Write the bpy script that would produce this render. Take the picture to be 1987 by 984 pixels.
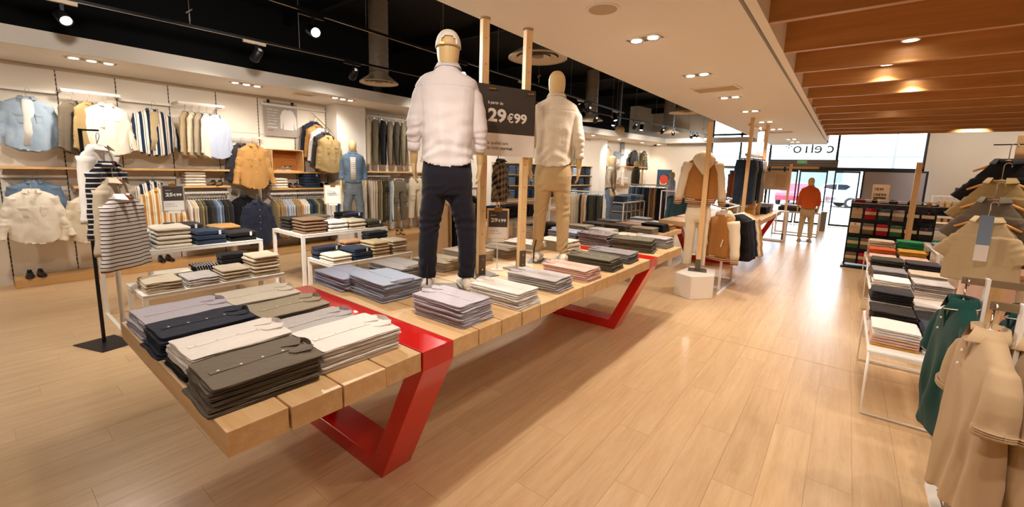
import bpy, bmesh, math, random
import numpy as np
from mathutils import Vector, Matrix, Euler, noise
from mathutils.bvhtree import BVHTree

for _o in list(bpy.data.objects):
    bpy.data.objects.remove(_o)
SC = bpy.context.scene
COL = SC.collection
PI = math.pi
RND = random.Random(7)

# ------------------------------------------------------------------ camera
YAW, PITCH, ROLL, FPX, CXP, CYP = -.66724, .146627, .0276616, 829.47, 982.94, 450.71
IW, IH = 1987.0, 984.0
_f = Vector((math.sin(YAW) * math.cos(PITCH), math.cos(YAW) * math.cos(PITCH), -math.sin(PITCH)))
_r = Vector((math.cos(YAW), -math.sin(YAW), 0))
_u = _r.cross(_f)
_r2 = math.cos(ROLL) * _r + math.sin(ROLL) * _u
_u2 = -math.sin(ROLL) * _r + math.cos(ROLL) * _u
cam_data = bpy.data.cameras.new('camera')
cam_data.sensor_fit = 'HORIZONTAL'
cam_data.sensor_width = 36.0
cam_data.lens = 36.0 * FPX / IW
cam_data.shift_x = (IW / 2 - CXP) / IW
cam_data.shift_y = (CYP - IH / 2) / IW
cam_data.clip_start = 0.05
cam_data.clip_end = 300
cam = bpy.data.objects.new('camera', cam_data)
COL.objects.link(cam)
_m = Matrix((_r2, _u2, -_f)).transposed().to_4x4()
_m.translation = Vector((0, 0, 1.8))
cam.matrix_world = _m
SC.camera = cam

# ------------------------------------------------------------------ world, exposure
w = bpy.data.worlds.new('overcast_sky')
SC.world = w
w.use_nodes = True
bg = w.node_tree.nodes['Background']
bg.inputs[0].default_value = (0.80, 0.90, 1.0, 1)
bg.inputs[1].default_value = 4.0
SC.view_settings.view_transform = 'Standard'
SC.view_settings.look = 'None'
SC.view_settings.gamma = 1.0
SC.view_settings.use_curve_mapping = False
SC.view_settings.exposure = 1.12
SC.cycles.max_bounces = 7
SC.cycles.diffuse_bounces = 4
SC.cycles.glossy_bounces = 3
SC.cycles.transmission_bounces = 4
SC.cycles.sample_clamp_indirect = 4.0
SC.cycles.caustics_reflective = False
SC.cycles.caustics_refractive = False
SC.cycles.blur_glossy = 1.0

WARM = (1.0, 0.885, 0.76)
SPOTC = (1.0, 0.93, 0.84)
P_DOWN, P_SPOT, P_WALL = 61.0, 112.0, 38.0     # watts of the recessed lamps, the track spots and the wall washers


# ------------------------------------------------------------------ colour and material helpers
def lin(c):
    if isinstance(c, str):
        c = c.lstrip('#')
        c = [int(c[i:i + 2], 16) / 255 for i in (0, 2, 4)]
        return tuple((x / 12.92 if x <= .04045 else ((x + .055) / 1.055) ** 2.4) for x in c) + (1,)
    return tuple(c)[:3] + (1,)


MATS = {}


class NT:
    def __init__(s, name):
        s.m = bpy.data.materials.new(name)
        s.m.use_nodes = True
        s.t = s.m.node_tree
        s.b = s.t.nodes['Principled BSDF']

    def n(s, typ, **kw):
        nd = s.t.nodes.new('ShaderNode' + typ)
        for k, v in kw.items():
            setattr(nd, k, v)
        return nd

    def l(s, a, b):
        s.t.links.new(a, b)

    def inp(s, nd, **kw):
        for k, v in kw.items():
            nd.inputs[k.replace('_', ' ')].default_value = v

    def mix(s, fac, a, b, mode='MIX'):
        nd = s.n('Mix', data_type='RGBA', blend_type=mode)
        for i, v in ((0, fac), (6, a), (7, b)):
            if hasattr(v, 'links'):
                s.l(v, nd.inputs[i])
            else:
                nd.inputs[i].default_value = v
        return nd.outputs[2]

    def math(s, op, a, b=None, c=None):
        nd = s.n('Math', operation=op)
        for i, v in enumerate((a, b, c)):
            if v is None:
                continue
            if hasattr(v, 'links'):
                s.l(v, nd.inputs[i])
            else:
                nd.inputs[i].default_value = v
        return nd.outputs[0]

    def noise(s, vec, scale, detail=2, rough=.5):
        nd = s.n('TexNoise')
        s.inp(nd, Scale=scale, Detail=detail, Roughness=rough)
        if vec is not None:
            s.l(vec, nd.inputs['Vector'])
        return nd.outputs[0]

    def coords(s, which='Object', scale=None):
        o = s.n('TexCoord').outputs[which]
        if scale:
            mp = s.n('Mapping')
            mp.inputs['Scale'].default_value = scale
            s.l(o, mp.inputs['Vector'])
            return mp.outputs[0]
        return o

    def bump(s, h, strength=.3, dist=.01):
        nd = s.n('Bump')
        s.inp(nd, Strength=strength, Distance=dist)
        s.l(h, nd.inputs['Height'])
        s.l(nd.outputs[0], s.b.inputs['Normal'])


def plain(name, col, rough=.5, metal=0.0, var=.04, emit=None, spec=.5, coat=0):
    if name in MATS:
        return MATS[name]
    t = NT(name)
    c = lin(col)
    v = t.noise(t.coords(), 3.0, 3)
    lo = tuple(x * (1 - var) for x in c[:3]) + (1,)
    hi = tuple(min(1, x * (1 + var)) for x in c[:3]) + (1,)
    t.l(t.mix(v, lo, hi), t.b.inputs['Base Color'])
    t.inp(t.b, Roughness=rough, Metallic=metal)
    t.b.inputs['Specular IOR Level'].default_value = spec
    t.b.inputs['Coat Weight'].default_value = coat
    if emit:
        t.b.inputs['Emission Color'].default_value = lin(emit[0])
        t.b.inputs['Emission Strength'].default_value = emit[1]
    MATS[name] = t.m
    return t.m


def fabric(name, col, col2=None, pattern=None, scale=1.0, wrinkle=.35, rough=.88, weave=900, axis='X'):
    """woven cloth; pattern: None, 'stripe' (bands along axis), 'breton' (thin lines over z), 'plaid', 'camo', 'denim'"""
    if name in MATS:
        return MATS[name]
    t = NT(name)
    c = lin(col)
    co = t.coords()
    big = t.noise(co, 2.5, 3)
    lo = tuple(x * .90 for x in c[:3]) + (1,)
    hi = tuple(min(1, x * 1.08) for x in c[:3]) + (1,)
    base = t.mix(big, lo, hi)
    if pattern:
        sx = t.n('SeparateXYZ')
        t.l(co, sx.inputs[0])
        c2 = lin(col2)
        if pattern in ('stripe', 'breton'):
            a = sx.outputs[{'X': 0, 'Y': 1, 'Z': 2}[axis]]
            fr = t.math('FRACT', t.math('MULTIPLY', a, scale))
            if pattern == 'breton':
                msk = t.math('LESS_THAN', fr, .26)
                base = t.mix(msk, base, c2)
            else:
                msk = t.math('LESS_THAN', fr, .42)
                base = t.mix(msk, base, c2)
                m2 = t.math('COMPARE', fr, .62, .035)
                base = t.mix(m2, base, tuple(x * .8 for x in c2[:3]) + (1,))
        elif pattern == 'plaid':
            fx = t.math('LESS_THAN', t.math('FRACT', t.math('MULTIPLY', sx.outputs[0], scale)), .5)
            fz = t.math('LESS_THAN', t.math('FRACT', t.math('MULTIPLY', t.math('ADD', sx.outputs[2], sx.outputs[1]), scale)), .5)
            f = t.math('MULTIPLY', t.math('ADD', fx, fz), .5)
            base = t.mix(f, base, c2)
        elif pattern == 'camo':
            nn = t.noise(co, scale, 2)
            rp = t.n('ValToRGB')
            rp.color_ramp.interpolation = 'CONSTANT'
            rp.color_ramp.elements[0].color = c
            rp.color_ramp.elements[1].color = c2
            rp.color_ramp.elements[1].position = .5
            t.l(nn, rp.inputs[0])
            base = rp.outputs[0]
        elif pattern == 'denim':
            nn = t.noise(co, 6, 4, .6)
            base = t.mix(nn, base, c2)
    t.l(base, t.b.inputs['Base Color'])
    t.inp(t.b, Roughness=rough)
    t.b.inputs['Specular IOR Level'].default_value = .15
    t.b.inputs['Sheen Weight'].default_value = .12
    t.b.inputs['Sheen Roughness'].default_value = .5
    w1 = t.noise(co, 9, 3, .55)
    w2 = t.noise(co, weave, 1)
    h = t.math('ADD', t.math('MULTIPLY', w1, 1.0), t.math('MULTIPLY', w2, .05))
    t.bump(h, wrinkle, .02)
    MATS[name] = t.m
    return t.m


def wood(name, col, col2, axis=1, ring=26.0, rough=.45, stretch=.06, var=.12, spec=.4):
    """axis: grain direction in object space (0 x, 1 y, 2 z)"""
    if name in MATS:
        return MATS[name]
    t = NT(name)
    sc = [1.0, 1.0, 1.0]
    sc[axis] = stretch
    co = t.coords('Object', sc)
    oi = t.n('ObjectInfo')
    cmb = t.n('CombineXYZ')
    rr = t.math('MULTIPLY', oi.outputs['Random'], 37.0)
    for i in range(3):
        t.l(rr, cmb.inputs[i])
    vm = t.n('VectorMath', operation='ADD')
    t.l(co, vm.inputs[0])
    t.l(cmb.outputs[0], vm.inputs[1])
    g = t.noise(vm.outputs[0], ring, 5, .62)
    g2 = t.noise(vm.outputs[0], ring * 7, 2, .5)
    f = t.math('ADD', t.math('MULTIPLY', g, .8), t.math('MULTIPLY', g2, .3))
    rp = t.n('ValToRGB')
    rp.color_ramp.elements[0].position = .35
    rp.color_ramp.elements[1].position = .72
    rp.color_ramp.elements[0].color = lin(col2)
    rp.color_ramp.elements[1].color = lin(col)
    t.l(f, rp.inputs[0])
    br = t.math('MULTIPLY_ADD', oi.outputs['Random'], var, 1 - var / 2)
    hs = t.n('HueSaturation')
    t.l(br, hs.inputs['Value'])
    t.l(rp.outputs[0], hs.inputs['Color'])
    t.l(hs.outputs[0], t.b.inputs['Base Color'])
    t.inp(t.b, Roughness=rough)
    t.b.inputs['Specular IOR Level'].default_value = spec
    t.bump(f, .08, .004)
    MATS[name] = t.m
    return t.m


# ------------------------------------------------------------------ mesh helpers
class MB:
    def __init__(s):
        s.v, s.f = [], []

    def add(s, vs, fs):
        o = len(s.v)
        s.v.extend(tuple(v) for v in vs)
        s.f.extend(tuple(i + o for i in f) for f in fs)
        return s

    def box(s, lo, hi, M=None):
        (x0, y0, z0), (x1, y1, z1) = lo, hi
        vs = [Vector(p) for p in ((x0, y0, z0), (x1, y0, z0), (x1, y1, z0), (x0, y1, z0), (x0, y0, z1), (x1, y0, z1), (x1, y1, z1), (x0, y1, z1))]
        if M is not None:
            vs = [M @ v for v in vs]
        return s.add(vs, [(0, 3, 2, 1), (4, 5, 6, 7), (0, 1, 5, 4), (1, 2, 6, 5), (2, 3, 7, 6), (3, 0, 4, 7)])

    def cbox(s, c, d, M=None):
        return s.box([c[i] - d[i] / 2 for i in range(3)], [c[i] + d[i] / 2 for i in range(3)], M)

    def bevbox(s, lo, hi, b, M=None):
        (x0, y0, z0), (x1, y1, z1) = lo, hi
        bm = bmesh.new()
        bmesh.ops.create_cube(bm, size=1)
        for v in bm.verts:
            v.co = Vector(((x0 + x1) / 2 + v.co.x * (x1 - x0), (y0 + y1) / 2 + v.co.y * (y1 - y0), (z0 + z1) / 2 + v.co.z * (z1 - z0)))
        bmesh.ops.bevel(bm, geom=bm.edges[:], offset=b, segments=2, affect='EDGES', profile=.5)
        bm.verts.index_update()
        vs = [(M @ v.co) if M is not None else v.co.copy() for v in bm.verts]
        fs = [tuple(v.index for v in f.verts) for f in bm.faces]
        bm.free()
        return s.add(vs, fs)

    def bar(s, p0, p1, wd, th, up=(0, 0, 1)):
        """rectangular bar from p0 to p1, wd across, th along up"""
        p0, p1 = Vector(p0), Vector(p1)
        d = (p1 - p0).normalized()
        u = Vector(up)
        if abs(d.dot(u)) > .98:
            u = Vector((0, 1, 0))
        a = d.cross(u).normalized()
        b = a.cross(d).normalized()
        vs = []
        for p in (p0, p1):
            for sa, sb in ((-1, -1), (1, -1), (1, 1), (-1, 1)):
                vs.append(p + a * sa * wd / 2 + b * sb * th / 2)
        return s.add(vs, [(0, 1, 2, 3), (7, 6, 5, 4), (0, 4, 5, 1), (1, 5, 6, 2), (2, 6, 7, 3), (3, 7, 4, 0)])

    def tube(s, pts, r, n=8, cap=True):
        pts = [Vector(p) for p in pts]
        rs = r if isinstance(r, (list, tuple)) else [r] * len(pts)
        rings = []
        a = None
        for i, p in enumerate(pts):
            d = (pts[min(i + 1, len(pts) - 1)] - pts[max(i - 1, 0)])
            if d.length < 1e-9:
                d = Vector((0, 0, 1))
            d.normalize()
            if a is None:
                a = d.cross(Vector((0, 0, 1)))
                if a.length < .1:
                    a = d.cross(Vector((1, 0, 0)))
            else:
                a = a - d * a.dot(d)
            a.normalize()
            b = d.cross(a)
            rings.append([p + (a * math.cos(2 * PI * k / n) + b * math.sin(2 * PI * k / n)) * rs[i] for k in range(n)])
        return s.loft(rings, cap)

    def loft(s, rings, cap=True, close=True):
        n = len(rings[0])
        vs = [v for r in rings for v in r]
        fs = []
        for i in range(len(rings) - 1):
            for k in range(n if close else n - 1):
                k2 = (k + 1) % n
                fs.append((i * n + k, i * n + k2, (i + 1) * n + k2, (i + 1) * n + k))
        if cap:
            fs.append(tuple(range(n - 1, -1, -1)))
            fs.append(tuple((len(rings) - 1) * n + k for k in range(n)))
        return s.add(vs, fs)

    def cyl(s, c, r, h, n=24, r2=None):
        r2 = r if r2 is None else r2
        return s.loft([[(c[0] + q * math.cos(2 * PI * k / n), c[1] + q * math.sin(2 * PI * k / n), z) for k in range(n)] for q, z in ((r, c[2]), (r2, c[2] + h))])

    def lathe(s, prof, c=(0, 0, 0), n=28, cap=False):
        return s.loft([[(c[0] + q * math.cos(2 * PI * k / n), c[1] + q * math.sin(2 * PI * k / n), c[2] + z) for k in range(n)] for q, z in prof], cap)

    def ell(s, c, r, n=14, m=9):
        rings = []
        for i in range(m + 1):
            t = -PI / 2 + PI * i / m
            q = max(math.cos(t), 1e-3)
            rings.append([(c[0] + r[0] * q * math.cos(2 * PI * k / n), c[1] + r[1] * q * math.sin(2 * PI * k / n), c[2] + r[2] * math.sin(t)) for k in range(n)])
        return s.loft(rings)

    def prism(s, poly, lo, hi, plane='xy'):
        """extrude a 2d polygon from lo to hi along the axis left out of plane"""
        def P(a, b, h):
            return {'xy': (a, b, h), 'xz': (a, h, b), 'yz': (h, a, b)}[plane]
        n = len(poly)
        vs = [P(a, b, lo) for a, b in poly] + [P(a, b, hi) for a, b in poly]
        fs = [tuple(range(n - 1, -1, -1)), tuple(range(n, 2 * n))] + [(k, (k + 1) % n, n + (k + 1) % n, n + k) for k in range(n)]
        return s.add(vs, fs)

    def mesh(s, name, smooth=False):
        me = bpy.data.meshes.new(name)
        me.from_pydata([tuple(v) for v in s.v], [], s.f)
        bm = bmesh.new()
        bm.from_mesh(me)
        bmesh.ops.recalc_face_normals(bm, faces=bm.faces[:])
        bm.to_mesh(me)
        bm.free()
        if smooth:
            me.polygons.foreach_set('use_smooth', [True] * len(me.polygons))
        return me

    def build(s, name, m, parent=None, smooth=False):
        return link(name, s.mesh(name, smooth), m, parent)


def link(name, me, m, parent=None, own=False):
    """own: keep the material on the object so alike things can share mesh data"""
    o = bpy.data.objects.new(name, me)
    if m is not None:
        if not me.materials:
            me.materials.append(m)
        elif me.materials[0] != m or own:
            o.material_slots[0].link = 'OBJECT'
            o.material_slots[0].material = m
    COL.objects.link(o)
    if parent:
        o.parent = parent
    return o


def smooth_angle(me, deg=40):
    me.polygons.foreach_set('use_smooth', [True] * len(me.polygons))
    try:
        me.set_sharp_from_angle(angle=math.radians(deg))
    except Exception:
        pass
    return me


def tag(o, label, cat, group=None, kind=None):
    if label:
        o['label'] = label
    if cat:
        o['category'] = cat
    if group:
        o['group'] = group
    if kind:
        o['kind'] = kind
    return o


def thing(name, label, cat, loc=(0, 0, 0), rotz=0.0, group=None):
    o = bpy.data.objects.new(name, None)
    o.empty_display_size = .05
    COL.objects.link(o)
    o.location = loc
    o.rotation_euler = (0, 0, rotz)
    return tag(o, label, cat, group)


def struct(name, mb, m, parent=None, smooth=False):
    o = mb.build(name, m, parent, smooth)
    if parent is None:
        o['kind'] = 'structure'
    return o


def remeshed(mb, voxel, name, smooth_it=2, post=None, wrinkle=None):
    """join overlapping lofts into one continuous skin"""
    me = mb.mesh(name)
    o = bpy.data.objects.new('tmp', me)
    COL.objects.link(o)
    md = o.modifiers.new('r', 'REMESH')
    md.mode = 'VOXEL'
    md.voxel_size = voxel
    if smooth_it:
        sm = o.modifiers.new('s', 'SMOOTH')
        sm.iterations = smooth_it
        sm.factor = .5
    dg = bpy.context.evaluated_depsgraph_get()
    out = bpy.data.meshes.new_from_object(o.evaluated_get(dg))
    bpy.data.objects.remove(o)
    bpy.data.meshes.remove(me)
    out.name = name
    if wrinkle:
        n = len(out.vertices)
        co = np.empty(n * 3)
        no = np.empty(n * 3)
        out.vertices.foreach_get('co', co)
        out.vertices.foreach_get('normal', no)
        co = co.reshape(-1, 3)
        no = no.reshape(-1, 3)
        co = co + no * wrinkle(co)[:, None]
        out.vertices.foreach_set('co', co.ravel())
    out.polygons.foreach_set('use_smooth', [True] * len(out.polygons))
    return out


def text_mesh(body, size, bold=0.0, align='LEFT', extrude=.0008, spacing=1.0, scale_x=1.0):
    cu = bpy.data.curves.new('t', 'FONT')
    cu.body = body
    cu.size = size
    cu.offset = bold
    cu.extrude = extrude
    cu.align_x = align
    cu.space_character = spacing
    cu.resolution_u = 3
    o = bpy.data.objects.new('t', cu)
    COL.objects.link(o)
    dg = bpy.context.evaluated_depsgraph_get()
    me = bpy.data.meshes.new_from_object(o.evaluated_get(dg))
    bpy.data.objects.remove(o)
    bpy.data.curves.remove(cu)
    if scale_x != 1.0:
        for v in me.vertices:
            v.co.x *= scale_x
    return me


def text_on(parent, body, size, m, x, z, y=0.0, bold=0.0, align='LEFT', name='lettering', flip=False):
    """flat print standing on the x-z face of parent, read from -y"""
    me = text_mesh(body, size, bold, align)
    o = link(name, me, m, parent)
    o.rotation_euler = (PI / 2, 0, 0)
    o.location = (x, y, z)
    return o


def spot_light(name, loc, target, power, color, size_deg=60, blend=.6, radius=.05):
    d = bpy.data.lights.new(name, 'SPOT')
    d.energy = power
    d.color = color
    d.spot_size = math.radians(size_deg)
    d.spot_blend = blend
    d.shadow_soft_size = radius
    o = bpy.data.objects.new(name, d)
    COL.objects.link(o)
    o.location = loc
    o.rotation_euler = (Vector(target) - Vector(loc)).to_track_quat('-Z', 'Y').to_euler()
    return o


# ------------------------------------------------------------------ shared materials
M_WHITE_WALL = plain('white_paint_wall', '#f1eae0', .75, var=.02)
M_CEIL = plain('white_paint_ceiling', '#f6f1ea', .8, var=.015)
M_BLACK = plain('black_paint', '#06070b', .85, var=.1)
M_WHITE_METAL = plain('white_powder_metal', '#ece6dd', .4, var=.02)
M_BLACK_METAL = plain('black_metal', '#15151a', .45, .3)
M_GREY_METAL = plain('galvanised_metal', '#b3ab9f', .45, .3, var=.12)
M_CHROME = plain('chrome', '#d8d4cd', .2, 1.0)
M_RED = plain('red_gloss_paint', '#d3150f', .22, var=.02, coat=.4)
M_OAK = wood('oak_slat', '#e4c294', '#d2a873', axis=0, ring=20)
M_OAK_Z = wood('oak_upright', '#ecca98', '#dcb078', axis=2, ring=24)
M_OAK_Y = wood('oak_shelf', '#e0b57c', '#cc9a5f', axis=1, ring=20)
M_OAK_X = wood('oak_shelf_cross', '#e0b57c', '#cc9a5f', axis=0, ring=20)
M_BEAM = wood('oak_beam', '#cf9a62', '#b5804a', axis=0, ring=14, stretch=.05)
M_GREYPLATE = plain('bronze_grey_plate', '#6b6156', .5, .5)
M_LAMPGLOW = plain('lamp_glow', '#ffffff', .5, emit=('#fff0da', 14.0))
M_DARKSLOT = plain('dark_recess', '#3a332b', .8)
M_PRINT_DARK = plain('sign_charcoal', '#443e3b', .55)
M_PRINT_WHITE = plain('sign_white', '#efe8e2', .55)
M_TXT_WHITE = plain('print_white', '#f6f2ec', .6)
M_TXT_DARK = plain('print_dark', '#3a3530', .6)
M_HANGER_W = plain('white_hanger_plastic', '#efe6da', .4)
M_HANGER_O = wood('wooden_hanger', '#dca35c', '#c3843c', axis=0, ring=30)
M_MANN = plain('mannequin_cream', '#d9bb86', .55, var=.02)
M_SHOE_BLACK = plain('black_leather', '#17130f', .35)
# ================================================================== the building
FRONT = 20.0      # inner face of the shop front
ROOF = 4.7

# floor: slab with planks laid on it (length along y)
mb = MB().box((-10, -4, -.12), (8, 22.5, -.003))
floor = struct('floor', mb, plain('floor_screed', '#b8915f', .7))


def plank_material():
    t = NT('oak_floor_plank')
    geo = t.n('NewGeometry')
    sx = t.n('SeparateXYZ')
    t.l(geo.outputs['Position'], sx.inputs[0])
    row = t.math('FLOOR', t.math('DIVIDE', sx.outputs[0], .22))
    off = t.math('MULTIPLY', t.math('FRACT', t.math('MULTIPLY', row, .37)), 1.5)
    colm = t.math('FLOOR', t.math('DIVIDE', t.math('ADD', sx.outputs[1], off), 1.5))
    cmb = t.n('CombineXYZ')
    t.l(row, cmb.inputs[0])
    t.l(colm, cmb.inputs[1])
    wn = t.n('TexWhiteNoise', noise_dimensions='3D')
    t.l(cmb.outputs[0], wn.inputs[0])
    mp = t.n('Mapping')
    mp.inputs['Scale'].default_value = (1, .07, 1)
    t.l(geo.outputs['Position'], mp.inputs['Vector'])
    sh = t.n('VectorMath', operation='MULTIPLY_ADD')
    t.l(wn.outputs['Color'], sh.inputs[0])
    sh.inputs[1].default_value = (9, 9, 9)
    t.l(mp.outputs[0], sh.inputs[2])
    g = t.noise(sh.outputs[0], 22, 6, .62)
    g2 = t.noise(sh.outputs[0], 170, 2)
    f = t.math('ADD', t.math('MULTIPLY', g, .75), t.math('MULTIPLY', g2, .28))
    rp = t.n('ValToRGB')
    rp.color_ramp.elements[0].position = .3
    rp.color_ramp.elements[1].position = .75
    rp.color_ramp.elements[0].color = lin('#bd9870')
    rp.color_ramp.elements[1].color = lin('#d6b88f')
    t.l(f, rp.inputs[0])
    hs = t.n('HueSaturation')
    t.l(t.math('MULTIPLY_ADD', wn.outputs['Value'], .09, .955), hs.inputs['Value'])
    t.l(rp.outputs[0], hs.inputs['Color'])
    t.l(hs.outputs[0], t.b.inputs['Base Color'])
    t.inp(t.b, Roughness=.28)
    t.b.inputs['Specular IOR Level'].default_value = .45
    t.bump(f, .05, .003)
    return t.m


M_PLANK = plank_material()
_cells = []
for r in range(-43, 36):
    off = ((r * .37) % 1.0) * 1.5
    for k in range(-3, 16):
        y0 = k * 1.5 - off
        if y0 + 1.5 < -1.0 or y0 > FRONT + 1:
            continue
        _cells.append((math.hypot(r * .22 + .11, y0 + .75), r, y0))
# planks the camera can see, the nearest 300 as single pieces
_fx, _fy = math.sin(YAW), math.cos(YAW)


def _seen(x, y):
    c = x * _fx + y * _fy
    s_ = x * _fy - y * _fx
    return c > .2 and abs(s_) < 1.32 * c + .6 and (c > 1.0)


_vis = sorted(c for c in _cells if _seen(c[1] * .22 + .11, c[2] + .75))
_near = set((c[1], c[2]) for c in _vis[:300])
pm = MB().box((.0007, .0007, -.003), (.2193, 1.4993, 0)).mesh('plank')
pm.materials.append(M_PLANK)
rest = MB()
for _, r, y0 in _cells:
    if (r, y0) in _near:
        o = bpy.data.objects.new('plank', pm)
        COL.objects.link(o)
        o.location = (r * .22, y0, 0)
        o.parent = floor
    else:
        rest.box((r * .22 + .0007, y0 + .0007, -.003), (r * .22 + .2193, y0 + 1.4993, 0))
o = rest.build('plank_field', M_PLANK, floor)
o['kind'] = 'stuff'
# the brass-thin joint profile that crosses the aisle
o = MB().box((-1.2, 5.02, 0), (.6, 5.035, .0015)).build('floor_joint', plain('joint_profile', '#cdb18c', .4, .4), floor)

# ceilings
struct('ceiling_black', MB().box((-10, -4.2, ROOF), (8.2, FRONT + .25, ROOF + .1)), M_BLACK)
M_ROOFRIB = plain('black_steel_rib', '#0b0c11', .7)
_cb = bpy.data.objects['ceiling_black']
for k in range(9):
    y = -1 + k * 2.6
    MB().box((-9.6, y, ROOF - .22), (-.8, y + .1, ROOF)).build('roof_beam', M_ROOFRIB, _cb)
BAND0, BAND1, BANDY = -2.49, -.735, 19.6
cw = struct('ceiling_white', MB().box((BAND0, -4, 3.0), (BAND1, BANDY, 3.16)), M_CEIL)
MB().box((BAND1, -4, 3.06), (BAND1 + .03, BANDY, 3.10)).build('shadow_gap', M_DARKSLOT, cw)
MB().box((BAND1 + .03, -4, 3.0), (BAND1 + .10, 17.6, 3.32)).build('fascia', M_CEIL, cw)
struct('wall_bulkhead', MB().box((BAND0, -4, 3.16), (BAND0 + .08, BANDY, ROOF)), M_BLACK)

# timber lattice over the aisle
cl = struct('ceiling_lattice', MB().box((-.62, -4, 3.36), (8, 17.6, 3.46)), plain('lattice_soffit', '#d9b48a', .8))
bmesh_beam = MB().bevbox((0, -.03, 0), (8.4, .03, .30), .004).mesh('beam')
bmesh_beam.materials.append(M_BEAM)
for k in range(15):
    y = 1.02 + k * 1.03 if k < 20 else 0
    o = bpy.data.objects.new('beam', bmesh_beam)
    COL.objects.link(o)
    o.location = (-.64, y, 3.0)
    o.parent = cl
lm = MB().lathe([(.055, 0), (.055, -.012), (.045, -.012), (.045, -.004), (.0, -.004)], n=20).mesh('recessed_lamp', True)
for i, (x, y) in enumerate(((.328, 5.95), (.204, 7.03), (.537, 8.08), (1.6, 4.6), (2.2, 6.6), (.5, 11.0), (2.4, 9.7), (1.2, 13.9))):  # lamps listed after the small one are unseen, added to brighten the shop
    t = thing('ceiling_downlight', 'round lamp hung between the timber beams, ' + ['nearest with a glowing face', 'second along the aisle side', 'small one third along the aisle', 'added fill nearest to the polo rack', 'added fill above the beige tops rail', 'added fill above the sock rack', 'added fill above the rail behind the T-shirt post', 'added fill farthest towards the shop front'][i], 'lamp', (x, y, 3.36), group='downlights in the timber ceiling')
    MB().lathe([(.075, 0), (.075, -.195), (.06, -.195), (.06, 0)], n=20).build('housing', M_WHITE_METAL, t, True)
    MB().cyl((0, 0, -.193), .058, .004, 20).build('bulb', M_LAMPGLOW, t)
    spot_light('downlight_and_fill_beam', (x, y, 3.36 - .215), (x, y, 0), P_DOWN * .8, WARM, 115, .7, .06)
for x, y in ((.7, .6), (.2, 2.2), (1.9, 1.4), (2.6, 3.2)):  # unseen lamps without housings, added to brighten the polo rack
    spot_light('downlight_and_fill_beam', (x, y, 3.2), (x, y + .6, 0), P_DOWN * .8, WARM, 115, .7, .06)
for x, y, a in ((3.2, 17.4, (3.4, 20, 2.3)), (5.6, 17.4, (5.8, 20, 2.0)), (2.3, 15.0, (2.0, 16.4, 1.2)), (3.0, 12.0, (2.4, 12.6, .8))):
    spot_light('downlight_and_fill_beam', (x, y, 3.2), a, P_DOWN * 1.2, WARM, 95, .5, .06)
t = thing('smoke_detector', 'small wedge-shaped white sensor hung between the timber beams', 'sensor', (.75, 7.2, 3.36))
MB().prism([(-.09, 0), (.09, 0), (.06, -.05), (-.03, -.09)], -.03, .03, 'xz').build('sensor_body', M_WHITE_METAL, t)

# walls --------------------------------------------------------------------------------------------
WX = -9.1                 # left wall, parallel part; bends inwards behind
BEND = (WX, 9.0)
CORN = (-7.35, FRONT)
ang = math.atan2(CORN[0] - WX, FRONT - 9.0)


def wpt(s):
    """point on the slanting part of the left wall at y = s"""
    return (WX + (CORN[0] - WX) * (s - 9.0) / (FRONT - 9.0), s)


wl = struct('wall_left', MB().prism([(WX - .25, -4), (WX, -4), BEND, CORN, (CORN[0] - .3, FRONT), (WX - .25, 9.0)], 0, ROOF), M_WHITE_WALL)
struct('wall_back', MB().box((-10, -4.2, 0), (8.2, -4.0, ROOF)), M_WHITE_WALL)
struct('wall_right', MB().box((8.0, -4, 0), (8.2, FRONT, ROOF)), M_WHITE_WALL)
# shop front: left pier, right pier, piece over the glass
WL_, WR_ = -4.75, 1.95
M_FRONTWALL = plain('cream_wall_paint', '#e9dccb', .8, var=.02)
wf = struct('wall_front', MB().box((-7.6, FRONT, 0), (WL_, FRONT + .25, ROOF)).box((WR_, FRONT, 0), (8.2, FRONT + .25, ROOF)).box((WL_, FRONT, 4.2), (WR_, FRONT + .25, ROOF)), M_FRONTWALL)
# soffit along the left wall and the front
S0, S1 = -7.62, -6.25
sof = struct('ceiling_soffit', MB().prism([(WX - .2, -4), (S0, -4), (S0, 7.5), (S1, 18.6), (-2.6, 18.6), (-2.6, 19.0), (-6.6, 19.0), (-6.6, FRONT + .1), (CORN[0] - .3, FRONT + .1), (WX - .2, 9.0)], 3.07, 3.26), M_CEIL)
MB().prism([(S0 - .01, -4), (S0 + .02, -4), (S0 + .02, 7.5), (S1 + .02, 18.58), (S1 - .01, 18.58), (S0 - .01, 7.5)], 3.06, 3.26).build('fascia', plain('fascia_paint', '#efe6da', .8), sof)
# cornice strip painted darker for the shade at the top of the display panels
MB().box((WX, -2, 3.02), (WX + .06, 5.05, 3.07)).build('cornice_shade', plain('cornice_shade_paint', '#cdb99f', .8), wl)

struct('wall_upper_black', MB().prism([(WX, -4), (WX + .06, -4), (WX + .06, 9.0), (CORN[0] + .06, 17.2), (CORN[0] - .3, 17.2), (WX, 9.0)], 3.26, ROOF), M_BLACK)
struct('wall_back_black', MB().box((-10, -4.0, 3.2), (BAND0, -3.95, ROOF)), M_BLACK)
# white columns
struct('pillar_near_trousers', MB().box((-9.1, 5.03, 0), (-8.62, 5.72, 3.07)), M_WHITE_WALL)
_p = wpt(15.7)
struct('pillar_far_wall', MB().box((_p[0] - .1, 15.35, 0), (_p[0] + .42, 15.95, 3.07)), M_WHITE_WALL)

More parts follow.
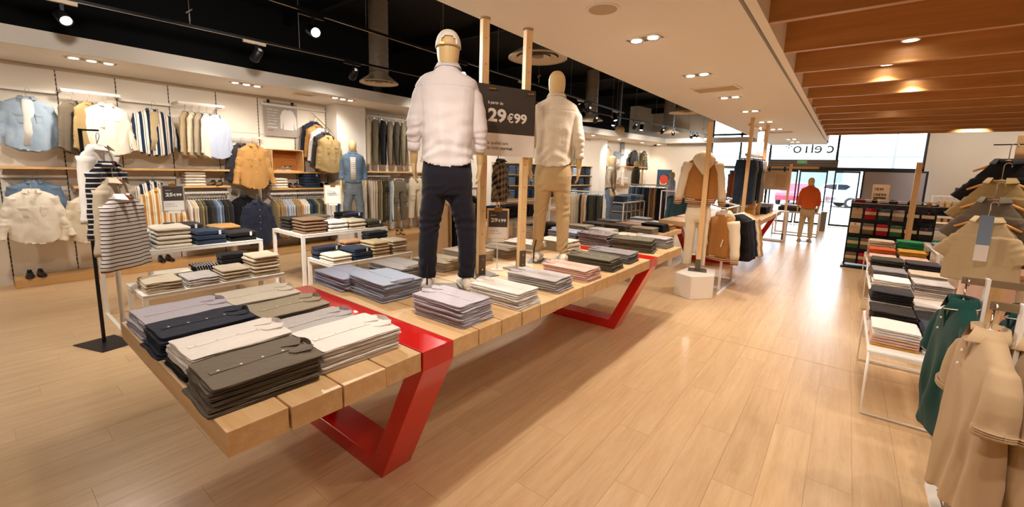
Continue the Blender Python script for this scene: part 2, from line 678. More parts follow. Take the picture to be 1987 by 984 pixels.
# display panels and slotted uprights on the left wall
M_PANEL = plain('cream_panel', '#efe4d4', .7, var=.015)
ups = [-1.6, -.96, -.32, .30, .955, 1.60, 2.26, 2.95, 3.65, 4.34, 5.02]
slot_n = 46
upm = MB()
for k in range(slot_n):
    z = .12 + k * .064
    upm.box((0, -.006, z), (.004, .006, z + .038))
upm = upm.mesh('slotted_upright')
upm.materials.append(M_DARKSLOT)
for i, y in enumerate(ups):
    o = bpy.data.objects.new('slotted_upright', upm)
    COL.objects.link(o)
    o.location = (WX + .042, y, 0)
    o.parent = wl
    if i:
        for z0, z1 in ((.10, 1.30), (1.306, 2.34), (2.346, 3.02)):
            MB().box((WX, ups[i - 1] + .007, z0), (WX + .04, y - .007, z1)).build('panel', M_PANEL, wl)
for y in (6.4, 7.1, 7.8, 8.5):
    o = bpy.data.objects.new('slotted_upright', upm)
    COL.objects.link(o)
    o.location = (WX + .002, y, 0)
    o.parent = wl

# plinth along the left wall
t = thing('display_plinth', 'long low oak plinth running along the base of the shirt wall', 'plinth', (0, 0, 0))
PLX0, PLX1 = WX + .045, -8.72
for y0, y1 in ((.30, 2.26), (2.262, 5.0)):
    MB().bevbox((PLX0, y0, 0), (PLX1, y1, .115), .003).build('plinth_board', M_OAK_Y, t)
MB().bevbox((WX + .01, 5.80, 0), (-8.1, 8.4, .20), .004).build('plinth_board', M_OAK_Y, t)
struct('baseboard_left', MB().box((WX, -2, 0), (WX + .05, .295, .12)), M_WHITE_WALL)

# shop front glazing -----------------------------------------------------------------------------
M_FRAME = plain('dark_grey_aluminium', '#3a3c3e', .4, .6)
M_STEEL = plain('brushed_grey_steel', '#77736d', .45, .5)


def glass_mat():
    t = NT('shop_window_glass')
    gl = t.n('BsdfGlossy')
    gl.inputs['Roughness'].default_value = .02
    tr = t.n('BsdfTransparent')
    tr.inputs[0].default_value = (.94, .97, .98, 1)
    fr = t.n('Fresnel')
    fr.inputs[0].default_value = 1.45
    mx = t.n('MixShader')
    t.l(fr.outputs[0], mx.inputs[0])
    t.l(tr.outputs[0], mx.inputs[1])
    t.l(gl.outputs[0], mx.inputs[2])
    t.l(mx.outputs[0], t.t.nodes['Material Output'].inputs[0])
    return t.m


M_GLASS = glass_mat()
win = thing('window_1', None, None, (0, 0, 0))
win['kind'] = 'structure'
FY = FRONT + .08
mull = [WL_ + .03, -3.62, -2.55, -.42, 1.92]
for x in mull:
    MB().box((x - .035, FY - .05, 0 if x != -.42 else 2.13), (x + .035, FY + .05, 4.2)).build('mullion', M_FRAME, win)
MB().box((WL_, FY - .05, 2.10), (WR_, FY + .05, 2.19)).build('transom', M_FRAME, win)
MB().box((WL_, FY - .05, 3.44), (-2.55, FY + .05, 3.52)).build('transom', M_FRAME, win)
MB().box((WL_, FY - .05, 0), (-2.55, FY + .05, .07)).build('sill_rail', M_FRAME, win)
MB().box((1.0, FY - .05, 0), (WR_, FY + .05, .07)).build('sill_rail', M_FRAME, win)
for a, b in zip(mull, mull[1:]):
    MB().box((a + .035, FY - .004, 2.19), (b - .035, FY + .004, 4.2)).build('pane', M_GLASS, win)
for a, b in ((mull[0], mull[1]), (mull[1], mull[2]), (1.08, 1.92)):
    MB().box((a + .035, FY - .004, .07), (b - .035, FY + .004, 2.10)).build('pane', M_GLASS, win)
door = thing('door_1', None, None, (0, 0, 0))
door['kind'] = 'structure'
MB().box((-2.55, FRONT - .18, 2.19), (-.36, FRONT + .03, 2.46)).build('operator_housing', M_STEEL, door)
for z in (2.26, 2.36):
    MB().box((-2.55, FRONT - .19, z), (-.36, FRONT - .178, z + .018)).build('housing_line', plain('pale_steel', '#a39f97', .4, .5), door)
MB().box((-2.75, FRONT - .06, 2.06), (1.05, FRONT + .03, 2.19)).build('sliding_rail', M_FRAME, door)
for x0, x1, yy in ((-2.45, -1.55, 0), (-1.50, -.62, 0), (-.42, .32, .06)):
    lf = MB().box((x0, FY + yy - .02, .02), (x0 + .045, FY + yy + .02, 2.06)).box((x1 - .045, FY + yy - .02, .02), (x1, FY + yy + .02, 2.06)).box((x0, FY + yy - .02, .02), (x1, FY + yy + .02, .09)).box((x0, FY + yy - .02, 2.0), (x1, FY + yy + .02, 2.06)).build('door_leaf', M_FRAME, door)
    MB().box((x0 + .045, FY + yy - .004, .09), (x1 - .045, FY + yy + .004, 2.0)).build('pane', M_GLASS, lf)
# frosted screen beside the door
t = thing('frosted_screen', 'tall frosted white screen panel in a dark frame beside the shop door', 'screen', (.38, FRONT - .22, 0))
MB().box((0, 0, 0), (.05, .05, 2.10)).box((1.62, 0, 0), (1.67, .05, 2.10)).box((.05, 0, 2.05), (1.62, .05, 2.10)).build('frame', M_FRAME, t)
MB().box((.05, .02, .03), (1.62, .03, 2.05)).build('panel', plain('frosted_white', '#b9b6c2', .55, var=.03), t)
t = thing('exit_sign', 'small green exit sign fixed on the door operator housing', 'sign', (-1.45, FRONT - .20, 2.36))
MB().box((-.16, -.02, -.05), (.16, 0, .07)).build('sign_box', plain('exit_housing', '#c9c6b4', .5), t)
MB().box((-.10, -.024, -.035), (.10, -.02, .055)).build('sign_face', plain('exit_green', '#3f8a50', .5, emit=('#3f8a50', .4)), t)
# shop name on the outside of the glass: mirrored from here
lg = thing('shop_name', 'grey shop name letters on the glass above the door, seen in reverse', 'lettering', (-.52, FRONT + .14, 2.73), PI)
M_LOGO = plain('logo_grey', '#3c3a3c', .5)
for ch, dx in (('c', 0), ('e', .36), ('l', .62), ('i', .80), ('o', 1.0), ('*', 1.32)):
    o = link('letter', text_mesh(ch, .56, .004, 'LEFT', .01), M_LOGO, lg)
    o.rotation_euler = (PI / 2, 0, 0)
    o.location = (dx, 0, 0)

# ------------------------------------------------------------------ outdoors
struct('ground_outside', MB().box((-40, FRONT + .25, -.14), (40, 70, -.02)), plain('pale_asphalt', '#a9a8a8', .9, var=.06))
for i, (x, l) in enumerate(((-4.6, 'second'), (-3.6, 'third'), (-.9, 'fourth'), (4.0, 'fifth'), (-8.0, 'first'))):
    tag(MB().box((x * 1.2, 27.5, -.02), (x * 1.2 + .1, 32.0, -.012)).build('parking_line', plain('road_white', '#dcdcdc', .8)), '%s white painted parking bay line outside the shop window' % l, 'line', 'parking bay lines')
bl = thing('retail_building', 'long low pale grey retail building across the car park', 'building', (-16, 46, 0))
MB().box((0, 0, 0), (44, 10, 3.6)).build('wall', plain('building_grey', '#c9cccf', .9), bl)
MB().box((-.3, -.4, 3.6), (44.3, 10.3, 4.0)).build('roof_edge', plain('building_trim', '#9a9ea2', .8), bl)
for k in range(8):
    MB().box((1.5 + k * 5.2, -.05, .3), (5.2 + k * 5.2, .02, 2.6)).build('window', plain('dark_glass', '#7a8488', .15), bl)


def car(x, y, col, rz, label):
    t = thing('car', label, 'car', (x, y, -.02), rz, 'parked cars')
    prof = [(-2.1, .32), (-2.12, .62), (-1.95, .80), (-1.2, .92), (-.72, 1.40), (.55, 1.45), (1.25, 1.02), (1.95, .90), (2.12, .66), (2.1, .32)]
    m = MB()
    rings = []
    for yy, s in ((-.86, .93), (-.80, 1), (.80, 1), (.86, .93)):
        rings.append([(a * (s if b < 1 else s), yy * (1 if b < .95 else .84), .32 + (b - .32) * (1 if s == 1 else .97)) for a, b in prof])
    m.loft(rings)
    m.build('car_body', plain('car_paint_' + col.strip('#'), col, .25, .2, coat=.6), t)
    gl = plain('car_glass', '#1d2429', .1)
    for sgn in (-1, 1):
        MB().prism([(-1.05, .97), (-.68, 1.33), (-.1, 1.37), (-.1, .97)], sgn * .755, sgn * .80, 'xz').build('side_window', gl, t)
        MB().prism([(-.02, .97), (-.02, 1.37), (.50, 1.37), (1.05, .99)], sgn * .755, sgn * .80, 'xz').build('side_window', gl, t)
        for wx in (-1.32, 1.32):
            wh = MB()
            wh.loft([[(wx + .32 * math.cos(q * PI / 10), yy, .32 + .32 * math.sin(q * PI / 10)) for q in range(20)] for yy in (sgn * .70, sgn * .88)])
            o = wh.build('wheel', plain('tyre', '#1b1b1c', .8), t)
            rm = MB()
            rm.loft([[(wx + .20 * math.cos(q * PI / 10), yy, .32 + .20 * math.sin(q * PI / 10)) for q in range(20)] for yy in (sgn * .87, sgn * .895)])
            rm.build('rim', M_CHROME, o)
    return t


car(-2.6, 35.0, '#b3213a', 1.45, 'red car parked nose to the shop seen left of the orange mannequin')
car(-7.4, 36.0, '#c8c9cc', 1.4, 'silver grey car parked furthest from the door')
car(1.2, 35.2, '#8d9196', .35, 'grey car parked side-on beyond the door glass')
car(6.6, 36.0, '#d5d6d8', .3, 'white car behind the frosted screen')
car(-.6, 41.0, '#d8d9dc', .1, 'white car in the second row behind the orange mannequin')
for i, (x, y, h) in enumerate(((-13.5, 44, 4.6), (7.5, 44, 5.2))):
    t = thing('street_tree', ['round bare-looking tree at the end of the car park behind the jeans', 'taller tree beyond the car park behind the right glass pane'][i], 'tree', (x, y, 0))
    MB().tube([(0, 0, 0), (.05, 0, h * .3), (0, .05, h * .55)], [.14, .11, .06], 8).build('trunk', plain('bark', '#6b5a49', .9), t)
    m = MB()
    for k in range(16):
        a, b = RND.uniform(0, 6.28), RND.uniform(.3, 1)
        m.ell((b * 1.1 * math.cos(a), b * 1.1 * math.sin(a), h * .62 + RND.uniform(-.7, 1.2)), (.6, .6, .5), 8, 5)
    m.build('crown', plain('tree_green', '#93a18a', .9, var=.2), t)
t = thing('lamp_post', 'slender grey lamp post standing in the car park', 'lamp post', (2.2, 38, 0))
MB().tube([(0, 0, 0), (0, 0, 6.2)], [.09, .05], 8).build('pole', M_STEEL, t)
MB().box((-.1, -.12, 6.15), (.9, .12, 6.25)).build('lamp_head', M_STEEL, t)
# ================================================================== lamps, tracks, ducts
NUMW = ['first', 'second', 'third', 'fourth', 'fifth', 'sixth', 'seventh', 'eighth', 'ninth', 'tenth', 'eleventh', 'twelfth', 'thirteenth', 'fourteenth', 'fifteenth', 'sixteenth', 'seventeenth', 'eighteenth', 'nineteenth', 'twentieth']
M_REFLECT = plain('lamp_reflector', '#d9cfc0', .25, .8)


def recessed_unit(x, y, z, n, rz, label, group, aim, power, along=.17, lit=None):
    """rectangular recessed frame holding n tilting lamp heads"""
    t = thing('recessed_light', label, 'lamp', (x, y, z), rz, group)
    L = n * along
    MB().box((-.085, -L / 2 - .01, -.006), (.085, L / 2 + .01, .0)).build('trim_frame', M_CEIL, t)
    MB().box((-.065, -L / 2 + .005, -.0075), (.065, L / 2 - .005, -.006)).build('recess', plain('lamp_recess', '#6a5c4b', .7), t)
    for k in range(n):
        c = -L / 2 + along * (k + .5)
        on = (k in lit) if lit is not None else True
        h = MB().lathe([(.030, -.0076), (.058, -.020), (.062, -.016)], (0, c, 0), 18)
        h.build('lamp_head', M_REFLECT, t, True)
        MB().cyl((0, c, -.015), .046, .004, 16).build('bulb', M_LAMPGLOW if on else M_REFLECT, t)
    ax, ay, az = aim
    spot_light('recessed_and_fill_beam', (x, y, z - .05), (ax, ay, az), power, WARM, 105, .8, .07)


for i, (y, p) in enumerate(((-1.2, 1.0), (1.4, 1.0), (3.94, 1.0), (5.66, 1.0), (7.5, 1.0), (9.25, 1.0), (11.2, 1.0), (13.0, 1), (16.6, 1), (17.9, 1))):
    if i < 2:
        spot_light('recessed_and_fill_beam', (-1.6, y, 2.96), (-1.9, y, 0), P_DOWN * .7, WARM, 115, .8, .08)
        spot_light('recessed_and_fill_beam', (-1.5, y * .5 + .3, 2.96), (-2.35, 3.3, 1.95), P_DOWN * .58, WARM, 60, .9, .08)  # unseen lamp without a fixture, added to brighten the price sign
        continue
    recessed_unit(-1.58, y, 3.0, 2, 1.45, '%s twin recessed ceiling lamp along the white ceiling, counted from the camera' % NUMW[i - 2], 'twin lamps in the white ceiling', (-1.75, y, 0), P_DOWN, .16)
t = thing('ceiling_speaker', 'round flush speaker grille in the white ceiling', 'speaker', (-1.573, 3.08, 3.0))
MB().lathe([(.125, 0), (.125, -.006), (.105, -.008)], n=32, cap=True).build('rim', M_CEIL, t, True)
MB().cyl((0, 0, -.010), .104, .004, 32).build('grille', plain('speaker_grille', '#c3ae94', .8), t)
for i, y in enumerate((6.7, 13.9)):
    t = thing('ceiling_vent', '%s rectangular air vent in the white ceiling' % ['nearer', 'farther'][i], 'vent', (-1.6, y, 3.0), 1.5)
    MB().box((-.18, -.30, -.012), (.18, .30, 0)).build('frame', M_CEIL, t)
    for k in range(4):
        MB().box((-.14 + k * .08, -.27, -.018), (-.09 + k * .08, .27, -.012)).build('slat', plain('vent_slat', '#d2b48e', .7), t)
# wall washers in the soffit
for i, (x, y, lab) in enumerate(((-8.0, -.9, ''), (-8.0, 1.2, 'above the pale shirts'), (-7.95, 3.05, 'above the row of shirts by the poster'), (-7.9, 4.75, 'above the faced-out shirts by the column'), (-7.8, 7.0, 'above the hanging trousers'), (-7.65, 9.6, 'above the plaid shirts'))):
    if i in (0,):
        spot_light('wall_beam', (x, y, 3.02), (WX, y, 1.5), P_WALL, WARM, 120, .8, .06)
        continue
    recessed_unit(x, y, 3.07, 3, .06, 'triple recessed lamp in the wall soffit ' + lab, 'triple lamps in the soffit', (WX + .1, y, 1.5), P_WALL, .17)
for i, (x, y) in enumerate(((-7.0, 14.0), (-6.9, 16.0), (-6.75, 18.0), (-6.5, 19.3))):
    t = thing('soffit_downlight', '%s round downlight in the far soffit counted from the jeans shelves' % NUMW[i], 'lamp', (x - .25, y, 3.07), group='round lamps in the far soffit')
    MB().lathe([(.075, 0), (.075, -.008), (.055, -.01)], n=20, cap=True).build('rim', M_CEIL, t, True)
    MB().cyl((0, 0, -.014), .052, .004, 20).build('bulb', M_LAMPGLOW, t)
    spot_light('soffit_beam', (x - .25, y, 3.02), (x - 1.0, y, .8), P_WALL, WARM, 120, .8, .06)
t = thing('ceiling_vent', 'faint rectangular vent in the soffit above the poster', 'vent', (-8.05, 4.06, 3.07), .06)
MB().box((-.14, -.2, -.01), (.14, .2, 0)).build('frame', M_CEIL, t)
for k in range(3):
    MB().box((-.10 + k * .07, -.17, -.014), (-.06 + k * .07, .17, -.01)).build('slat', plain('vent_slat', '#d2b48e', .7), t)
t = thing('security_camera', 'small dark dome camera under the far soffit corner', 'camera', (-6.95, 19.4, 3.07))
MB().lathe([(.06, 0), (.06, -.03), (.045, -.06), (.0, -.075)], n=16).build('dome', M_BLACK_METAL, t, True)
MB().cyl((0, 0, -.008), .07, .008, 16).build('base_ring', M_WHITE_METAL, t)

# tracks hung on wires
TRACKS = [('dark lighting track nearest the white ceiling, hung on wires', [(-4.62, -1.0), (-5.05, 11.5)], 3.42),
          ('dark lighting track running beside the wall soffit, hung on wires', [(-6.66, -1.0), (-6.05, 9.0)], 3.42),
          ('slanting dark lighting track over the far left of the shop', [(-5.75, 10.2), (-4.55, 19.2)], 3.40)]
for lab, (a, b), z in TRACKS:
    a, b = Vector((*a, z)), Vector((*b, z))
    t = thing('lighting_track', lab, 'lighting track', (0, 0, 0), group='hung lighting tracks')
    MB().bar(a, b, .036, .03).build('rail', M_BLACK_METAL, t)
    MB().bar(a + Vector((0, 0, -.016)), b + Vector((0, 0, -.016)), .012, .004).build('conductor_strip', plain('track_strip', '#b9a890', .4, .5), t)
    L = (b - a).length
    for k in range(int(L / 1.3) + 1):
        p = a.lerp(b, min(1, (k * 1.3 + .3) / L))
        wv = MB().tube([p, (p.x, p.y, ROOF - .2)], .0035, 5).build('hanging_wire', M_GREY_METAL, t)
        if k % 2 == 0:
            ring = [(p.x + .03 * math.cos(q * PI / 6), p.y + .03 * math.sin(q * PI / 6), p.z + .17 + .03 * math.sin(q * PI / 6) * .9) for q in range(13)]
            MB().tube([(p.x, p.y, p.z + .05), (p.x, p.y, p.z + .14)], .008, 6).tube(ring, .007, 6).build('hook', M_GREY_METAL, wv)


def track_spot(i, p, aim, lab, power=1.0, size=1.0, light=True):
    p = Vector(p)
    t = thing('track_spotlight', lab, 'spotlight', p, 0, 'spotlights on the hung tracks')
    MB().box((-.018, -.16, -.055), (.018, .12, -.02)).build('adapter', plain('adapter_pale', '#cdb79b', .5) if i % 2 == 0 else M_BLACK_METAL, t)
    d = (Vector(aim) - p).normalized()
    q = d.to_track_quat('-Z', 'Y').to_matrix().to_4x4()
    c = Vector((0, 0, -.19))
    MB().bar((0, 0, -.05), c + Vector((0, 0, .05)), .012, .03).build('stem', M_BLACK_METAL, t)
    m = MB().lathe([(.035, .095), (.055, .09), (.06, -.075), (.052, -.09), (.046, -.07)], n=18)
    m.v = [tuple(c + q.to_3x3() @ Vector(v)) for v in m.v]
    m.build('lamp_can', M_BLACK_METAL, t, True)
    m = MB().cyl((0, 0, -.074), .046, .004, 18)
    m.v = [tuple(c + q.to_3x3() @ Vector(v)) for v in m.v]
    m.build('bulb', M_LAMPGLOW, t)
    if light:
        spot_light('track_and_fill_beam', p + c + d * .12, aim, P_SPOT * power, SPOTC, 78 * size, .9, .06)


def on_track(k, y):
    a, b = TRACKS[k][1]
    f = (y - a[1]) / (b[1] - a[1])
    return (a[0] + (b[0] - a[0]) * f, y, TRACKS[k][2])


SP = [  # track, y, aim, where, power, light
    (1, .80, (-3.0, 1.6, .9), 'glaring spotlight above the strip of pale shirts', .45, 1),
    (0, 2.52, (-2.2, 2.2, 2.3), 'glaring spotlight left of the capped mannequin', 1.1, 1),
    (1, 2.62, (-8.9, 2.0, 1.2), 'dark spotlight over the sign for the folded knitwear', .45, 1),
    (1, 4.02, (-8.9, 4.4, 1.4), 'dark spotlight over the denim jacket mannequin', .45, 1),
    (0, .3, (-2.4, .9, .9), None, .4, 1), (0, .6, (-9, 1.2, 2.6), None, .45, 1), (0, 1.95, (-9, 3.9, 2.6), None, .42, 1), (0, .9, (-5.2, 2.0, .6), None, .7, 1), (0, 1.6, (-5.5, 3.4, .7), None, 1.1, 1), (0, -.4, (-5.6, .2, 0), None, 1.0, 1), (1, -.2, (-8.9, .6, 1.1), None, .35, 1), (0, 1.9, (-7.2, 3.6, 0), None, 1.1, 1), (1, .3, (-6.6, 1.4, 0), None, .5, 1), (0, 4.9, (-2.3, 3.6, 2.0), 'spotlight hidden in line behind the capped mannequin', .9, 1),
    (0, 6.6, (-2.3, 5.3, .9), 'spotlight behind the tall price sign', .8, 1),
    (1, 5.9, (-8.9, 7.2, 1.6), 'spotlight over the hanging trousers', .5, 1),
    (0, 8.9, (-4.9, 10.6, 1.3), 'first spotlight beyond the cream mannequin', 1.0, 1), (0, 9.3, (-8.5, 11.5, 1.5), 'second spotlight beyond the cream mannequin', .9, 1),
    (0, 10.9, (-4.4, 10.6, 1.3), 'last spotlight at the end of the near track', .8, 1),
    (2, 11.0, (-8.2, 13.5, 1.6), 'spotlight at the start of the slanting track', .8, 1), (2, 11.9, (-5.6, 11.0, 1.0), 'spotlight beside the round white sensor', .8, 1),
    (2, 13.1, (-7.9, 15.0, 1.5), 'spotlight of a close pair above the chinos rack', .8, 1), (2, 13.5, (-5.2, 12.6, .8), 'tilted spotlight of a close pair above the chinos rack', .8, 1),
    (2, 14.9, (-7.6, 17.6, 1.6), 'lone spotlight above the jeans cubbies', .8, 1), (2, 15.7, (-6.2, 20, 1.8), 'lone spotlight before the cluster near the window', .8, 1),
    (2, 17.2, (-5.4, 20, 1.9), 'first spotlight of the cluster by the window', .7, 1), (2, 17.5, (-4, 15, 1.3), 'second spotlight of the cluster by the window', .5, 0),
    (2, 17.8, (-3, 14, 1.3), 'third spotlight of the cluster by the window', .5, 0), (2, 18.5, (-3, 12, 1.3), 'fourth spotlight of the cluster by the window', .6, 1), (2, 18.8, (-3, 12, 1.3), 'fifth spotlight of the cluster by the window', .5, 0)]
for i, (k, y, aim, lab, pw, lt) in enumerate(SP):
    p = on_track(k, y)
    if lab is None:  # unseen beams without fixtures, added as fill for the left side
        spot_light('track_and_fill_beam', (p[0], p[1], p[2] - .3), aim, P_SPOT * pw, SPOTC, 80, .9, .06)
    else:
        track_spot(i, p, aim, lab, pw, 1.0, lt)
t = thing('round_sensor', 'pale round sensor hanging from a cord among the far spotlights', 'sensor', (-5.5, 12.3, 2.98))
MB().tube([(0, 0, .12), (0, 0, ROOF - 2.98)], .006, 6).build('cord', M_WHITE_METAL, t)
MB().ell((0, 0, .06), (.14, .14, .14), 16, 10).build('sensor_body', plain('sensor_cream', '#d9c2a0', .6), t, True)


# spiral air ducts with cone diffusers
def duct(x, y, z, r, lab, top=ROOF):
    t = thing('air_duct', lab, 'duct', (x, y, z), 0, 'spiral ducts with cone diffusers')
    prof = []
    h = top - z
    n = int(h / .05)
    for k in range(n + 1):
        zz = .14 + (h - .14) * k / n
        prof += [(r, zz)]
    MB().lathe(prof, n=28).build('pipe', M_GREY_METAL, t, True)
    for k in range(int(h / .13)):
        zz = .2 + k * .13
        if zz < h:
            m = MB()
            m.tube([((r + .001) * math.cos(q * PI / 14), (r + .001) * math.sin(q * PI / 14), zz + q / 28 * .02) for q in range(29)], .0045, 5)
            m.build('spiral_seam', plain('seam_steel', '#c9c0b4', .3, .9), t, True)
    m = MB().lathe([(r, .15), (r * 1.05, .12), (r * 2.0, .0), (r * 2.02, -.02), (r * 1.9, -.022)], n=36)
    c = m.build('cone_diffuser', plain('diffuser_cream', '#c9b8a0', .5), t, True)
    for q, zz in ((1.88, -.018), (1.35, -.012), (.85, -.006)):
        MB().lathe([(r * q, zz), (r * (q - .22), zz + .012), (r * (q - .45), zz + .03)], n=32).build('diffuser_ring', plain('diffuser_ring', '#d8c6ab', .5), c, True)
    MB().cyl((0, 0, .0), r * .4, .01, 24).build('diffuser_centre', plain('diffuser_dark', '#8a7a66', .6), c)


duct(-6.90, 4.88, 3.30, .17, 'spiral duct with cone diffuser left of the capped mannequin')
duct(-3.52, 5.05, 3.33, .20, 'spiral duct with wide cone diffuser beside the price posts')
duct(-6.15, 11.7, 3.30, .17, 'far spiral duct half hidden by the cream mannequin')
duct(-3.37, 11.4, 3.33, .20, 'spiral duct diffuser close under the white ceiling edge far away')
duct(-5.6, 16.9, 3.36, .20, 'spiral duct with diffuser above the window spotlights')
# black roof column
struct('pillar_black_roof', MB().box((-7.9, 5.3, 3.26), (-7.7, 5.5, ROOF)), plain('dark_steel', '#1b1d24', .6))
struct('pillar_steel_far', MB().box((-6.35, 13.6, 3.26), (-6.15, 13.8, ROOF)), plain('dark_steel', '#1b1d24', .6))
# ================================================================== cloth shapes
def superring(a, b, n, e, cx=0.0, cy=0.0, z=0.0, fold=None, ph=0.0):
    out = []
    for k in range(n):
        th = 2 * PI * k / n
        c, s_ = math.cos(th), math.sin(th)
        q = (abs(c) ** e + abs(s_) ** e) ** (-1 / e)
        f = 1.0
        if fold:
            f += fold * (math.sin(5 * th + ph) * .6 + math.sin(9 * th + ph * 2.3) * .4)
        out.append((cx + a * q * c * (1 + (f - 1) * .4), cy + b * q * s_ * f, z))
    return out


def garment_mb(sw=.22, chest=.245, hem=.25, depth=.10, length=.72, sleeve=.58, s_ang=14, s_fwd=0.0, r0=.085, r1=.052, fold=.10, ph=0.0, tail=.03, n=30, neck=.07, elbow=0.0, short=False, drop=.075):
    """upper garment hanging from its neck; origin at the collar, front faces -y"""
    m = MB()
    rings = []
    prof = [(0, neck, .055), (-.012, neck + .03, .058), (-drop * .5, sw * .72, depth * .60), (-drop * .8, sw * .92, depth * .72), (-drop * 1.15, sw, depth * .82), (-.16, (sw + chest) / 2, depth * .95), (-.26, chest, depth)]
    for q in (.45, .62, .78, .92, 1.0):
        prof.append((-.26 - (length - .26) * q, chest + (hem - chest) * q, depth * (1 + .12 * q)))
    for i, (z, a, b) in enumerate(prof):
        t = max(0, -z - .15) / length
        rg = superring(a, b, n, 2.4, z=z, fold=fold * t, ph=ph)
        if i >= len(prof) - 2 and tail:
            k = .5 if i == len(prof) - 2 else 1.0
            rg = [(x, y, zz - tail * k * (1 - 2 * (x / a) ** 2)) for x, y, zz in rg]
        rings.append(rg)
    m.loft(rings)
    for s_ in (-1, 1):
        a = math.radians(s_ang)
        p0 = Vector((s_ * (sw - .045), 0, -drop * 1.25))
        d = Vector((s_ * math.sin(a), -s_fwd, -math.cos(a))).normalized()
        L = sleeve
        pts, rs = [], []
        for q in (0, .08, .2, .35, .5, .65, .8, .93, 1.0):
            bend = Vector((-s_ * elbow * q * q * .5, -elbow * q * q, 0))
            pts.append(p0 + d * L * q + bend)
            rs.append(r0 + (r1 - r0) * q ** .8 + (.006 * math.sin(q * 19 + ph)))
        m.tube(pts, rs, 14)
    return m


def collar_mb(neck=.072, h=.045, spread=.05, stand=.03, y=0.0, out=.020):
    """turned-down shirt collar round a neck at the origin, points towards -y"""
    m = MB()
    inner, mid, outer = [], [], []
    N = 15
    for k in range(N):
        th = math.radians(-62 + 304 * k / (N - 1))
        c, s_ = math.cos(th), math.sin(th)
        r = neck
        fr = abs(k / (N - 1) - .5) * 2
        inner.append((r * .92 * c, r * .8 * s_ + y, .002))
        mid.append((r * c, r * .86 * s_ + y, stand))
        o = out + spread * .5 * fr ** 3
        outer.append(((r + o) * c * (1 - .25 * fr ** 4), (r * .86 + o) * s_ + y - .012 * fr, stand - h * (.75 + .35 * fr ** 2)))
    v = inner + mid + outer
    f = []
    for k in range(N - 1):
        f.append((k, k + 1, N + k + 1, N + k))
        f.append((N + k, N + k + 1, 2 * N + k + 1, 2 * N + k))
    m.add(v, f)
    m.add([(x * 1.03, y_ * 1.03 + .001, z + .003) for x, y_, z in v], f)
    return m


def hanger_mb(w=.19, hook=.10):
    m = MB()
    m.tube([(-w, 0, -.075), (-w * .55, 0, -.035), (0, 0, .0), (w * .55, 0, -.035), (w, 0, -.075)], [.008, .011, .014, .011, .008], 8)
    return m


def hook_mb(h=.10, r=.022):
    m = MB()
    pts = [(0, 0, .0), (0, 0, h - r)]
    for k in range(8):
        a = PI - k * PI * 1.15 / 7
        pts.append((-r - r * math.cos(a) * -1 if False else r + r * math.cos(a), 0, h + r * math.sin(a)))
    pts[1] = (0, 0, h)
    m.tube(pts, .0032, 6)
    return m


_FOLD = {}


def rect_outline(n_side=9, cr=.05):
    """points around a unit square with softly rounded corners, evenly spread"""
    pts = []
    h = .5 - cr
    for cx, cy, a0 in ((h, h, 0), (-h, h, PI / 2), (-h, -h, PI), (h, -h, 3 * PI / 2)):
        for k in range(4):
            a = a0 + (PI / 2) * k / 3
            pts.append((cx + cr * math.cos(a), cy + cr * math.sin(a)))
        nx_, ny_ = {0: (-1, 0), 1: (0, -1), 2: (1, 0), 3: (0, 1)}[round(a0 / (PI / 2))]
        x0, y0 = pts[-1]
        for k in range(1, n_side):
            pts.append((x0 + nx_ * 2 * h * k / n_side, y0 + ny_ * 2 * h * k / n_side))
    return pts


def fold_mesh(kind, seed):
    key = (kind, seed)
    if key in _FOLD:
        return _FOLD[key]
    R = random.Random(seed * 13 + len(kind))
    prof = {'shirt': [(.05, 0), (.008, .05), (0, .16), (.010, .25), (.030, .30), (.006, .36), (-.004, .50), (.010, .60), (.032, .64), (.006, .70), (0, .84), (.014, .95), (.05, 1.0), (.16, 1.03), (.4, 1.06), (.7, 1.07), (.9, 1.07)],
            'sweater': [(.09, .0), (.02, .10), (0, .32), (.0, .62), (.03, .80), (.09, .95), (.18, 1.05), (.35, 1.16), (.6, 1.22), (.85, 1.24)],
            'jeans': [(.05, .0), (.008, .08), (0, .25), (.012, .46), (.012, .54), (0, .75), (.008, .92), (.05, 1.0), (.25, 1.05), (.55, 1.08), (.85, 1.08)]}[kind]
    out = rect_outline(9, .035 if kind == 'shirt' else .06)
    ox, oy = R.uniform(0, 50), R.uniform(0, 50)
    rings = []
    for ins, z in prof:
        rg = []
        for ux, uy in out:
            x, y = ux * (1 - ins), uy * (1 - ins)
            r = max(abs(ux), abs(uy)) * 2
            amp = .020 if kind == 'shirt' else .010
            e = 1.0 if ins < .1 else max(0, 1 - ins * 3)
            g1 = noise.noise((ux * 3 + ox, uy * 3 + oy, z * 2.5)) + .5 * noise.noise((ux * 9 + oy, uy * 9, z * 4))
            x += amp * e * g1 * (1 if ux > 0 else -1)
            y += amp * e * noise.noise((ux * 3 + oy, uy * 3 - ox, z * 2.5)) * (1 if uy > 0 else -1)
            zz = z
            if z > .3:
                k = .34 if kind == 'shirt' else .14
                w = min(1, (z - .3) * 1.6)
                zz += w * k * (noise.noise((x * 2.6 + ox, y * 2.6 + oy, 4.0)) + .5 * noise.noise((x * 7 + ox, y * 5 + oy, 9.0)))
                if kind == 'shirt':
                    zz += w * .35 * (y + .5) * (1 - abs(x) * .8)
            rg.append((x, y, zz))
        rings.append(rg)
    zs = [p[2] for r_ in rings for p in r_]
    lo, hi = 0.0, max(zs)
    rings = [[(x, y, max(0, z) / hi) for x, y, z in r_] for r_ in rings]
    me = MB().loft(rings).mesh('folded_' + kind, True)
    _FOLD[key] = me
    return me


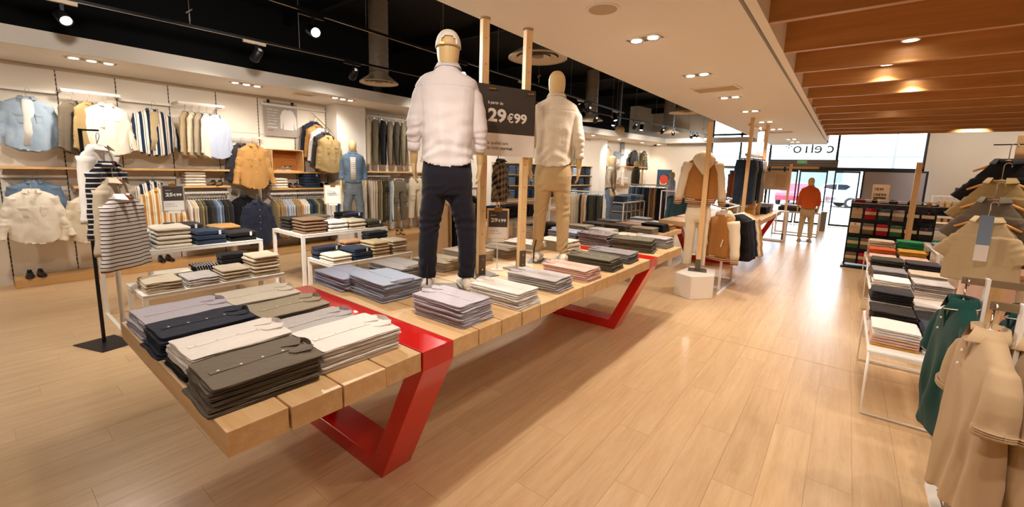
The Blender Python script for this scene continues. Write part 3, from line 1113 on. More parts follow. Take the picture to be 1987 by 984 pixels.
def flat_collar_mb():
    """collar of a folded shirt: raised band behind, two pointed flaps in front; opening towards -y"""
    m = MB()
    pts = []
    for k in range(9):
        a = math.radians(-10 + 200 * k / 8)
        pts.append((.060 * math.cos(a), .028 * math.sin(a) + .012, .010 + .012 * math.sin(a)))
    lo = [(x * 1.10, y * 1.1, .002) for x, y, z in pts]
    hi = [(x * .98, y * .98, z + .004) for x, y, z in pts]
    ii = [(x * .90, y * .86, .004) for x, y, z in pts]
    n_ = len(pts)
    m.add(lo + hi + ii, [(k, k + 1, n_ + k + 1, n_ + k) for k in range(n_ - 1)] + [(n_ + k, n_ + k + 1, 2 * n_ + k + 1, 2 * n_ + k) for k in range(n_ - 1)])
    for s_ in (-1, 1):
        top = [(s_ * .003, .004, .012), (s_ * .052, .034, .019), (s_ * .076, .012, .013), (s_ * .058, -.040, .008), (s_ * .034, -.056, .007)]
        v = top + [(x, y, z - .006) for x, y, z in top]
        n = 5
        f = [tuple(range(n)), tuple(range(2 * n - 1, n - 1, -1))] + [(k, (k + 1) % n, n + (k + 1) % n, n + k) for k in range(n)]
        m.add(v, f)
    return m


_BVH = {}


def fold_bvh(me):
    if me.name not in _BVH:
        bm_ = bmesh.new()
        bm_.from_mesh(me)
        _BVH[me.name] = BVHTree.FromBMesh(bm_)
        bm_.free()
    return _BVH[me.name]


_PART = {}


def part_mesh(key, fn, smooth=True):
    if key not in _PART:
        mm = fn()
        _PART[key] = mm.mesh(key, smooth)
    return _PART[key]


def placket_mb(L):
    m = MB()
    for k in range(9):
        y0, y1 = -L / 2 + L * k / 9, -L / 2 + L * (k + 1) / 9
        m.box((-.014, y0, 0), (.014, y1 - .0002, .0022))
    return m


M_BUTTON = plain('shirt_button', '#e3d9c8', .35)


def stack(x, y, z, rz, wd, ln, n, h, m, desc, noun, place, group, kind='shirt', collar=False, tagm=None, mats=None, top_extra=None, jit=.007):
    """n folded garments, each its own thing; the collar end is +y of the stack's own frame"""
    h *= {'sweater': 1.22, 'jeans': 1.1}.get(kind, 1.0)
    ca, sa = math.cos(rz), math.sin(rz)
    zz = z + .0008
    for k in range(n):
        mk = mats[k] if mats else m
        me = fold_mesh(kind, RND.randint(0, 4))
        hh = h * RND.uniform(.92, 1.08)
        jx, jy = RND.uniform(-jit, jit), RND.uniform(-jit, jit) - ((n - 1 - k) * .0035 if kind == 'shirt' else 0)
        px, py = x + jx * ca - jy * sa, y + jx * sa + jy * ca
        fromtop = n - 1 - k
        lab = ('top %s %s of its stack, %s' % (desc, noun, place)) if fromtop == 0 else '%s %s %s down its stack, %s' % (NUMW[fromtop], desc, noun, place)
        dims = (wd * RND.uniform(.97, 1.02), ln * RND.uniform(.98, 1.02), hh)
        rot = rz + RND.uniform(-.03, .03)
        nm = {'shirt': 'folded_shirt', 'T-shirt': 'folded_t_shirt', 'sweater': 'folded_sweater', 'jeans': 'folded_jeans', 'polo': 'folded_polo'}.get(noun, 'folded_' + noun)
        cat = noun
        if fromtop == 0 and (collar or tagm):
            t = thing(nm, lab, cat, (px, py, zz), rot, group)
            o = link('folded_body', me, mk, t, True)
            o.scale = dims
            tz = hh * .86
            if collar:
                c = link('collar', part_mesh('collar_flat', flat_collar_mb, False), mk, t, True)
                c.location = (RND.uniform(-.02, .02), ln / 2 - .035, tz - .010)
                c.rotation_euler = (0, 0, RND.uniform(-.15, .15))
                c.scale = (min(1.2, wd / .27), 1.1, 1.0)
                bv = fold_bvh(me)

                def tzat(yy, xx=.004):
                    hit = bv.ray_cast(Vector((xx / dims[0], yy / dims[1], 3)), Vector((0, 0, -1)))
                    return (hit[0].z if hit[0] is not None else 1.0) * hh
                c.location.z = max(tzat(c.location.y), tzat(c.location.y - .03)) - .004
                ya, yb = -ln / 2 + .03, ln / 2 - .085
                rg = []
                for q in range(15):
                    yy = ya + (yb - ya) * q / 14
                    zz_ = max(tzat(yy, .018), tzat(yy, -.010), tzat(yy))
                    rg.append([(-.010, yy, zz_ - .003), (.018, yy, zz_ - .003), (.018, yy, zz_ + .0016), (-.010, yy, zz_ + .0016)])
                p = MB().loft(rg).build('placket', mk, t)
                for b in range(4):
                    yy = ya + .03 + (yb - ya - .05) * b / 3
                    bt = link('button', part_mesh('button', lambda: MB().cyl((0, 0, 0), .0055, .0016, 10), False), M_BUTTON, p, True)
                    bt.location = (.004, yy, max(tzat(yy, .018), tzat(yy, -.010), tzat(yy)) + .0016)
            if tagm:
                g = link('size_sticker', part_mesh('sticker', lambda: MB().box((-.012, -.002, -.05), (.012, 0, 0)), False), tagm, t, True)
                g.location = (wd * .25, -ln / 2 - .003, hh * .9)
        else:
            o = link(nm, me, mk, None, True)
            o.location = (px, py, zz)
            o.rotation_euler = (0, 0, rot)
            o.scale = dims
            tag(o, lab, cat, group)
        zz += hh * 1.0
    return zz


# cloth colours -----------------------------------------------------------------------------------
F = {}
for nm, c in dict(lav='#cfc8d2', lavblue='#bcc2da', white='#efe7df', ivory='#e9ddca', cream='#dfcfb4', navy='#2a2e3e', black='#1c1a1c', taupe='#6f6354', ltaupe='#a89a83', grey='#8d8786', ltgrey='#bdb6b4',
                  pink='#e8beae', olive='#6c6450', khaki='#a58c5e', sand='#c2ab84', mustard='#bd8d52', dkolive='#3f3a2c', brown='#8a6a50', tan='#b58e66', oat='#cdbca2', rust='#8a4a2a', char='#3a3638', green='#2f6a4c',
                  dkgreen='#13433f', orange='#d8632c', yellow='#d9a13a', red='#a6202c', burg='#6b1f2c', teal='#35505a', slate='#4b5b70', skyblue='#b8c2d6', peach='#eac4b0', stone='#c4b29a', bluegrey='#8ea0b0', brownblack='#2b211c').items():
    F[nm] = fabric('cotton_' + nm, c)
F['denim'] = fabric('denim_blue', '#42576e', '#7d92a8', 'denim', wrinkle=.3)
F['dkdenim'] = fabric('denim_dark', '#1c2636', '#36465e', 'denim', wrinkle=.3)
F['ltdenim'] = fabric('denim_light', '#8097ad', '#b9c6d2', 'denim', wrinkle=.3)
F['stripe_nav'] = fabric('navy_white_stripe', '#e9dfd0', '#1f2c44', 'stripe', 11.0)
F['stripe_mus'] = fabric('mustard_white_stripe', '#efe2c8', '#c28740', 'stripe', 13.0)
F['breton'] = fabric('breton_stripe', '#d9cfc8', '#33282a', 'breton', 28.0, axis='Z')
F['breton_navy'] = fabric('navy_breton_stripe', '#191b28', '#d8cdc0', 'breton', 22.0, axis='Z')
F['breton_y'] = fabric('folded_breton_stripe', '#d9cfc8', '#3a3032', 'breton', 9.0, axis='Y')
F['breton_ynavy'] = fabric('folded_navy_breton', '#191b28', '#d8cdc0', 'breton', 9.0, axis='X')
F['plaid'] = fabric('brown_plaid', '#a58b6c', '#1d1714', 'plaid', 9.0)
F['plaid_f'] = fabric('folded_plaid', '#b9a9a0', '#2c2d44', 'plaid', 7.0)
F['camo'] = fabric('camouflage', '#6a5c3e', '#2f2a1c', 'camo', 14.0)
TAGW = plain('paper_tag', '#e9e2d8', .7)

# ================================================================== main table
TX0, TX1, TZ = -3.14, -1.57, .88
def slat_table(label, dx, dy):
    tbl = thing('slat_table', label, 'table', (dx, dy, 0), 0, 'oak slat tables on red frames')
    edges = [(.47, 1.34, 4), (1.555, 4.50, 14), (4.715, 5.585, 4)]
    
    for y0, y1, n in edges:
        wdt = (y1 - y0) / n
        for k in range(n):
            a = y0 + k * wdt
            st = RND.uniform(-.006, .008)
            m = MB().bevbox((TX0 + st * .5, a + .004, TZ - .098), (TX1 + st, a + wdt - .004, TZ), .003)
            m.build('slat', M_OAK, tbl)
        MB().box((TX0 + .05, y0 + .01, TZ - .085), (TX1 - .04, y1 - .01, TZ - .012)).build('core_board', M_OAK, tbl)
    xc = (TX0 + TX1) / 2
    for y0, y1 in ((1.342, 1.553), (4.502, 4.713)):
        # ring of six bars around a trapezium opening
        outer = [(TX0 - .004, TZ + .001), (TX0 - .004, TZ - .10), (-2.79, 0), (-1.93, 0), (TX1 + .004, TZ - .10), (TX1 + .004, TZ + .001)]
        inner = [(TX0 + .16, TZ - .10), (TX0 + .11, TZ - .10), (-2.72, .10), (-2.0, .10), (TX1 - .11, TZ - .10), (TX1 - .16, TZ - .10)]
        m = MB()
        n = 6
        vs = [(a, y0, b) for a, b in outer] + [(a, y0, b) for a, b in inner] + [(a, y1, b) for a, b in outer] + [(a, y1, b) for a, b in inner]
        fs = []
        for k in range(n):
            k2 = (k + 1) % n
            fs += [(k, k2, n + k2, n + k), (2 * n + k, 3 * n + k, 3 * n + k2, 2 * n + k2), (k, 2 * n + k, 2 * n + k2, k2), (n + k, n + k2, 3 * n + k2, 3 * n + k)]
        m.add(vs, fs)
        me = m.mesh('red_frame')
        bm = bmesh.new()
        bm.from_mesh(me)
        bmesh.ops.bevel(bm, geom=[e for e in bm.edges if e.calc_face_angle(0) > .3], offset=.003, segments=2, affect='EDGES', profile=.5)
        bm.to_mesh(me)
        bm.free()
        o = link('leg_frame', me, M_RED, tbl)
        o['label'] = 'glossy red trapezoid steel leg frame'



slat_table('long oak slatted display table in the foreground with two red frames', 0, 0)
G1 = 'folded shirts on the oak slat table'
# near bay: collars point away from the camera (+y)
stack(-2.90, .70, TZ, .02, .35, .40, 5, .0175, F['lav'], 'pale lavender', 'shirt', 'at the far front corner of the table', G1, collar=True)
stack(-2.54, .70, TZ, .0, .29, .41, 6, .018, F['navy'], 'navy', 'shirt', 'in the front row of the table', G1, collar=True)
z_ = stack(-2.20, .69, TZ, .0, .29, .40, 2, .018, F['black'], 'black', 'shirt', 'under the white shirts in the front row', G1)
stack(-2.19, .71, z_, .03, .31, .42, 4, .0185, F['white'], 'bright white', 'shirt', 'lying on the black shirts', G1, collar=True)
stack(-1.85, .69, TZ, -.02, .31, .41, 6, .0185, F['taupe'], 'grey-brown', 'shirt', 'at the nearest table corner', G1, collar=True)
stack(-2.92, 1.12, TZ, .0, .35, .40, 5, .017, F['ivory'], 'ivory', 'shirt', 'by the far end of the first red frame', G1, collar=True)
stack(-2.53, 1.12, TZ, .0, .31, .38, 6, .0155, F['ltaupe'], 'greige', 'shirt', 'second along the first red frame', G1, collar=True)
stack(-2.19, 1.12, TZ, -.02, .29, .38, 5, .0165, F['ltgrey'], 'pale grey', 'shirt', 'third along the first red frame', G1, collar=True)
stack(-1.87, 1.12, TZ, -.02, .33, .41, 6, .0175, F['white'], 'crisp white', 'shirt', 'by the near end of the first red frame', G1, collar=True)
# middle bay, aisle side: collars point to -x
R9 = PI / 2
stack(-1.87, 1.83, TZ, R9 + .03, .28, .42, 9, .0145, F['lav'], 'lilac', 'shirt', 'just past the first red frame', G1, collar=True)
stack(-1.83, 2.30, TZ, R9, .25, .43, 8, .014, F['white'], 'plain white', 'shirt', 'on the aisle edge beside the capped mannequin', G1, collar=True)
stack(-1.86, 2.80, TZ, R9 + .05, .27, .45, 6, .017, F['ltgrey'], 'light grey', 'shirt', 'in front of the wooden price post', G1, collar=True)
stack(-1.84, 3.27, TZ, R9, .26, .44, 6, .017, F['pink'], 'pink', 'shirt', 'on the aisle edge of the table', G1, collar=True)
stack(-1.86, 3.76, TZ, R9 + .04, .29, .46, 7, .016, F['olive'], 'dusty olive', 'shirt', 'next to the pink shirts', G1, collar=True)
stack(-1.88, 4.22, TZ, R9 + .03, .28, .46, 6, .017, F['grey'], 'mid grey', 'shirt', 'before the second red frame', G1, collar=True)
# middle bay, wall side
stack(-2.98, 1.78, TZ, -R9, .30, .44, 6, .017, F['lavblue'], 'light blue', 'shirt', 'at the wall edge past the first red frame', G1, collar=True)
stack(-2.55, 1.83, TZ, -R9 - .04, .32, .46, 8, .017, F['skyblue'], 'blue-grey', 'shirt', 'beside the feet of the capped mannequin', G1, collar=True)
stack(-2.94, 2.25, TZ, -R9, .30, .44, 6, .018, F['ltgrey'], 'grey-lilac', 'shirt', 'behind the light blue shirts', G1, collar=True)
stack(-2.90, 2.68, TZ, -R9 + .1, .30, .42, 5, .018, F['oat'], 'pale sage', 'shirt', 'behind the capped mannequin', G1, collar=True)
stack(-2.94, 3.12, TZ, -R9, .34, .42, 6, .019, F['ivory'], 'cream', 'shirt', 'behind the first price post', G1, collar=True)
stack(-2.88, 3.56, TZ, -R9, .32, .42, 5, .018, F['stone'], 'sand', 'shirt', 'behind the clipboard price sign', G1, collar=True)
stack(-2.86, 3.98, TZ, -R9 + .08, .32, .42, 6, .018, F['white'], 'off-white', 'shirt', 'behind the second price post', G1, collar=True)
stack(-2.60, 4.28, TZ, R9, .30, .42, 8, .016, F['ivory'], 'buttermilk', 'shirt', 'behind the heels of the cream mannequin', G1)
# far bay
stack(-2.88, 4.98, TZ, R9, .34, .42, 7, .02, F['skyblue'], 'washed blue', 'shirt', 'on the far bay of the table', G1, collar=True)
stack(-2.42, 4.95, TZ, R9, .34, .42, 8, .02, F['plaid_f'], 'checked', 'shirt', 'on the far bay of the table', G1, collar=True)
stack(-1.95, 4.95, TZ, R9 + .2, .34, .46, 8, .019, F['dkolive'] if False else F['olive'], 'dark olive', 'shirt', 'just past the second red frame', G1, collar=True)
stack(-1.86, 5.40, TZ, R9, .26, .40, 7, .018, F['ltgrey'], 'bleached grey', 'shirt', 'at the far end of the table', G1, collar=True)
stack(-2.45, 5.38, TZ, R9, .28, .44, 6, .018, F['ivory'], 'ecru', 'shirt', 'at the far end of the table', G1)

# wooden price posts with the big sign
POST = [(-2.435, 2.735), (-2.305, 3.15)]
for i, (x, y) in enumerate(POST):
    t = thing('price_post', ['tall drilled timber post rising beside the capped mannequin', 'tall drilled timber post rising beside the cream mannequin'][i], 'post', (x, y, TZ), math.atan2(.415, .13), 'timber posts on the slat table')
    MB().bevbox((-.032, -.026, .006), (.032, .026, 3.0 - TZ - .012), .003).build('post', M_OAK_Z, t)
    for k in range(9):
        MB().cyl((0, 0, 0), .004, .002, 8).build('hole', M_DARKSLOT, t).matrix_local = Matrix.Translation((0, -.026, .36 + k * .2)) @ Matrix.Rotation(PI / 2, 4, 'X')
    sh = MB().box((-.034, -.032, .0), (.034, -.026, .18)).box((-.034, .026, .0), (.034, .032, .18)).build('shoe_bracket', M_GREYPLATE, t)
    for z in (.05, .14):
        MB().cyl((0, 0, 0), .007, .004, 10).build('bolt', M_CHROME, sh).matrix_local = Matrix.Translation((0, -.032, z)) @ Matrix.Rotation(PI / 2, 4, 'X')
    MB().box((-.12, -.12, 0), (.12, .12, .006)).build('base_plate', M_GREYPLATE, t)
    MB().cyl((0, 0, 3.0 - TZ - .012), .045, .012, 18).build('ceiling_shadow_disc', plain('painted_shadow_grey', '#a98f74', .7), t)  # dark disc painted for the shadow where the post meets the ceiling
d = (Vector(POST[1]) - Vector(POST[0])).normalized()
rzs = math.atan2(d.y, d.x)
nx, ny = d.y, -d.x      # towards the aisle
sg = thing('price_sign', 'large charcoal and white price sign hung between the timber posts', 'sign', (POST[0][0] + nx * .052, POST[0][1] + ny * .052, 0), rzs)
SX0, SX1, SZ0, SZM, SZ1 = -.14, .503, 1.908, 2.095, 2.482
MB().box((SX0, 0, SZM), (SX1, .006, SZ1)).build('charcoal_panel', M_PRINT_DARK, sg)
MB().box((SX0, 0, SZ0), (SX1, .006, SZM)).build('white_panel', M_PRINT_WHITE, sg)


def fit_text(parent, body, x0, x1, z0, h, m, bold=0.0, name='lettering', y=-.0015):
    """flat lettering fitted to a width and a capital height"""
    me = text_mesh(body, 1.0, bold, 'LEFT', .0)
    xs = [v.co.x for v in me.vertices]
    ys = [v.co.y for v in me.vertices]
    sx = (x1 - x0) / (max(xs) - min(xs))
    sy = h / (max(ys) - min(ys))
    a, b = min(xs), min(ys)
    for v in me.vertices:
        v.co = ((v.co.x - a) * sx, (v.co.y - b) * sy, v.co.z * .001)
    o = link(name, me, m, parent)
    o.rotation_euler = (PI / 2, 0, 0)
    o.location = (x0, y, z0)
    return o


fit_text(sg, 'à partir de', .012, .16, 2.322, .032, M_TXT_WHITE, .015)
fit_text(sg, '29', .012, .195, 2.185, .112, M_TXT_WHITE, .035, 'price_figures')
fit_text(sg, '€', .205, .270, 2.190, .080, M_TXT_WHITE, .016, 'euro_sign')
fit_text(sg, '99', .275, .412, 2.190, .084, M_TXT_WHITE, .035, 'price_figures')
fit_text(sg, 'la qualité sans', .012, .222, 1.995, .034, M_TXT_DARK)
fit_text(sg, 'se ruiner,', .012, .135, 1.957, .032, M_TXT_DARK)
fit_text(sg, 'normal.', .145, .27, 1.960, .028, M_TXT_DARK, .02)
for x in (.03, .42):
    MB().tube([(x - .02, -.02, 2.445), (x + .045, -.02, 2.45)], .006, 8).tube([(x + .01, -.02, 2.447), (x + .01, .02, 2.447)], .004, 6).build('brass_peg', plain('brass', '#c79a55', .3, .9), sg)


def clip_sign(x, y, z, rz, w_, h_, pole, label, lines, cat='sign', base=True, back=M_OAK_Z, dark=True):
    """clipboard sign on a thin white stand; lines: list of (text, x0, x1, z0, height, material, bold) in fractions"""
    t = thing('clipboard_sign', label, cat, (x, y, z), rz, 'clipboard price signs')
    if base:
        MB().bevbox((-.055, -.055, 0), (.055, .055, .008), .002).build('foot', M_WHITE_METAL, t)
        MB().tube([(0, 0, .006), (0, 0, pole + .02)], .0045, 8).build('pole', M_WHITE_METAL, t)
        MB().box((-.06, -.012, pole), (.06, .012, pole + .03)).build('holder', M_WHITE_METAL, t)
    MB().bevbox((-w_ / 2, -.004, pole + .02), (w_ / 2, .004, pole + .02 + h_), .002).build('board', back, t)
    a, b = .07 * w_, .05 * h_
    x0, x1, z0, z1 = -w_ / 2 + a, w_ / 2 - a, pole + .02 + b, pole + .02 + h_ - b * 1.2
    if dark:
        zm = z0 + (z1 - z0) * .40
        MB().box((x0, -.0055, z0), (x1, -.004, zm)).build('white_paper', M_PRINT_WHITE, t)
        MB().box((x0, -.0055, zm), (x1, -.004, z1)).build('charcoal_paper', M_PRINT_DARK, t)
    else:
        MB().box((x0, -.0055, z0), (x1, -.004, z1)).build('white_paper', M_PRINT_WHITE, t)
    for tx, fx0, fx1, fz, fh, m, bd in lines:
        fit_text(t, tx, x0 + fx0 * (x1 - x0), x0 + fx1 * (x1 - x0), z0 + fz * (z1 - z0), fh * (z1 - z0), m, bd, 'lettering', -.0062)
    MB().box((-.035, -.012, pole + h_ - .01), (.035, -.005, pole + h_ + .03)).tube([(0, -.01, pole + h_ + .03), (-.02, -.014, pole + h_ + .055), (.02, -.014, pole + h_ + .055), (0, -.01, pole + h_ + .03)], .003, 6).build('clip', plain('brass', '#c79a55', .3, .9), t)
    return t


def face_cam(x, y):
    return math.atan2(y, x) - PI / 2


L29 = [('à partir de', .12, .40, .80, .05, M_TXT_WHITE, .02), ('29', .12, .48, .58, .15, M_TXT_WHITE, .035), ('€', .50, .63, .585, .112, M_TXT_WHITE, .014), ('99', .65, .92, .585, .115, M_TXT_WHITE, .033), ('la qualité sans', .10, .52, .24, .05, M_TXT_DARK, 0), ('se ruiner, normal.', .10, .66, .15, .05, M_TXT_DARK, 0)]
L25 = [('à partir de', .12, .40, .80, .05, M_TXT_WHITE, .02), ('25', .12, .48, .58, .15, M_TXT_WHITE, .035), ('€', .50, .63, .585, .112, M_TXT_WHITE, .014), ('99', .65, .92, .585, .115, M_TXT_WHITE, .033), ('la qualité sans', .10, .52, .24, .05, M_TXT_DARK, 0), ('se ruiner, normal.', .10, .66, .15, .05, M_TXT_DARK, 0)]
clip_sign(-2.45, 2.98, TZ, face_cam(-2.45, 2.98) + .05, .20, .285, .26, 'small clipboard sign with a price standing between the timber posts', L29)


# ================================================================== mannequins
def vnoise(co, sx, sy, sz, seed):
    out = np.empty(len(co))
    for i, (x, y, z) in enumerate(co):
        out[i] = noise.noise((x * sx + seed, y * sy + seed * 1.7, z * sz - seed))
    return out


def make_body():
    m = MB()
    # head and neck: egg-shaped, no face, as on the dummies
    rings = []
    for z, a, b, cy in ((1.455, .085, .075, .015), (1.52, .062, .062, .01), (1.58, .056, .060, -.002), (1.62, .060, .070, -.008), (1.65, .068, .086, -.012), (1.69, .076, .098, -.012), (1.735, .081, .104, -.008), (1.775, .080, .102, -.004), (1.81, .072, .092, 0), (1.838, .055, .072, 0), (1.853, .034, .045, 0), (1.860, .010, .014, 0)):
        rings.append(superring(a, b, 20, 2.1, 0, cy, z))
    m.loft(rings)
    rings = []
    for z, a, b in ((.86, .165, .105), (.95, .165, .11), (1.06, .15, .10), (1.15, .152, .105), (1.28, .172, .112), (1.38, .180, .112), (1.47, .17, .092), (1.53, .11, .068)):
        rings.append(superring(a, b, 24, 2.3, 0, .005, z))
    m.loft(rings)
    for s_ in (-1, 1):
        arm = [(s_ * .14, .0, 1.49), (s_ * .185, .005, 1.46), (s_ * .215, .015, 1.34), (s_ * .236, .02, 1.20), (s_ * .243, .0, 1.10), (s_ * .245, -.035, .99), (s_ * .247, -.05, .945)]
        m.tube(arm, [.038, .042, .040, .038, .036, .030, .026], 12)
        # palm: flattened loft, thumb side to the front
        rg = []
        for q, a, b in ((0, .022, .028), (.03, .020, .036), (.06, .017, .042), (.085, .014, .042), (.095, .010, .038)):
            rg.append([(s_ * (.247 - .05 * q) + a * math.cos(2 * PI * k / 12), -.052 - .12 * q + b * math.sin(2 * PI * k / 12), .945 - q) for k in range(12)])
        m.loft(rg)
        for j, (dy, L) in enumerate(((-.036, .062), (-.0125, .072), (.0115, .068), (.034, .054))):
            b0 = Vector((s_ * .242, -.064 + dy, .858))
            pts = [b0 + Vector((0, 0, .015)), b0 + Vector((-s_ * .003, -.004, -L * .40)), b0 + Vector((-s_ * .012, -.008, -L * .72)), b0 + Vector((-s_ * .026, -.010, -L * .95))]
            m.tube(pts, [.0090, .0088, .0082, .0064], 8)
        m.tube([(s_ * .242, -.085, .915), (s_ * .238, -.108, .885), (s_ * .232, -.118, .858), (s_ * .226, -.121, .835)], [.013, .0115, .010, .007], 8)
    return remeshed(m, .0058, 'mannequin_body', 3)


BODY = make_body()


def make_shirt(name, seed, amp=1.0, hemz=.915, sleeve_to=1.055, wide=1.0, loose=1.0, groove=True, vox=.008):
    m = MB()
    rings = []
    for z, a, b in ((hemz, .197, .130), (hemz + .03, .195, .130), (1.02, .186, .127), (1.12, .180, .127), (1.22, .184, .13), (1.32, .196, .132), (1.40, .205, .128), (1.46, .211, .120), (1.505, .213, .108), (1.54, .198, .096), (1.568, .150, .086), (1.592, .100, .079), (1.615, .074, .073), (1.628, .071, .071)):
        rg = superring(a * wide, b * loose, 30, 2.4, 0, .004, z, fold=.05 if z < 1.1 else .0, ph=seed)
        if z < hemz + .02:
            rg = [(x, y, zz + .05 * min(1, (x / a) ** 2) ** 1.5) for x, y, zz in rg]
        rings.append(rg)
    r0_ = rings[0]
    rings = [[(x * .80, y * .74, hemz + .16) for x, y, z in r0_], [(x * .90, y * .88, z + .03) for x, y, z in r0_]] + rings
    m.loft(rings)
    for s_ in (-1, 1):
        pts = [(s_ * .12, 0, 1.500), (s_ * .166, .005, 1.482), (s_ * .194, .01, 1.42), (s_ * .214, .016, 1.32), (s_ * .232, .02, 1.22), (s_ * .241, .010, 1.15), (s_ * .244, -.006, 1.10), (s_ * .245, -.018, sleeve_to)]
        m.tube(pts, [.046, .058, .061, .057, .054, .051, .047, .043], 16)

    def wr(co):
        x, y, z = co[:, 0], co[:, 1], co[:, 2]
        w = .006 * vnoise(co, 4, 4, 6, seed) + .0035 * vnoise(co, 10, 10, 18, seed + 5)
        armf = np.clip((np.abs(x) - .185) / .025, 0, 1)
        w += armf * .0055 * np.sin(z * 115 + x * 25 + 9 * vnoise(co, 6, 6, 6, seed + 2)) * np.clip(1.45 - z, 0, 1) * np.clip((1.45 - z) * 4, 0, 1)
        low = np.clip((1.18 - z) * 5, 0, 1) * (1 - armf)
        w += low * .0045 * np.sin(z * 70 + x * 14 + 7 * vnoise(co, 5, 5, 5, seed + 3))
        w += (1 - armf) * .004 * np.sin(x * 45 + 5 * vnoise(co, 5, 5, 3, seed + 9)) * np.clip((1.42 - z) * 3, 0, 1)
        w *= amp * np.clip((z - hemz) / .16, .05, 1)
        if groove:
            w -= .006 * np.exp(-((z - 1.485 + .012 * np.abs(x) / .2) / .004) ** 2) * (y > 0)
        return w
    return remeshed(m, vox, name, 4, wrinkle=wr)


def make_trousers(name, seed, legs, amp=1.0, vox=.009, r_hip=.10, r_knee=.078, r_ank=.060, ankle=.10):
    m = MB()
    rings = []
    for z, a, b in ((.72, .165, .105), (.78, .180, .122), (.86, .186, .128), (.93, .178, .122), (1.0, .168, .112)):
        rings.append(superring(a, b, 26, 2.3, 0, .004, z))
    m.loft(rings)
    for s_, pts in legs:
        n = len(pts)
        rs = []
        for k in range(n):
            q = k / (n - 1)
            rs.append(r_hip + (r_knee - r_hip) * min(1, q / .5) if q < .5 else r_knee + (r_ank - r_knee) * (q - .5) / .5)
        m.tube(pts, rs, 18)

    def wr(co):
        x, y, z = co[:, 0], co[:, 1], co[:, 2]
        w = .006 * vnoise(co, 5, 5, 7, seed)
        k1 = np.exp(-((z - .50) / .10) ** 2) + 1.2 * np.exp(-((z - .16) / .09) ** 2) + .6 * np.exp(-((z - .74) / .06) ** 2)
        w += .0042 * k1 * np.sin(z * 80 + 9 * vnoise(co, 7, 7, 5, seed + 4) + x * 45 + y * 35)
        return w * amp
    return remeshed(m, vox, name, 2, wrinkle=wr)


def legs_straight(dx=.115, ank=.10):
    return [(s_, [(s_ * .088, .0, .80), (s_ * .098, .0, .66), (s_ * dx, -.004, .50), (s_ * (dx + .006), .012, .28), (s_ * (dx + .010), .016, ank)]) for s_ in (-1, 1)]


def sneaker_mbs():
    up, so = MB(), MB()
    secs = [(.115, .030, .055), (.10, .036, .072), (.06, .040, .098), (.02, .042, .100), (-.03, .045, .078), (-.08, .049, .062), (-.13, .047, .052), (-.165, .036, .042), (-.185, .016, .030)]
    rings = []
    for y, a, h in secs:
        rings.append([(a * math.cos(q), y, .022 + max(0, math.sin(q)) ** .8 * (h - .02) + min(0, math.sin(q)) * .004) for q in [2 * PI * k / 16 for k in range(16)]])
    up.loft(rings)
    poly = []
    for k in range(28):
        th = 2 * PI * k / 28
        c, s_ = math.cos(th), math.sin(th)
        yy = -.035 + .162 * s_
        a = .050 - .012 * max(0, s_) - .004 * max(0, -s_)
        poly.append((a * (abs(c) ** .75) * (1 if c >= 0 else -1), yy))
    so.prism(poly, 0, .028)
    return up, so


UPM, SOM = [q.mesh(n_, True) for q, n_ in zip(sneaker_mbs(), ('upper', 'sole'))]
M_SNEAK = plain('white_leather', '#ece4d8', .5)
M_SOLEW = plain('white_rubber', '#e6ddce', .6)


def sneakers(t, spots, mu, ms, z=0.0):
    for x, y, a in spots:
        u = link('shoe', UPM, mu, t, True)
        u.location = (x, y, z)
        u.rotation_euler = (0, 0, a)
        link('sole', SOM, ms, u, True)
        lc = MB()
        for k in range(4):
            lc.box((-.022, -.055 + k * .022, .088 - .018 * (3 - k) * .55), (.022, -.047 + k * .022, .094 - .018 * (3 - k) * .55))
        link('laces', part_mesh('laces', lambda: lc, False), ms, u, True)


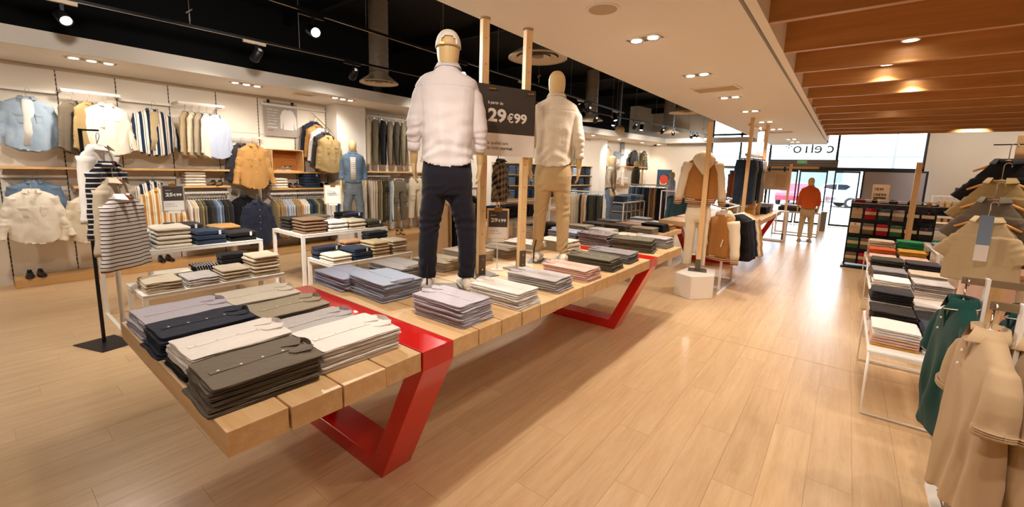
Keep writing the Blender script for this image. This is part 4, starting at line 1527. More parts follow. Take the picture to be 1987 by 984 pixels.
def mannequin(label, loc, rz, shirt, sm, trousers, tm, shoes=(M_SNEAK, M_SOLEW), scale=1.0, plate=True, collar=True, cap=False, spots=((-.125, .0, .12), (.125, .0, -.12)), group='dressed mannequins', rod=True, cuff=None):
    t = thing('mannequin', label, 'mannequin', loc, rz, group)
    b = link('mannequin_body', BODY, M_MANN, t)
    seam = []
    for k in range(21):
        a = 2 * PI * k / 20
        seam.append((.0595 * math.cos(a), -.001 + .0655 * math.sin(a), 1.598 - .010 * math.sin(a)))
    link('neck_seam', part_mesh('neck_seam', lambda: MB().tube(seam, .0016, 5, False)), M_DARKSLOT, b, True)
    s_ = link('shirt', shirt, sm, t, True)
    if collar:
        c = link('collar', part_mesh('collar_stand', lambda: collar_mb(.076, .046, .05, .040)), sm, s_, True)
        c.location = (0, .0, 1.606)
        c.rotation_euler = (.10, 0, 0)
        for sg_ in (-1, 1):
            cm = MB().tube([(sg_ * .2435, -.008, 1.095), (sg_ * .2445, -.015, 1.06), (sg_ * .245, -.020, 1.035)], [.0445, .0440, .0435], 16)
            cm.build('cuff', sm, s_, True)
    link('trousers', trousers, tm, t, True)
    sneakers(t, spots, *shoes)
    if plate:
        MB().bevbox((-.20, -.13, -.0045), (.20, .16, .0), .001).build('base_plate', M_GREYPLATE, t)
    if rod:
        MB().tube([(.145, .115, 0), (.145, .115, .14), (.135, .06, .22)], .006, 8).build('support_rod', M_BLACK_METAL, t)
    if cap:
        m = MB()
        N, R_ = 32, 12
        vs, fs = [], []
        for i in range(R_ + 1):
            e = (PI / 2) * i / R_
            for k in range(N):
                th = 2 * PI * k / N
                vs.append((.0875 * math.cos(e) ** .8 * math.cos(th), .0 + .112 * math.cos(e) ** .8 * math.sin(th), 1.755 + .118 * math.sin(e)))
        for i in range(R_):
            for k in range(N):
                th = 2 * PI * (k + .5) / N
                dth = abs(th - PI / 2)
                if i < 4 and dth < .62 * math.sqrt(max(0, 1 - (i / 4) ** 2)):
                    continue
                k2 = (k + 1) % N
                fs.append((i * N + k, i * N + k2, (i + 1) * N + k2, (i + 1) * N + k))
        m.add(vs, fs)
        me = m.mesh('cap_crown', True)
        cp = link('cap', me, F['white'], t)
        sol = cp.modifiers.new('thick', 'SOLIDIFY')
        sol.thickness = .004
        sol.offset = 1
        st = []
        for k in range(11):
            th = PI / 2 + (k - 5) * .14
            st.append((.090 * math.cos(th), .115 * math.sin(th), 1.758))
        MB().tube(st, .006, 6).build('cap_strap', F['stone'], cp)
        MB().cbox((.045, .108, 1.76), (.03, .012, .016)).build('cap_buckle', plain('brass', '#c79a55', .3, .9), cp)
        MB().ell((0, 0, 1.876), (.008, .008, .005), 8, 5).build('cap_button', F['char'], cp)
        m = MB()
        for sgn in (0, 1):
            pass
        poly = [(.075 * math.cos(PI + q * PI / 10) * 1.02, -.06 + .13 * math.sin(PI + q * PI / 10)) for q in range(11)]
        m.prism(poly, 1.750, 1.756)
        m.build('cap_visor', F['white'], cp)
    t.scale = (scale,) * 3
    return t


def face_away(x, y, turn=0.0):
    """front (-y) turned away from the camera"""
    return math.atan2(y, x) + PI / 2 + turn


SH_A = make_shirt('loose_shirt', 3.0, 1.6, vox=.0065)
SH_B = make_shirt('textured_shirt', 11.0, 1.35, hemz=.94, vox=.0065)
tr1 = make_trousers('tapered_trousers', 5.0, [(-1, [(-.088, 0, .80), (-.100, 0, .66), (-.14, -.02, .50), (-.155, .02, .28), (-.145, .03, .09)]), (1, [(.088, 0, .80), (.102, 0, .66), (.13, -.004, .50), (.142, .01, .28), (.145, .01, .09)])], 1.1)
tr2 = make_trousers('slim_trousers', 8.0, legs_straight(), .9, r_hip=.098, r_knee=.070, r_ank=.052)
M1 = (-2.335, 2.235, TZ + .0045)
M2 = (-2.30, 3.64, TZ + .0045)
F['shirtA'] = fabric('pale_lilac_linen', '#e0d9db', wrinkle=.3, weave=700)
F['shirtB'] = fabric('cream_crinkle_cotton', '#e3d6c2', wrinkle=.5, weave=260)
F['trousA'] = fabric('midnight_wool', '#23222c', wrinkle=.2)
F['trousB'] = fabric('sand_chino', '#c7ab7e', wrinkle=.25)
mannequin('mannequin in white cap, pale shirt and dark trousers on the slat table', M1, face_away(*M1[:2], .02), SH_A, F['shirtA'], tr1, F['trousA'], cap=True, spots=((-.145, .01, .15), (.145, -.005, -.05)))
mannequin('mannequin in cream crinkled shirt and sand chinos on the slat table', M2, face_away(*M2[:2], -.12), SH_B, F['shirtB'], tr2, F['trousB'], spots=((-.125, .0, .25), (.125, .0, -.02)))
# ================================================================== hanging clothes
_ONES = ['first', 'second', 'third', 'fourth', 'fifth', 'sixth', 'seventh', 'eighth', 'ninth', 'tenth', 'eleventh', 'twelfth', 'thirteenth', 'fourteenth', 'fifteenth', 'sixteenth', 'seventeenth', 'eighteenth', 'nineteenth', 'twentieth']


def ordw(k):
    if k < 20:
        return _ONES[k]
    return {2: 'twenty-', 3: 'thirty-'}[(k + 1) // 10] + _ONES[(k + 1) % 10 - 1] if (k + 1) % 10 else {3: 'thirtieth', 4: 'fortieth'}[(k + 1) // 10]


GAR = {}


def soft(mb, name, seed, amp=1.0, vox=.0125):
    """one continuous hanging garment with drape folds"""
    def wr(co):
        x, y, z = co[:, 0], co[:, 1], co[:, 2]
        w = .008 * vnoise(co, 5, 5, 5, seed) + .004 * vnoise(co, 12, 12, 12, seed + 3)
        armf = np.clip((np.abs(x) - .22) / .03, 0, 1)
        w += armf * .0022 * np.sin(z * 75 + x * 30 + 6 * vnoise(co, 6, 6, 6, seed + 1))
        w += (1 - armf) * .006 * np.sin(x * 36 + 5 * vnoise(co, 4, 4, 3, seed + 7)) * np.clip((-z - .12) * 2.5, 0, 1)
        return w * amp
    return remeshed(mb, vox, name, 1, wrinkle=wr)


GAR['shirt'] = soft(garment_mb(ph=.4, sw=.215, r0=.072, r1=.046, s_ang=12, chest=.235, hem=.24), 'hanging_shirt', 2.0)
GAR['wide'] = soft(garment_mb(s_ang=19, sleeve=.57, elbow=.05, ph=1.3, sw=.215, chest=.24, hem=.245, length=.68, fold=.12, r0=.074, r1=.047, tail=.045), 'wide_shirt', 5.0)
GAR['jacket'] = soft(garment_mb(s_ang=16, sleeve=.60, r0=.085, r1=.055, chest=.25, hem=.25, depth=.12, length=.68, tail=.0, ph=2.1, elbow=.05), 'hanging_jacket', 9.0, .55)
GAR['tee'] = garment_mb(s_ang=32, sleeve=.22, r0=.095, r1=.09, length=.72, tail=0, ph=.9, neck=.085, hem=.26).mesh('hanging_tee', True)
GAR['tee_drop'] = soft(garment_mb(sw=.175, chest=.20, hem=.215, depth=.085, s_ang=34, sleeve=.19, r0=.066, r1=.070, length=.60, tail=0, ph=.9, neck=.055, drop=.17, fold=.2), 'draped_tee', 14.0, .4, .010)
GAR['long'] = garment_mb(s_ang=7, sleeve=.62, r0=.075, r1=.05, length=.70, tail=0, ph=1.9, neck=.085, chest=.225, hem=.235, depth=.07).mesh('hanging_long_sleeve', True)
GAR['row'] = garment_mb(s_ang=5, sleeve=.62, r0=.09, r1=.055, length=.74, ph=.2, chest=.23, hem=.24, n=20, depth=.10, fold=.16).mesh('row_shirt', True)


def trouser_mb(spread=.06, fold=.0, wide=1.0, L=1.0):
    m = MB()
    m.loft([superring(.20 * wide, .055, 22, 2.4, z=0), superring(.205 * wide, .07, 22, 2.4, z=-.05), superring(.225 * wide, .085, 22, 2.4, z=-.18), superring(.225 * wide, .085, 22, 2.4, z=-.26), superring(.20 * wide, .07, 22, 2.4, z=-.30)])
    for s_ in (-1, 1):
        rg = []
        for q, a, b in ((-.22, .105, .082), (-.34, .10, .08), (-.5, .092, .072), (-.7, .085, .066), (-.88, .08, .062), (-1.0, .078, .06)):
            rg.append(superring(a * wide, b, 14, 2.3, s_ * (.105 * wide + spread * (-q - .22)), .006 * math.sin(q * 15), q * L, fold=.08, ph=q * 9 + s_))
        m.loft(rg)
    return m


GAR['trouser'] = remeshed(trouser_mb(.03), .013, 'hanging_trousers', 4)
GAR['cargo'] = remeshed(trouser_mb(.06, wide=1.12), .013, 'cargo_trousers', 3)
HANG = hanger_mb().mesh('hanger', True)
HOOK = hook_mb().mesh('hook', True)
CLIPB = MB().tube([(-.17, 0, .03), (.17, 0, .03)], .006, 8).box((-.15, -.015, -.03), (-.12, .015, .035)).box((.12, -.015, -.03), (.15, .015, .035)).mesh('clip_hanger')
POCKET = MB().bevbox((-.062, -.004, -.075), (.062, .004, .055), .003).bevbox((-.066, -.008, .02), (.066, .006, .06), .003).mesh('pocket', True)
PLK = MB().box((-.016, -.003, -.60), (.016, .003, 0)).mesh('placket')
BTN = MB().loft([[(.006 * math.cos(k * PI / 5), y, .006 * math.sin(k * PI / 5)) for k in range(10)] for y in (-.003, .003)]).mesh('button')
TAG = MB().box((-.025, -.001, -.09), (.025, .001, 0)).mesh('swing_tag')
NECKTAG = MB().box((-.018, -.001, -.03), (.018, .001, 0)).mesh('neck_label')
M_REDTAG = plain('red_neck_label', '#c2321f', .7)
HKM = M_GREY_METAL


def hung(name, label, cat, loc, rz, gar, m, hanger=M_HANGER_W, sc=(1, 1, 1), collar=True, plk=True, pockets=False, inner=None, group=None, hook=True, tagg=False, crew=None, necklabel=False, tilt=0.0, cloth='cloth'):
    t = thing(name, label, cat, loc, rz, group)
    b = link(cloth, GAR[gar], m, t, True)
    b.scale = sc
    b.rotation_euler = (0, tilt, 0)
    if collar:
        c = link('collar', part_mesh('collar_hang', lambda: collar_mb(.072, .05, .06, .028)), crew or m, b, True)
        c.location = (0, -.004, -.010)
    if plk:
        p = link('placket', PLK, m, b, True)
        p.location = (0, -.098, -.09)
        p.rotation_euler = (.045, 0, 0)
        for k in range(5):
            q = link('button', BTN, M_BUTTON, b, True)
            q.location = (0, -.104, -.13 - k * .10)
    if pockets:
        for s_ in (-1, 1):
            p = link('pocket', POCKET, m, b, True)
            p.location = (s_ * .115, -.088, -.27)
            p.rotation_euler = (0, 0, s_ * .35)
    if inner:
        i = link('inner_shirt', MB().loft([superring(.052 + .03 * q, .02, 12, 2.2, 0, -.088, -.03 - .60 * q) for q in (0, .3, .6, 1)]).mesh('inner', True), inner, t)
    if hanger:
        h = link('hanger', HANG, hanger, t, True)
        h.location = (0, .0, -.005)
        h.scale = (.95, 1, 1)
        if hook:
            k = link('hook', HOOK, HKM, h, True)
            k.location = (0, 0, .01)
    if tagg:
        g = link('swing_tag', TAG, TAGW, t, True)
        g.location = (.08, -.12, -.18)
    if necklabel:
        g = link('neck_label', NECKTAG, M_REDTAG, t, True)
        g.location = (0, -.062, .004)
    return t


def rail_row(a, b, z, cols, what, where, group, gar='row', rz=None, clip=False, sc=(.92, .26, 1), cat='shirt', name='hanging_shirt', drop=.115, jit=.006, hangers=M_HANGER_W, per=None):
    """garments side by side on a straight rail from a to b"""
    a, b = Vector((*a, 0)), Vector((*b, 0))
    d = (b - a)
    n = len(cols)
    r0 = math.atan2(d.y, d.x) + PI / 2 if rz is None else rz
    for k, c in enumerate(cols):
        p = a + d * ((k + .5) / n)
        lab = '%s %s %s counted along %s' % (ordw(k), c[1], what, where)
        t = thing(name, lab, cat, (p.x, p.y, z - drop), r0 + RND.uniform(-.06, .06), group)
        o = link('cloth', GAR[gar], c[0], t, True)
        o.scale = (sc[0] * RND.uniform(.94, 1.04), sc[1], sc[2] * RND.uniform(.95, 1.04))
        if clip:
            h = link('clip_hanger', CLIPB, M_CHROME, t, True)
            k_ = link('hook', HOOK, M_CHROME, h, True)
            k_.location = (0, 0, .03)
            k_.scale = (1, 1, (drop - .03) / .12)
        else:
            h = link('hanger', HANG, hangers, t, True)
            h.scale = (.9, 1, 1)
            k_ = link('hook', HOOK, HKM, h, True)
            k_.scale = (1, 1, drop / .115)


def rail(name, label, a, b, z, wall=None, r=.012, flat=False, m=None, group=None, posts=None):
    t = thing(name, label, 'rail', (0, 0, 0), 0, group)
    a3, b3 = Vector((*a, z)), Vector((*b, z))
    if flat:
        MB().bar(a3, b3, .012, .038).build('bar', m or M_WHITE_METAL, t)
    else:
        MB().tube([a3, b3], r, 10).build('bar', m or M_WHITE_METAL, t, True)
    if wall is not None:
        for p in (a3, b3):
            MB().bar((wall, p.y, z), (p.x, p.y, z), .02, .035).build('bracket', m or M_WHITE_METAL, t)
    return t


def C_(*names):
    words_ = dict(white='white', ivory='ivory', cream='cream', sand='sand', khaki='khaki', olive='olive', dkolive='dark olive', black='black', char='charcoal', denim='blue denim', dkdenim='dark denim', ltdenim='light denim', navy='navy', grey='grey', ltgrey='pale grey', stone='stone', tan='tan', brown='brown', mustard='mustard', skyblue='pale blue', lav='lavender', teal='teal', oat='oatmeal', ltaupe='greige', taupe='grey-brown', camo='camouflage', slate='slate blue', burg='burgundy', red='red', green='green', rust='rust', brownblack='dark brown', bluegrey='blue-grey', peach='peach', pink='pink')
    return [(F[n], words_.get(n, n)) for n in names]


WXF = WX + .04
GW = 'shirts displayed on the panelled wall'
Q = PI / 2
# rails on the wall
for lab, y0, y1, z, x in (('white flat rail behind the light denim overshirt', .32, .93, 2.70, WXF + .10), ('white flat rail holding three shirts on wooden hangers', .97, 1.58, 2.73, -8.74), ('white flat rail behind the navy striped shirt', 1.62, 2.24, 2.70, WXF + .10), ('white flat rail holding the row of pale shirts', 2.30, 2.95, 2.74, -8.70),
                          ('white flat rail behind the ochre overshirt', 2.97, 3.64, 2.26, WXF + .12), ('white flat rail behind the ivory overshirt', .32, .93, 1.52, WXF + .10), ('white flat rail behind the mustard striped shirt', 1.62, 2.24, 1.50, WXF + .10),
                          ('white rail for the packed row below the striped shirts', 2.30, 2.95, 1.25, -8.76), ('long white rail for the packed row under the shoe shelf', 3.68, 4.98, 1.20, -8.74), ('white flat rail at the top of the poster bay', 3.70, 4.98, 2.92, WXF + .06)):
    rail('wall_rail', lab, (x, y0), (x, y1), z, WXF, flat=True, group='rails on the panelled wall')
# upper row
hung('denim_overshirt', 'light denim overshirt hung open over a white T-shirt', 'shirt', (-8.72, .62, 2.57), Q, 'wide', F['ltdenim'], pockets=True, inner=F['white'], plk=False, group=GW)
hung('hanging_shirt', 'grey-brown shirt on a wooden hanger beside the light denim overshirt', 'shirt', (-8.74, 1.06, 2.58), Q + .85, 'shirt', F['taupe'], M_HANGER_O, group=GW, sc=(1, .45, 1))
hung('hanging_shirt', 'khaki shirt on a wooden hanger between grey-brown and white shirts', 'shirt', (-8.72, 1.22, 2.58), Q + .8, 'shirt', F['khaki'], M_HANGER_O, group=GW, sc=(1, .45, 1))
hung('hanging_shirt', 'white shirt on a wooden hanger in front of the khaki shirt', 'shirt', (-8.66, 1.40, 2.58), Q + .05, 'shirt', F['ivory'], M_HANGER_O, group=GW, pockets=True)
hung('striped_shirt', 'navy and white striped shirt hung open over a beige T-shirt', 'shirt', (-8.72, 1.95, 2.57), Q, 'wide', F['stripe_nav'], inner=F['sand'], plk=False, group=GW)
for k, (c, y, w_) in enumerate((('sand', 2.37, 'sand'), ('cream', 2.47, 'cream'), ('ltaupe', 2.57, 'greige'), ('ivory', 2.68, 'ivory'), ('skyblue', 2.82, 'pale blue'))):
    hung('hanging_shirt', '%s shirt, %s of five pale shirts on the high wall rail' % (w_, _ONES[k]), 'shirt', (-8.68, y, 2.58), Q + (1.0, .98, .95, .9, .35)[k], 'shirt', F[c], sc=(.9, .42, 1), group=GW)
hung('overshirt', 'dark shirt tucked behind the ochre overshirt', 'shirt', (-8.84, 3.24, 2.12), Q + .15, 'shirt', F['char'], group=GW)
hung('overshirt', 'ochre overshirt with chest pockets hung above the dark denim jacket', 'shirt', (-8.60, 3.34, 2.12), Q, 'wide', F['mustard'], pockets=True, group=GW, sc=(1, 1, 1.15))
# faced-out waterfall beside the poster
for k, (c, w_) in enumerate((('navy', 'navy'), ('mustard', 'tan'), ('white', 'white'), ('char', 'charcoal'), ('khaki', 'khaki'))):
    hung('hanging_shirt', '%s shirt, %s from the wall on the faced-out waterfall arm' % (w_, _ONES[k]), 'shirt', (-8.92 + k * .13, 4.68 + k * .01, 2.66 - k * .075), Q + .06, 'shirt', F[c], pockets=k == 4, group='shirts on the waterfall arm')
t = thing('waterfall_arm', 'sloping metal arm carrying the faced-out shirts beside the poster', 'rail')
MB().tube([(WXF + .005, 4.68, 2.86), (-8.95, 4.68, 2.84), (-8.36, 4.72, 2.48)], .008, 8).build('arm', M_CHROME, t)
# lower row
hung('denim_jacket', 'grey-blue denim jacket hung behind the ivory overshirt', 'jacket', (-8.84, .60, 1.46), Q, 'jacket', F['denim'], group=GW)
hung('overshirt', 'ivory overshirt with chest pockets on the lower row of the wall', 'shirt', (-8.62, .55, 1.34), Q, 'wide', F['ivory'], pockets=True, group=GW, sc=(1.02, 1.1, 1.02))
hung('overshirt', 'cream overshirt on the lower row behind the strip of T-shirts', 'shirt', (-8.62, 1.12, 1.26), Q, 'wide', F['cream'], pockets=True, group=GW)
hung('striped_shirt', 'navy striped shirt hung behind the mustard striped shirt', 'shirt', (-8.84, 1.90, 1.44), Q, 'shirt', F['stripe_nav'], group=GW)
hung('striped_shirt', 'mustard and white striped shirt on the lower row of the wall', 'shirt', (-8.62, 1.93, 1.33), Q, 'wide', F['stripe_mus'], group=GW)
rail_row((-8.76, 2.31), (-8.76, 2.95), 1.24, C_('white', 'cream', 'ivory', 'olive', 'khaki', 'olive', 'black', 'dkolive', 'char', 'denim', 'ltdenim', 'denim', 'black', 'dkolive', 'black', 'char'), 'garment', 'the rail under the cream sweaters', 'packed row under the cream sweaters', rz=0)
hung('denim_jacket', 'black shirt hung behind the dark denim jacket', 'shirt', (-8.84, 3.24, 1.16), Q + .1, 'shirt', F['black'], group=GW)
hung('denim_jacket', 'dark navy denim jacket hung below the ochre overshirt', 'jacket', (-8.60, 3.36, 1.08), Q, 'wide', F['navy'], pockets=True, group=GW, sc=(1, 1, 1.18))
rail_row((-8.74, 3.70), (-8.74, 4.98), 1.19, C_('khaki', 'khaki', 'tan', 'ltgrey', 'skyblue', 'ltgrey', 'skyblue', 'khaki', 'tan', 'mustard', 'ivory', 'white', 'white', 'teal', 'navy', 'teal', 'khaki', 'olive', 'camo', 'olive', 'white', 'white', 'ivory', 'white', 'denim', 'dkdenim'), 'garment', 'the rail below the shoe shelf', 'packed row below the shoe shelf', rz=0)


# shelves
def shelf(label, y0, y1, z, x1=-8.70, th=.032, x0=WXF, m=M_OAK_Y):
    t = thing('wall_shelf', label, 'shelf', (0, 0, 0), 0, 'oak shelves on the wall')
    MB().bevbox((x0, y0, z - th), (x1, y1, z), .002).build('board', m, t)
    for y in (y0 + .02, y1 - .05):
        MB().prism([(x0, z - th), (x1 - .06, z - th), (x0, z - th - .09)], y, y + .012, 'xz').build('bracket', M_WHITE_METAL, t)


shelf('long oak shelf under the upper row of shirts', .30, 2.98, 1.655)
shelf('short oak shelf half hidden by the strip of T-shirts', .97, 1.60, 1.385)
shelf('oak shelf carrying cream sweaters and brown shoes', 2.28, 2.98, 1.37)
shelf('oak shelf carrying the wooden shoe box', 3.68, 5.0, 1.632)
shelf('oak shelf carrying shoes and black jeans', 3.68, 5.0, 1.305)
GS = 'folded knitwear on the wall shelves'
stack(-8.88, 2.47, 1.37, Q, .30, .26, 5, .042, F['ivory'], 'cream', 'sweater', 'wall shelf under the pale shirts', GS, 'sweater')
stack(-8.88, 3.86, 1.305, Q, .32, .28, 4, .042, F['ivory'], 'pale cream', 'sweater', 'wall shelf under the shoe box', GS, 'sweater')
stack(-8.88, 4.52, 1.305, Q, .34, .28, 5, .05, F['dkdenim'], 'black denim', 'jeans', 'wall shelf below the waterfall shirts', GS, 'jeans', tagm=TAGW)
stack(-8.88, 1.45, 1.385, Q, .22, .24, 1, .04, F['tan'], 'tan', 'sweater', 'short wall shelf by the strip', GS, 'sweater')


def shoe_mbs():
    up, so = MB(), MB()
    secs = [(.12, .026, .06), (.10, .034, .075), (.05, .038, .082), (.0, .038, .070), (-.05, .044, .055), (-.10, .046, .046), (-.14, .036, .036), (-.165, .016, .024)]
    rings = []
    for y, a, h in secs:
        rings.append([(a * math.cos(q), y, .016 + max(0, math.sin(q)) ** .8 * (h - .014)) for q in [2 * PI * k / 14 for k in range(14)]])
    up.loft(rings)
    poly = []
    for k in range(22):
        th = 2 * PI * k / 22
        c, s_ = math.cos(th), math.sin(th)
        poly.append(((.046 - .012 * max(0, s_)) * (abs(c) ** .8) * (1 if c >= 0 else -1), -.022 + .148 * s_))
    so.prism(poly, 0, .018)
    return up, so


_u, _s = shoe_mbs()
DUP, DSO = _u.mesh('upper', True), _s.mesh('sole', True)
DCO = MB().loft([superring(.026, .045, 14, 2.2, 0, .055, .07), superring(.022, .040, 14, 2.2, 0, .055, .0905)]).mesh('opening', True)
DLA = MB().box((-.018, -.03, .064), (.018, -.024, .070)).box((-.018, -.012, .068), (.018, -.006, .076)).box((-.018, .004, .072), (.018, .010, .080)).mesh('laces')


def shoe_pair(x, y, z, rz, m, col, where, sole=None, gap=.055):
    for s_, w_ in ((-1, 'first'), (1, 'second')):
        px, py = x + s_ * gap * math.cos(rz), y + s_ * gap * math.sin(rz)
        t = thing('shoe', '%s shoe of the %s pair %s' % (w_, col, where), 'shoe', (px, py, z), rz + s_ * .06, 'shoes on the wall display')
        link('upper', DUP, m, t, True)
        link('sole', DSO, sole or M_SHOE_BLACK, t, True)
        link('opening', DCO, M_SHOE_BLACK, t, True)
        link('laces', DLA, sole or M_SHOE_BLACK, t, True)


M_BRN = plain('brown_suede', '#7a5a3e', .8)
M_TANS = plain('tan_suede', '#b98452', .8)
shoe_pair(-8.86, .50, .116, Q, M_SHOE_BLACK, 'black', 'on the plinth below the ivory overshirt')
shoe_pair(-8.86, 1.98, .116, Q, M_SHOE_BLACK, 'black', 'on the plinth below the striped shirts')
shoe_pair(-8.86, 2.80, 1.371, Q - .6, M_BRN, 'brown', 'beside the cream sweaters')
shoe_pair(-8.88, 1.20, 1.386, Q, M_TANS, 'tan', 'on the short wall shelf')
shoe_pair(-8.88, 4.20, 1.306, Q, M_BRN, 'dark brown', 'between cream sweaters and black jeans', gap=.06)
shoe_pair(-8.88, 4.86, 1.306, Q, M_SHOE_BLACK, 'black', 'at the end of the lower shoe shelf', gap=.06)
t = thing('wooden_crate', 'open wooden box on its side holding a pair of shoes', 'box', (WXF + .01, 3.72, 1.6325))
for lo, hi in (((0, 0, 0), (.32, .62, .018)), ((0, 0, .412), (.32, .62, .43)), ((0, 0, .018), (.32, .018, .412)), ((0, .602, .018), (.32, .62, .412))):
    MB().box(lo, hi).build('board', M_OAK_X, t)
MB().box((0, .018, .018), (.012, .602, .412)).build('back_panel', wood('amber_ply', '#c9803a', '#a9642a', axis=1, ring=12), t)
shoe_pair(-8.86, 4.03, 1.651, .2, M_BRN, 'brown', 'inside the wooden box', M_SOLEW, gap=.06)
# poster with a shirt
t = thing('wall_poster', 'grey poster showing a white shirt with lines of text', 'poster', (WXF + .05, 3.74, 2.32), Q)
MB().box((0, -.004, 0), (.64, .0, .66)).build('sheet', plain('poster_grey', '#a59c94', .7, var=.08), t)
link('printed_shirt', MB().prism([(.30, .62 - .42), (.30, .40), (.345, .50), (.39, .535), (.45, .52), (.51, .535), (.56, .50), (.615, .38), (.625, .16), (.58, .155), (.565, .33), (.56, .14), (.36, .14), (.355, .33), (.335, .155), (.30, .16)], -.0055, -.004, 'xz').mesh('printed_shirt'), plain('printed_white', '#e6e0da', .7), t)
for k in range(6):
    fit_text(t, ['100% coton', 'lin et coton', 'notre chemise', 'facile à porter', 'une coupe', 'idéale'][k], .06, .27 - .03 * (k % 3), .50 - k * .055, .028, M_TXT_WHITE, 0, 'lettering', -.0055)
fit_text(t, 'la chemise', .06, .24, .16, .03, M_TXT_WHITE, .02, 'lettering', -.0055)
MB().box((.06, -.0058, .105), (.16, -.004, .12)).build('red_line', plain('print_red', '#b5403a', .7), t)
for x in (.06, .52):
    MB().box((x, -.012, .63), (x + .05, .004, .69)).build('black_clip', M_BLACK_METAL, t)

F['fadedblack'] = fabric('faded_grey_denim', '#5d656d', '#8b939a', 'denim', wrinkle=.3)
# denim jacket mannequin by the column
SH_C = make_shirt('open_jacket', 21.0, .8, hemz=.96, wide=1.05, loose=1.12, groove=False, vox=.011)
tr3 = make_trousers('cargo_jeans', 31.0, legs_straight(.13), 1.2, vox=.011, r_hip=.105, r_knee=.088, r_ank=.075)
t = thing('mannequin_platform', 'white block carrying the denim jacket mannequin beside the column', 'platform', (-8.2, 5.12, 0))
MB().bevbox((-.26, -.24, 0), (.26, .24, .448), .006).build('block', M_WHITE_METAL, t)
t = mannequin('mannequin in a denim jacket and faded cargo jeans by the white column', (-8.2, 5.12, .4525), 1.05, SH_C, F['denim'], tr3, F['fadedblack'], rod=False)
for o in t.children:
    if o.name.startswith('shirt'):
        link('striped_tee', MB().loft([superring(.055, .018, 14, 2.2, 0, -.142, z_) for z_ in (1.02, 1.2, 1.36, 1.50)]).mesh('striped_tee', True), fabric('white_thin_stripe', '#e6ddd0', '#7a6a58', 'breton', 26.0, axis='Z'), o)

# trousers on the wall beyond the column
GT = 'trousers hung high on the wall'
rail('wall_rail', 'high wall rail carrying six pairs of trousers', (-8.80, 5.78), (-8.80, 7.6), 2.93, WX, group='rails on the panelled wall')
for k, (c, w_) in enumerate((('stone', 'stone'), ('olive', 'olive'), ('black', 'black'), ('taupe', 'grey-brown'), ('dkolive', 'dark olive'), ('olive', 'moss green'), ('stone', 'pale stone'))):
    t = thing('hanging_trousers', '%s trousers, %s along the high wall rail' % (w_, _ONES[k]), 'trousers', (-8.80, 5.92 + k * .20, 2.85), Q + .75, GT)
    o = link('cloth', GAR['trouser'], F[c], t, True)
    o.scale = (.86, .8, 1.03)
    h = link('clip_hanger', CLIPB, M_CHROME, t, True)
    q = link('hook', HOOK, M_CHROME, h, True)
    q.location = (0, 0, .02)
    q.scale = (1, 1, .6)
shelf('oak shelf between the high trousers and the lower rails', 5.78, 7.9, 1.665, -8.68, x0=WX)
rail('wall_rail', 'wall rail with packed trousers beside the denim mannequin', (-8.74, 5.80), (-8.74, 6.45), 1.55, WX, group='rails on the panelled wall')
rail('wall_rail', 'wall rail with packed trousers beyond the cargo trousers', (-8.74, 7.3), (-8.74, 8.3), 1.55, WX, group='rails on the panelled wall')
rail_row((-8.74, 5.80), (-8.74, 6.45), 1.55, C_('ivory', 'cream', 'stone', 'olive', 'khaki', 'dkolive', 'camo', 'camo', 'ltdenim', 'white'), 'trousers', 'the low rail by the denim mannequin', 'packed trousers by the denim mannequin', 'trouser', rz=0, clip=True, sc=(.9, .33, 1.0), cat='trousers', name='hanging_trousers', drop=.10)
rail_row((-8.74, 7.3), (-8.74, 8.3), 1.55, C_('ivory', 'stone', 'khaki', 'olive', 'sand', 'cream', 'stone', 'grey', 'char', 'black'), 'trousers', 'the low rail beyond the cargo trousers', 'packed trousers beyond the cargo trousers', 'trouser', rz=0, clip=True, sc=(.9, .33, 1.0), cat='trousers', name='hanging_trousers', drop=.10)
for k, (c, y, w_) in enumerate((('olive', 6.62, 'olive'), ('cream', 7.14, 'cream'))):
    t = thing('cargo_trousers', '%s cargo trousers faced out under the wall shelf' % w_, 'trousers', (-8.62, y, 1.46 if k == 0 else 1.50), Q + .1)
    o = link('cloth', GAR['cargo'], F[c], t, True)
    o.scale = (.95, 1, 1.0)
    for s_ in (-1, 1):
        p = link('pocket', POCKET, F[c], o, True)
        p.location = (s_ * .16, -.075, -.46)
        p.scale = (1.1, 1.2, 1.1)
    h = link('clip_hanger', CLIPB, M_HANGER_W, t, True)
    q = link('hook', HOOK, HKM, h, True)
    q.location = (0, 0, .03)
    MB().tube([(0, .44, .10), (0, 0, .12)], .008, 6).build('face_out_arm', M_WHITE_METAL, t)
shoe_pair(-8.25, 6.35, .2005, 1.1, M_TANS, 'tan', 'on the plinth under the trousers')


# ------------------------------------------------------------------ white steel shelf tables
def shelf_table(label, x0, x1, y0, y1, z, lw=.04, group='white steel nesting tables'):
    t = thing('display_table', label, 'table', (0, 0, 0), 0, group)
    MB().bevbox((x0, y0, z - .045), (x1, y0 + lw, z - .012), .002).bevbox((x0, y1 - lw, z - .045), (x1, y1, z - .012), .002).bevbox((x0, y0 + lw, z - .045), (x0 + lw, y1 - lw, z - .012), .002).bevbox((x1 - lw, y0 + lw, z - .045), (x1, y1 - lw, z - .012), .002).build('frame', M_WHITE_METAL, t)
    MB().bevbox((x0 - .002, y0 - .002, z - .012), (x1 + .002, y1 + .002, z), .002).build('tray', M_WHITE_METAL, t)
    for x in (x0, x1 - lw):
        for y in (y0, y1 - lw):
            MB().box((x, y, .0), (x + lw, y + lw, z - .045)).build('leg', M_WHITE_METAL, t)
    for y in (y0, y1 - lw):
        MB().box((x0 + lw, y + .004, .0), (x1 - lw, y + lw - .004, .025)).build('floor_rail', M_WHITE_METAL, t)


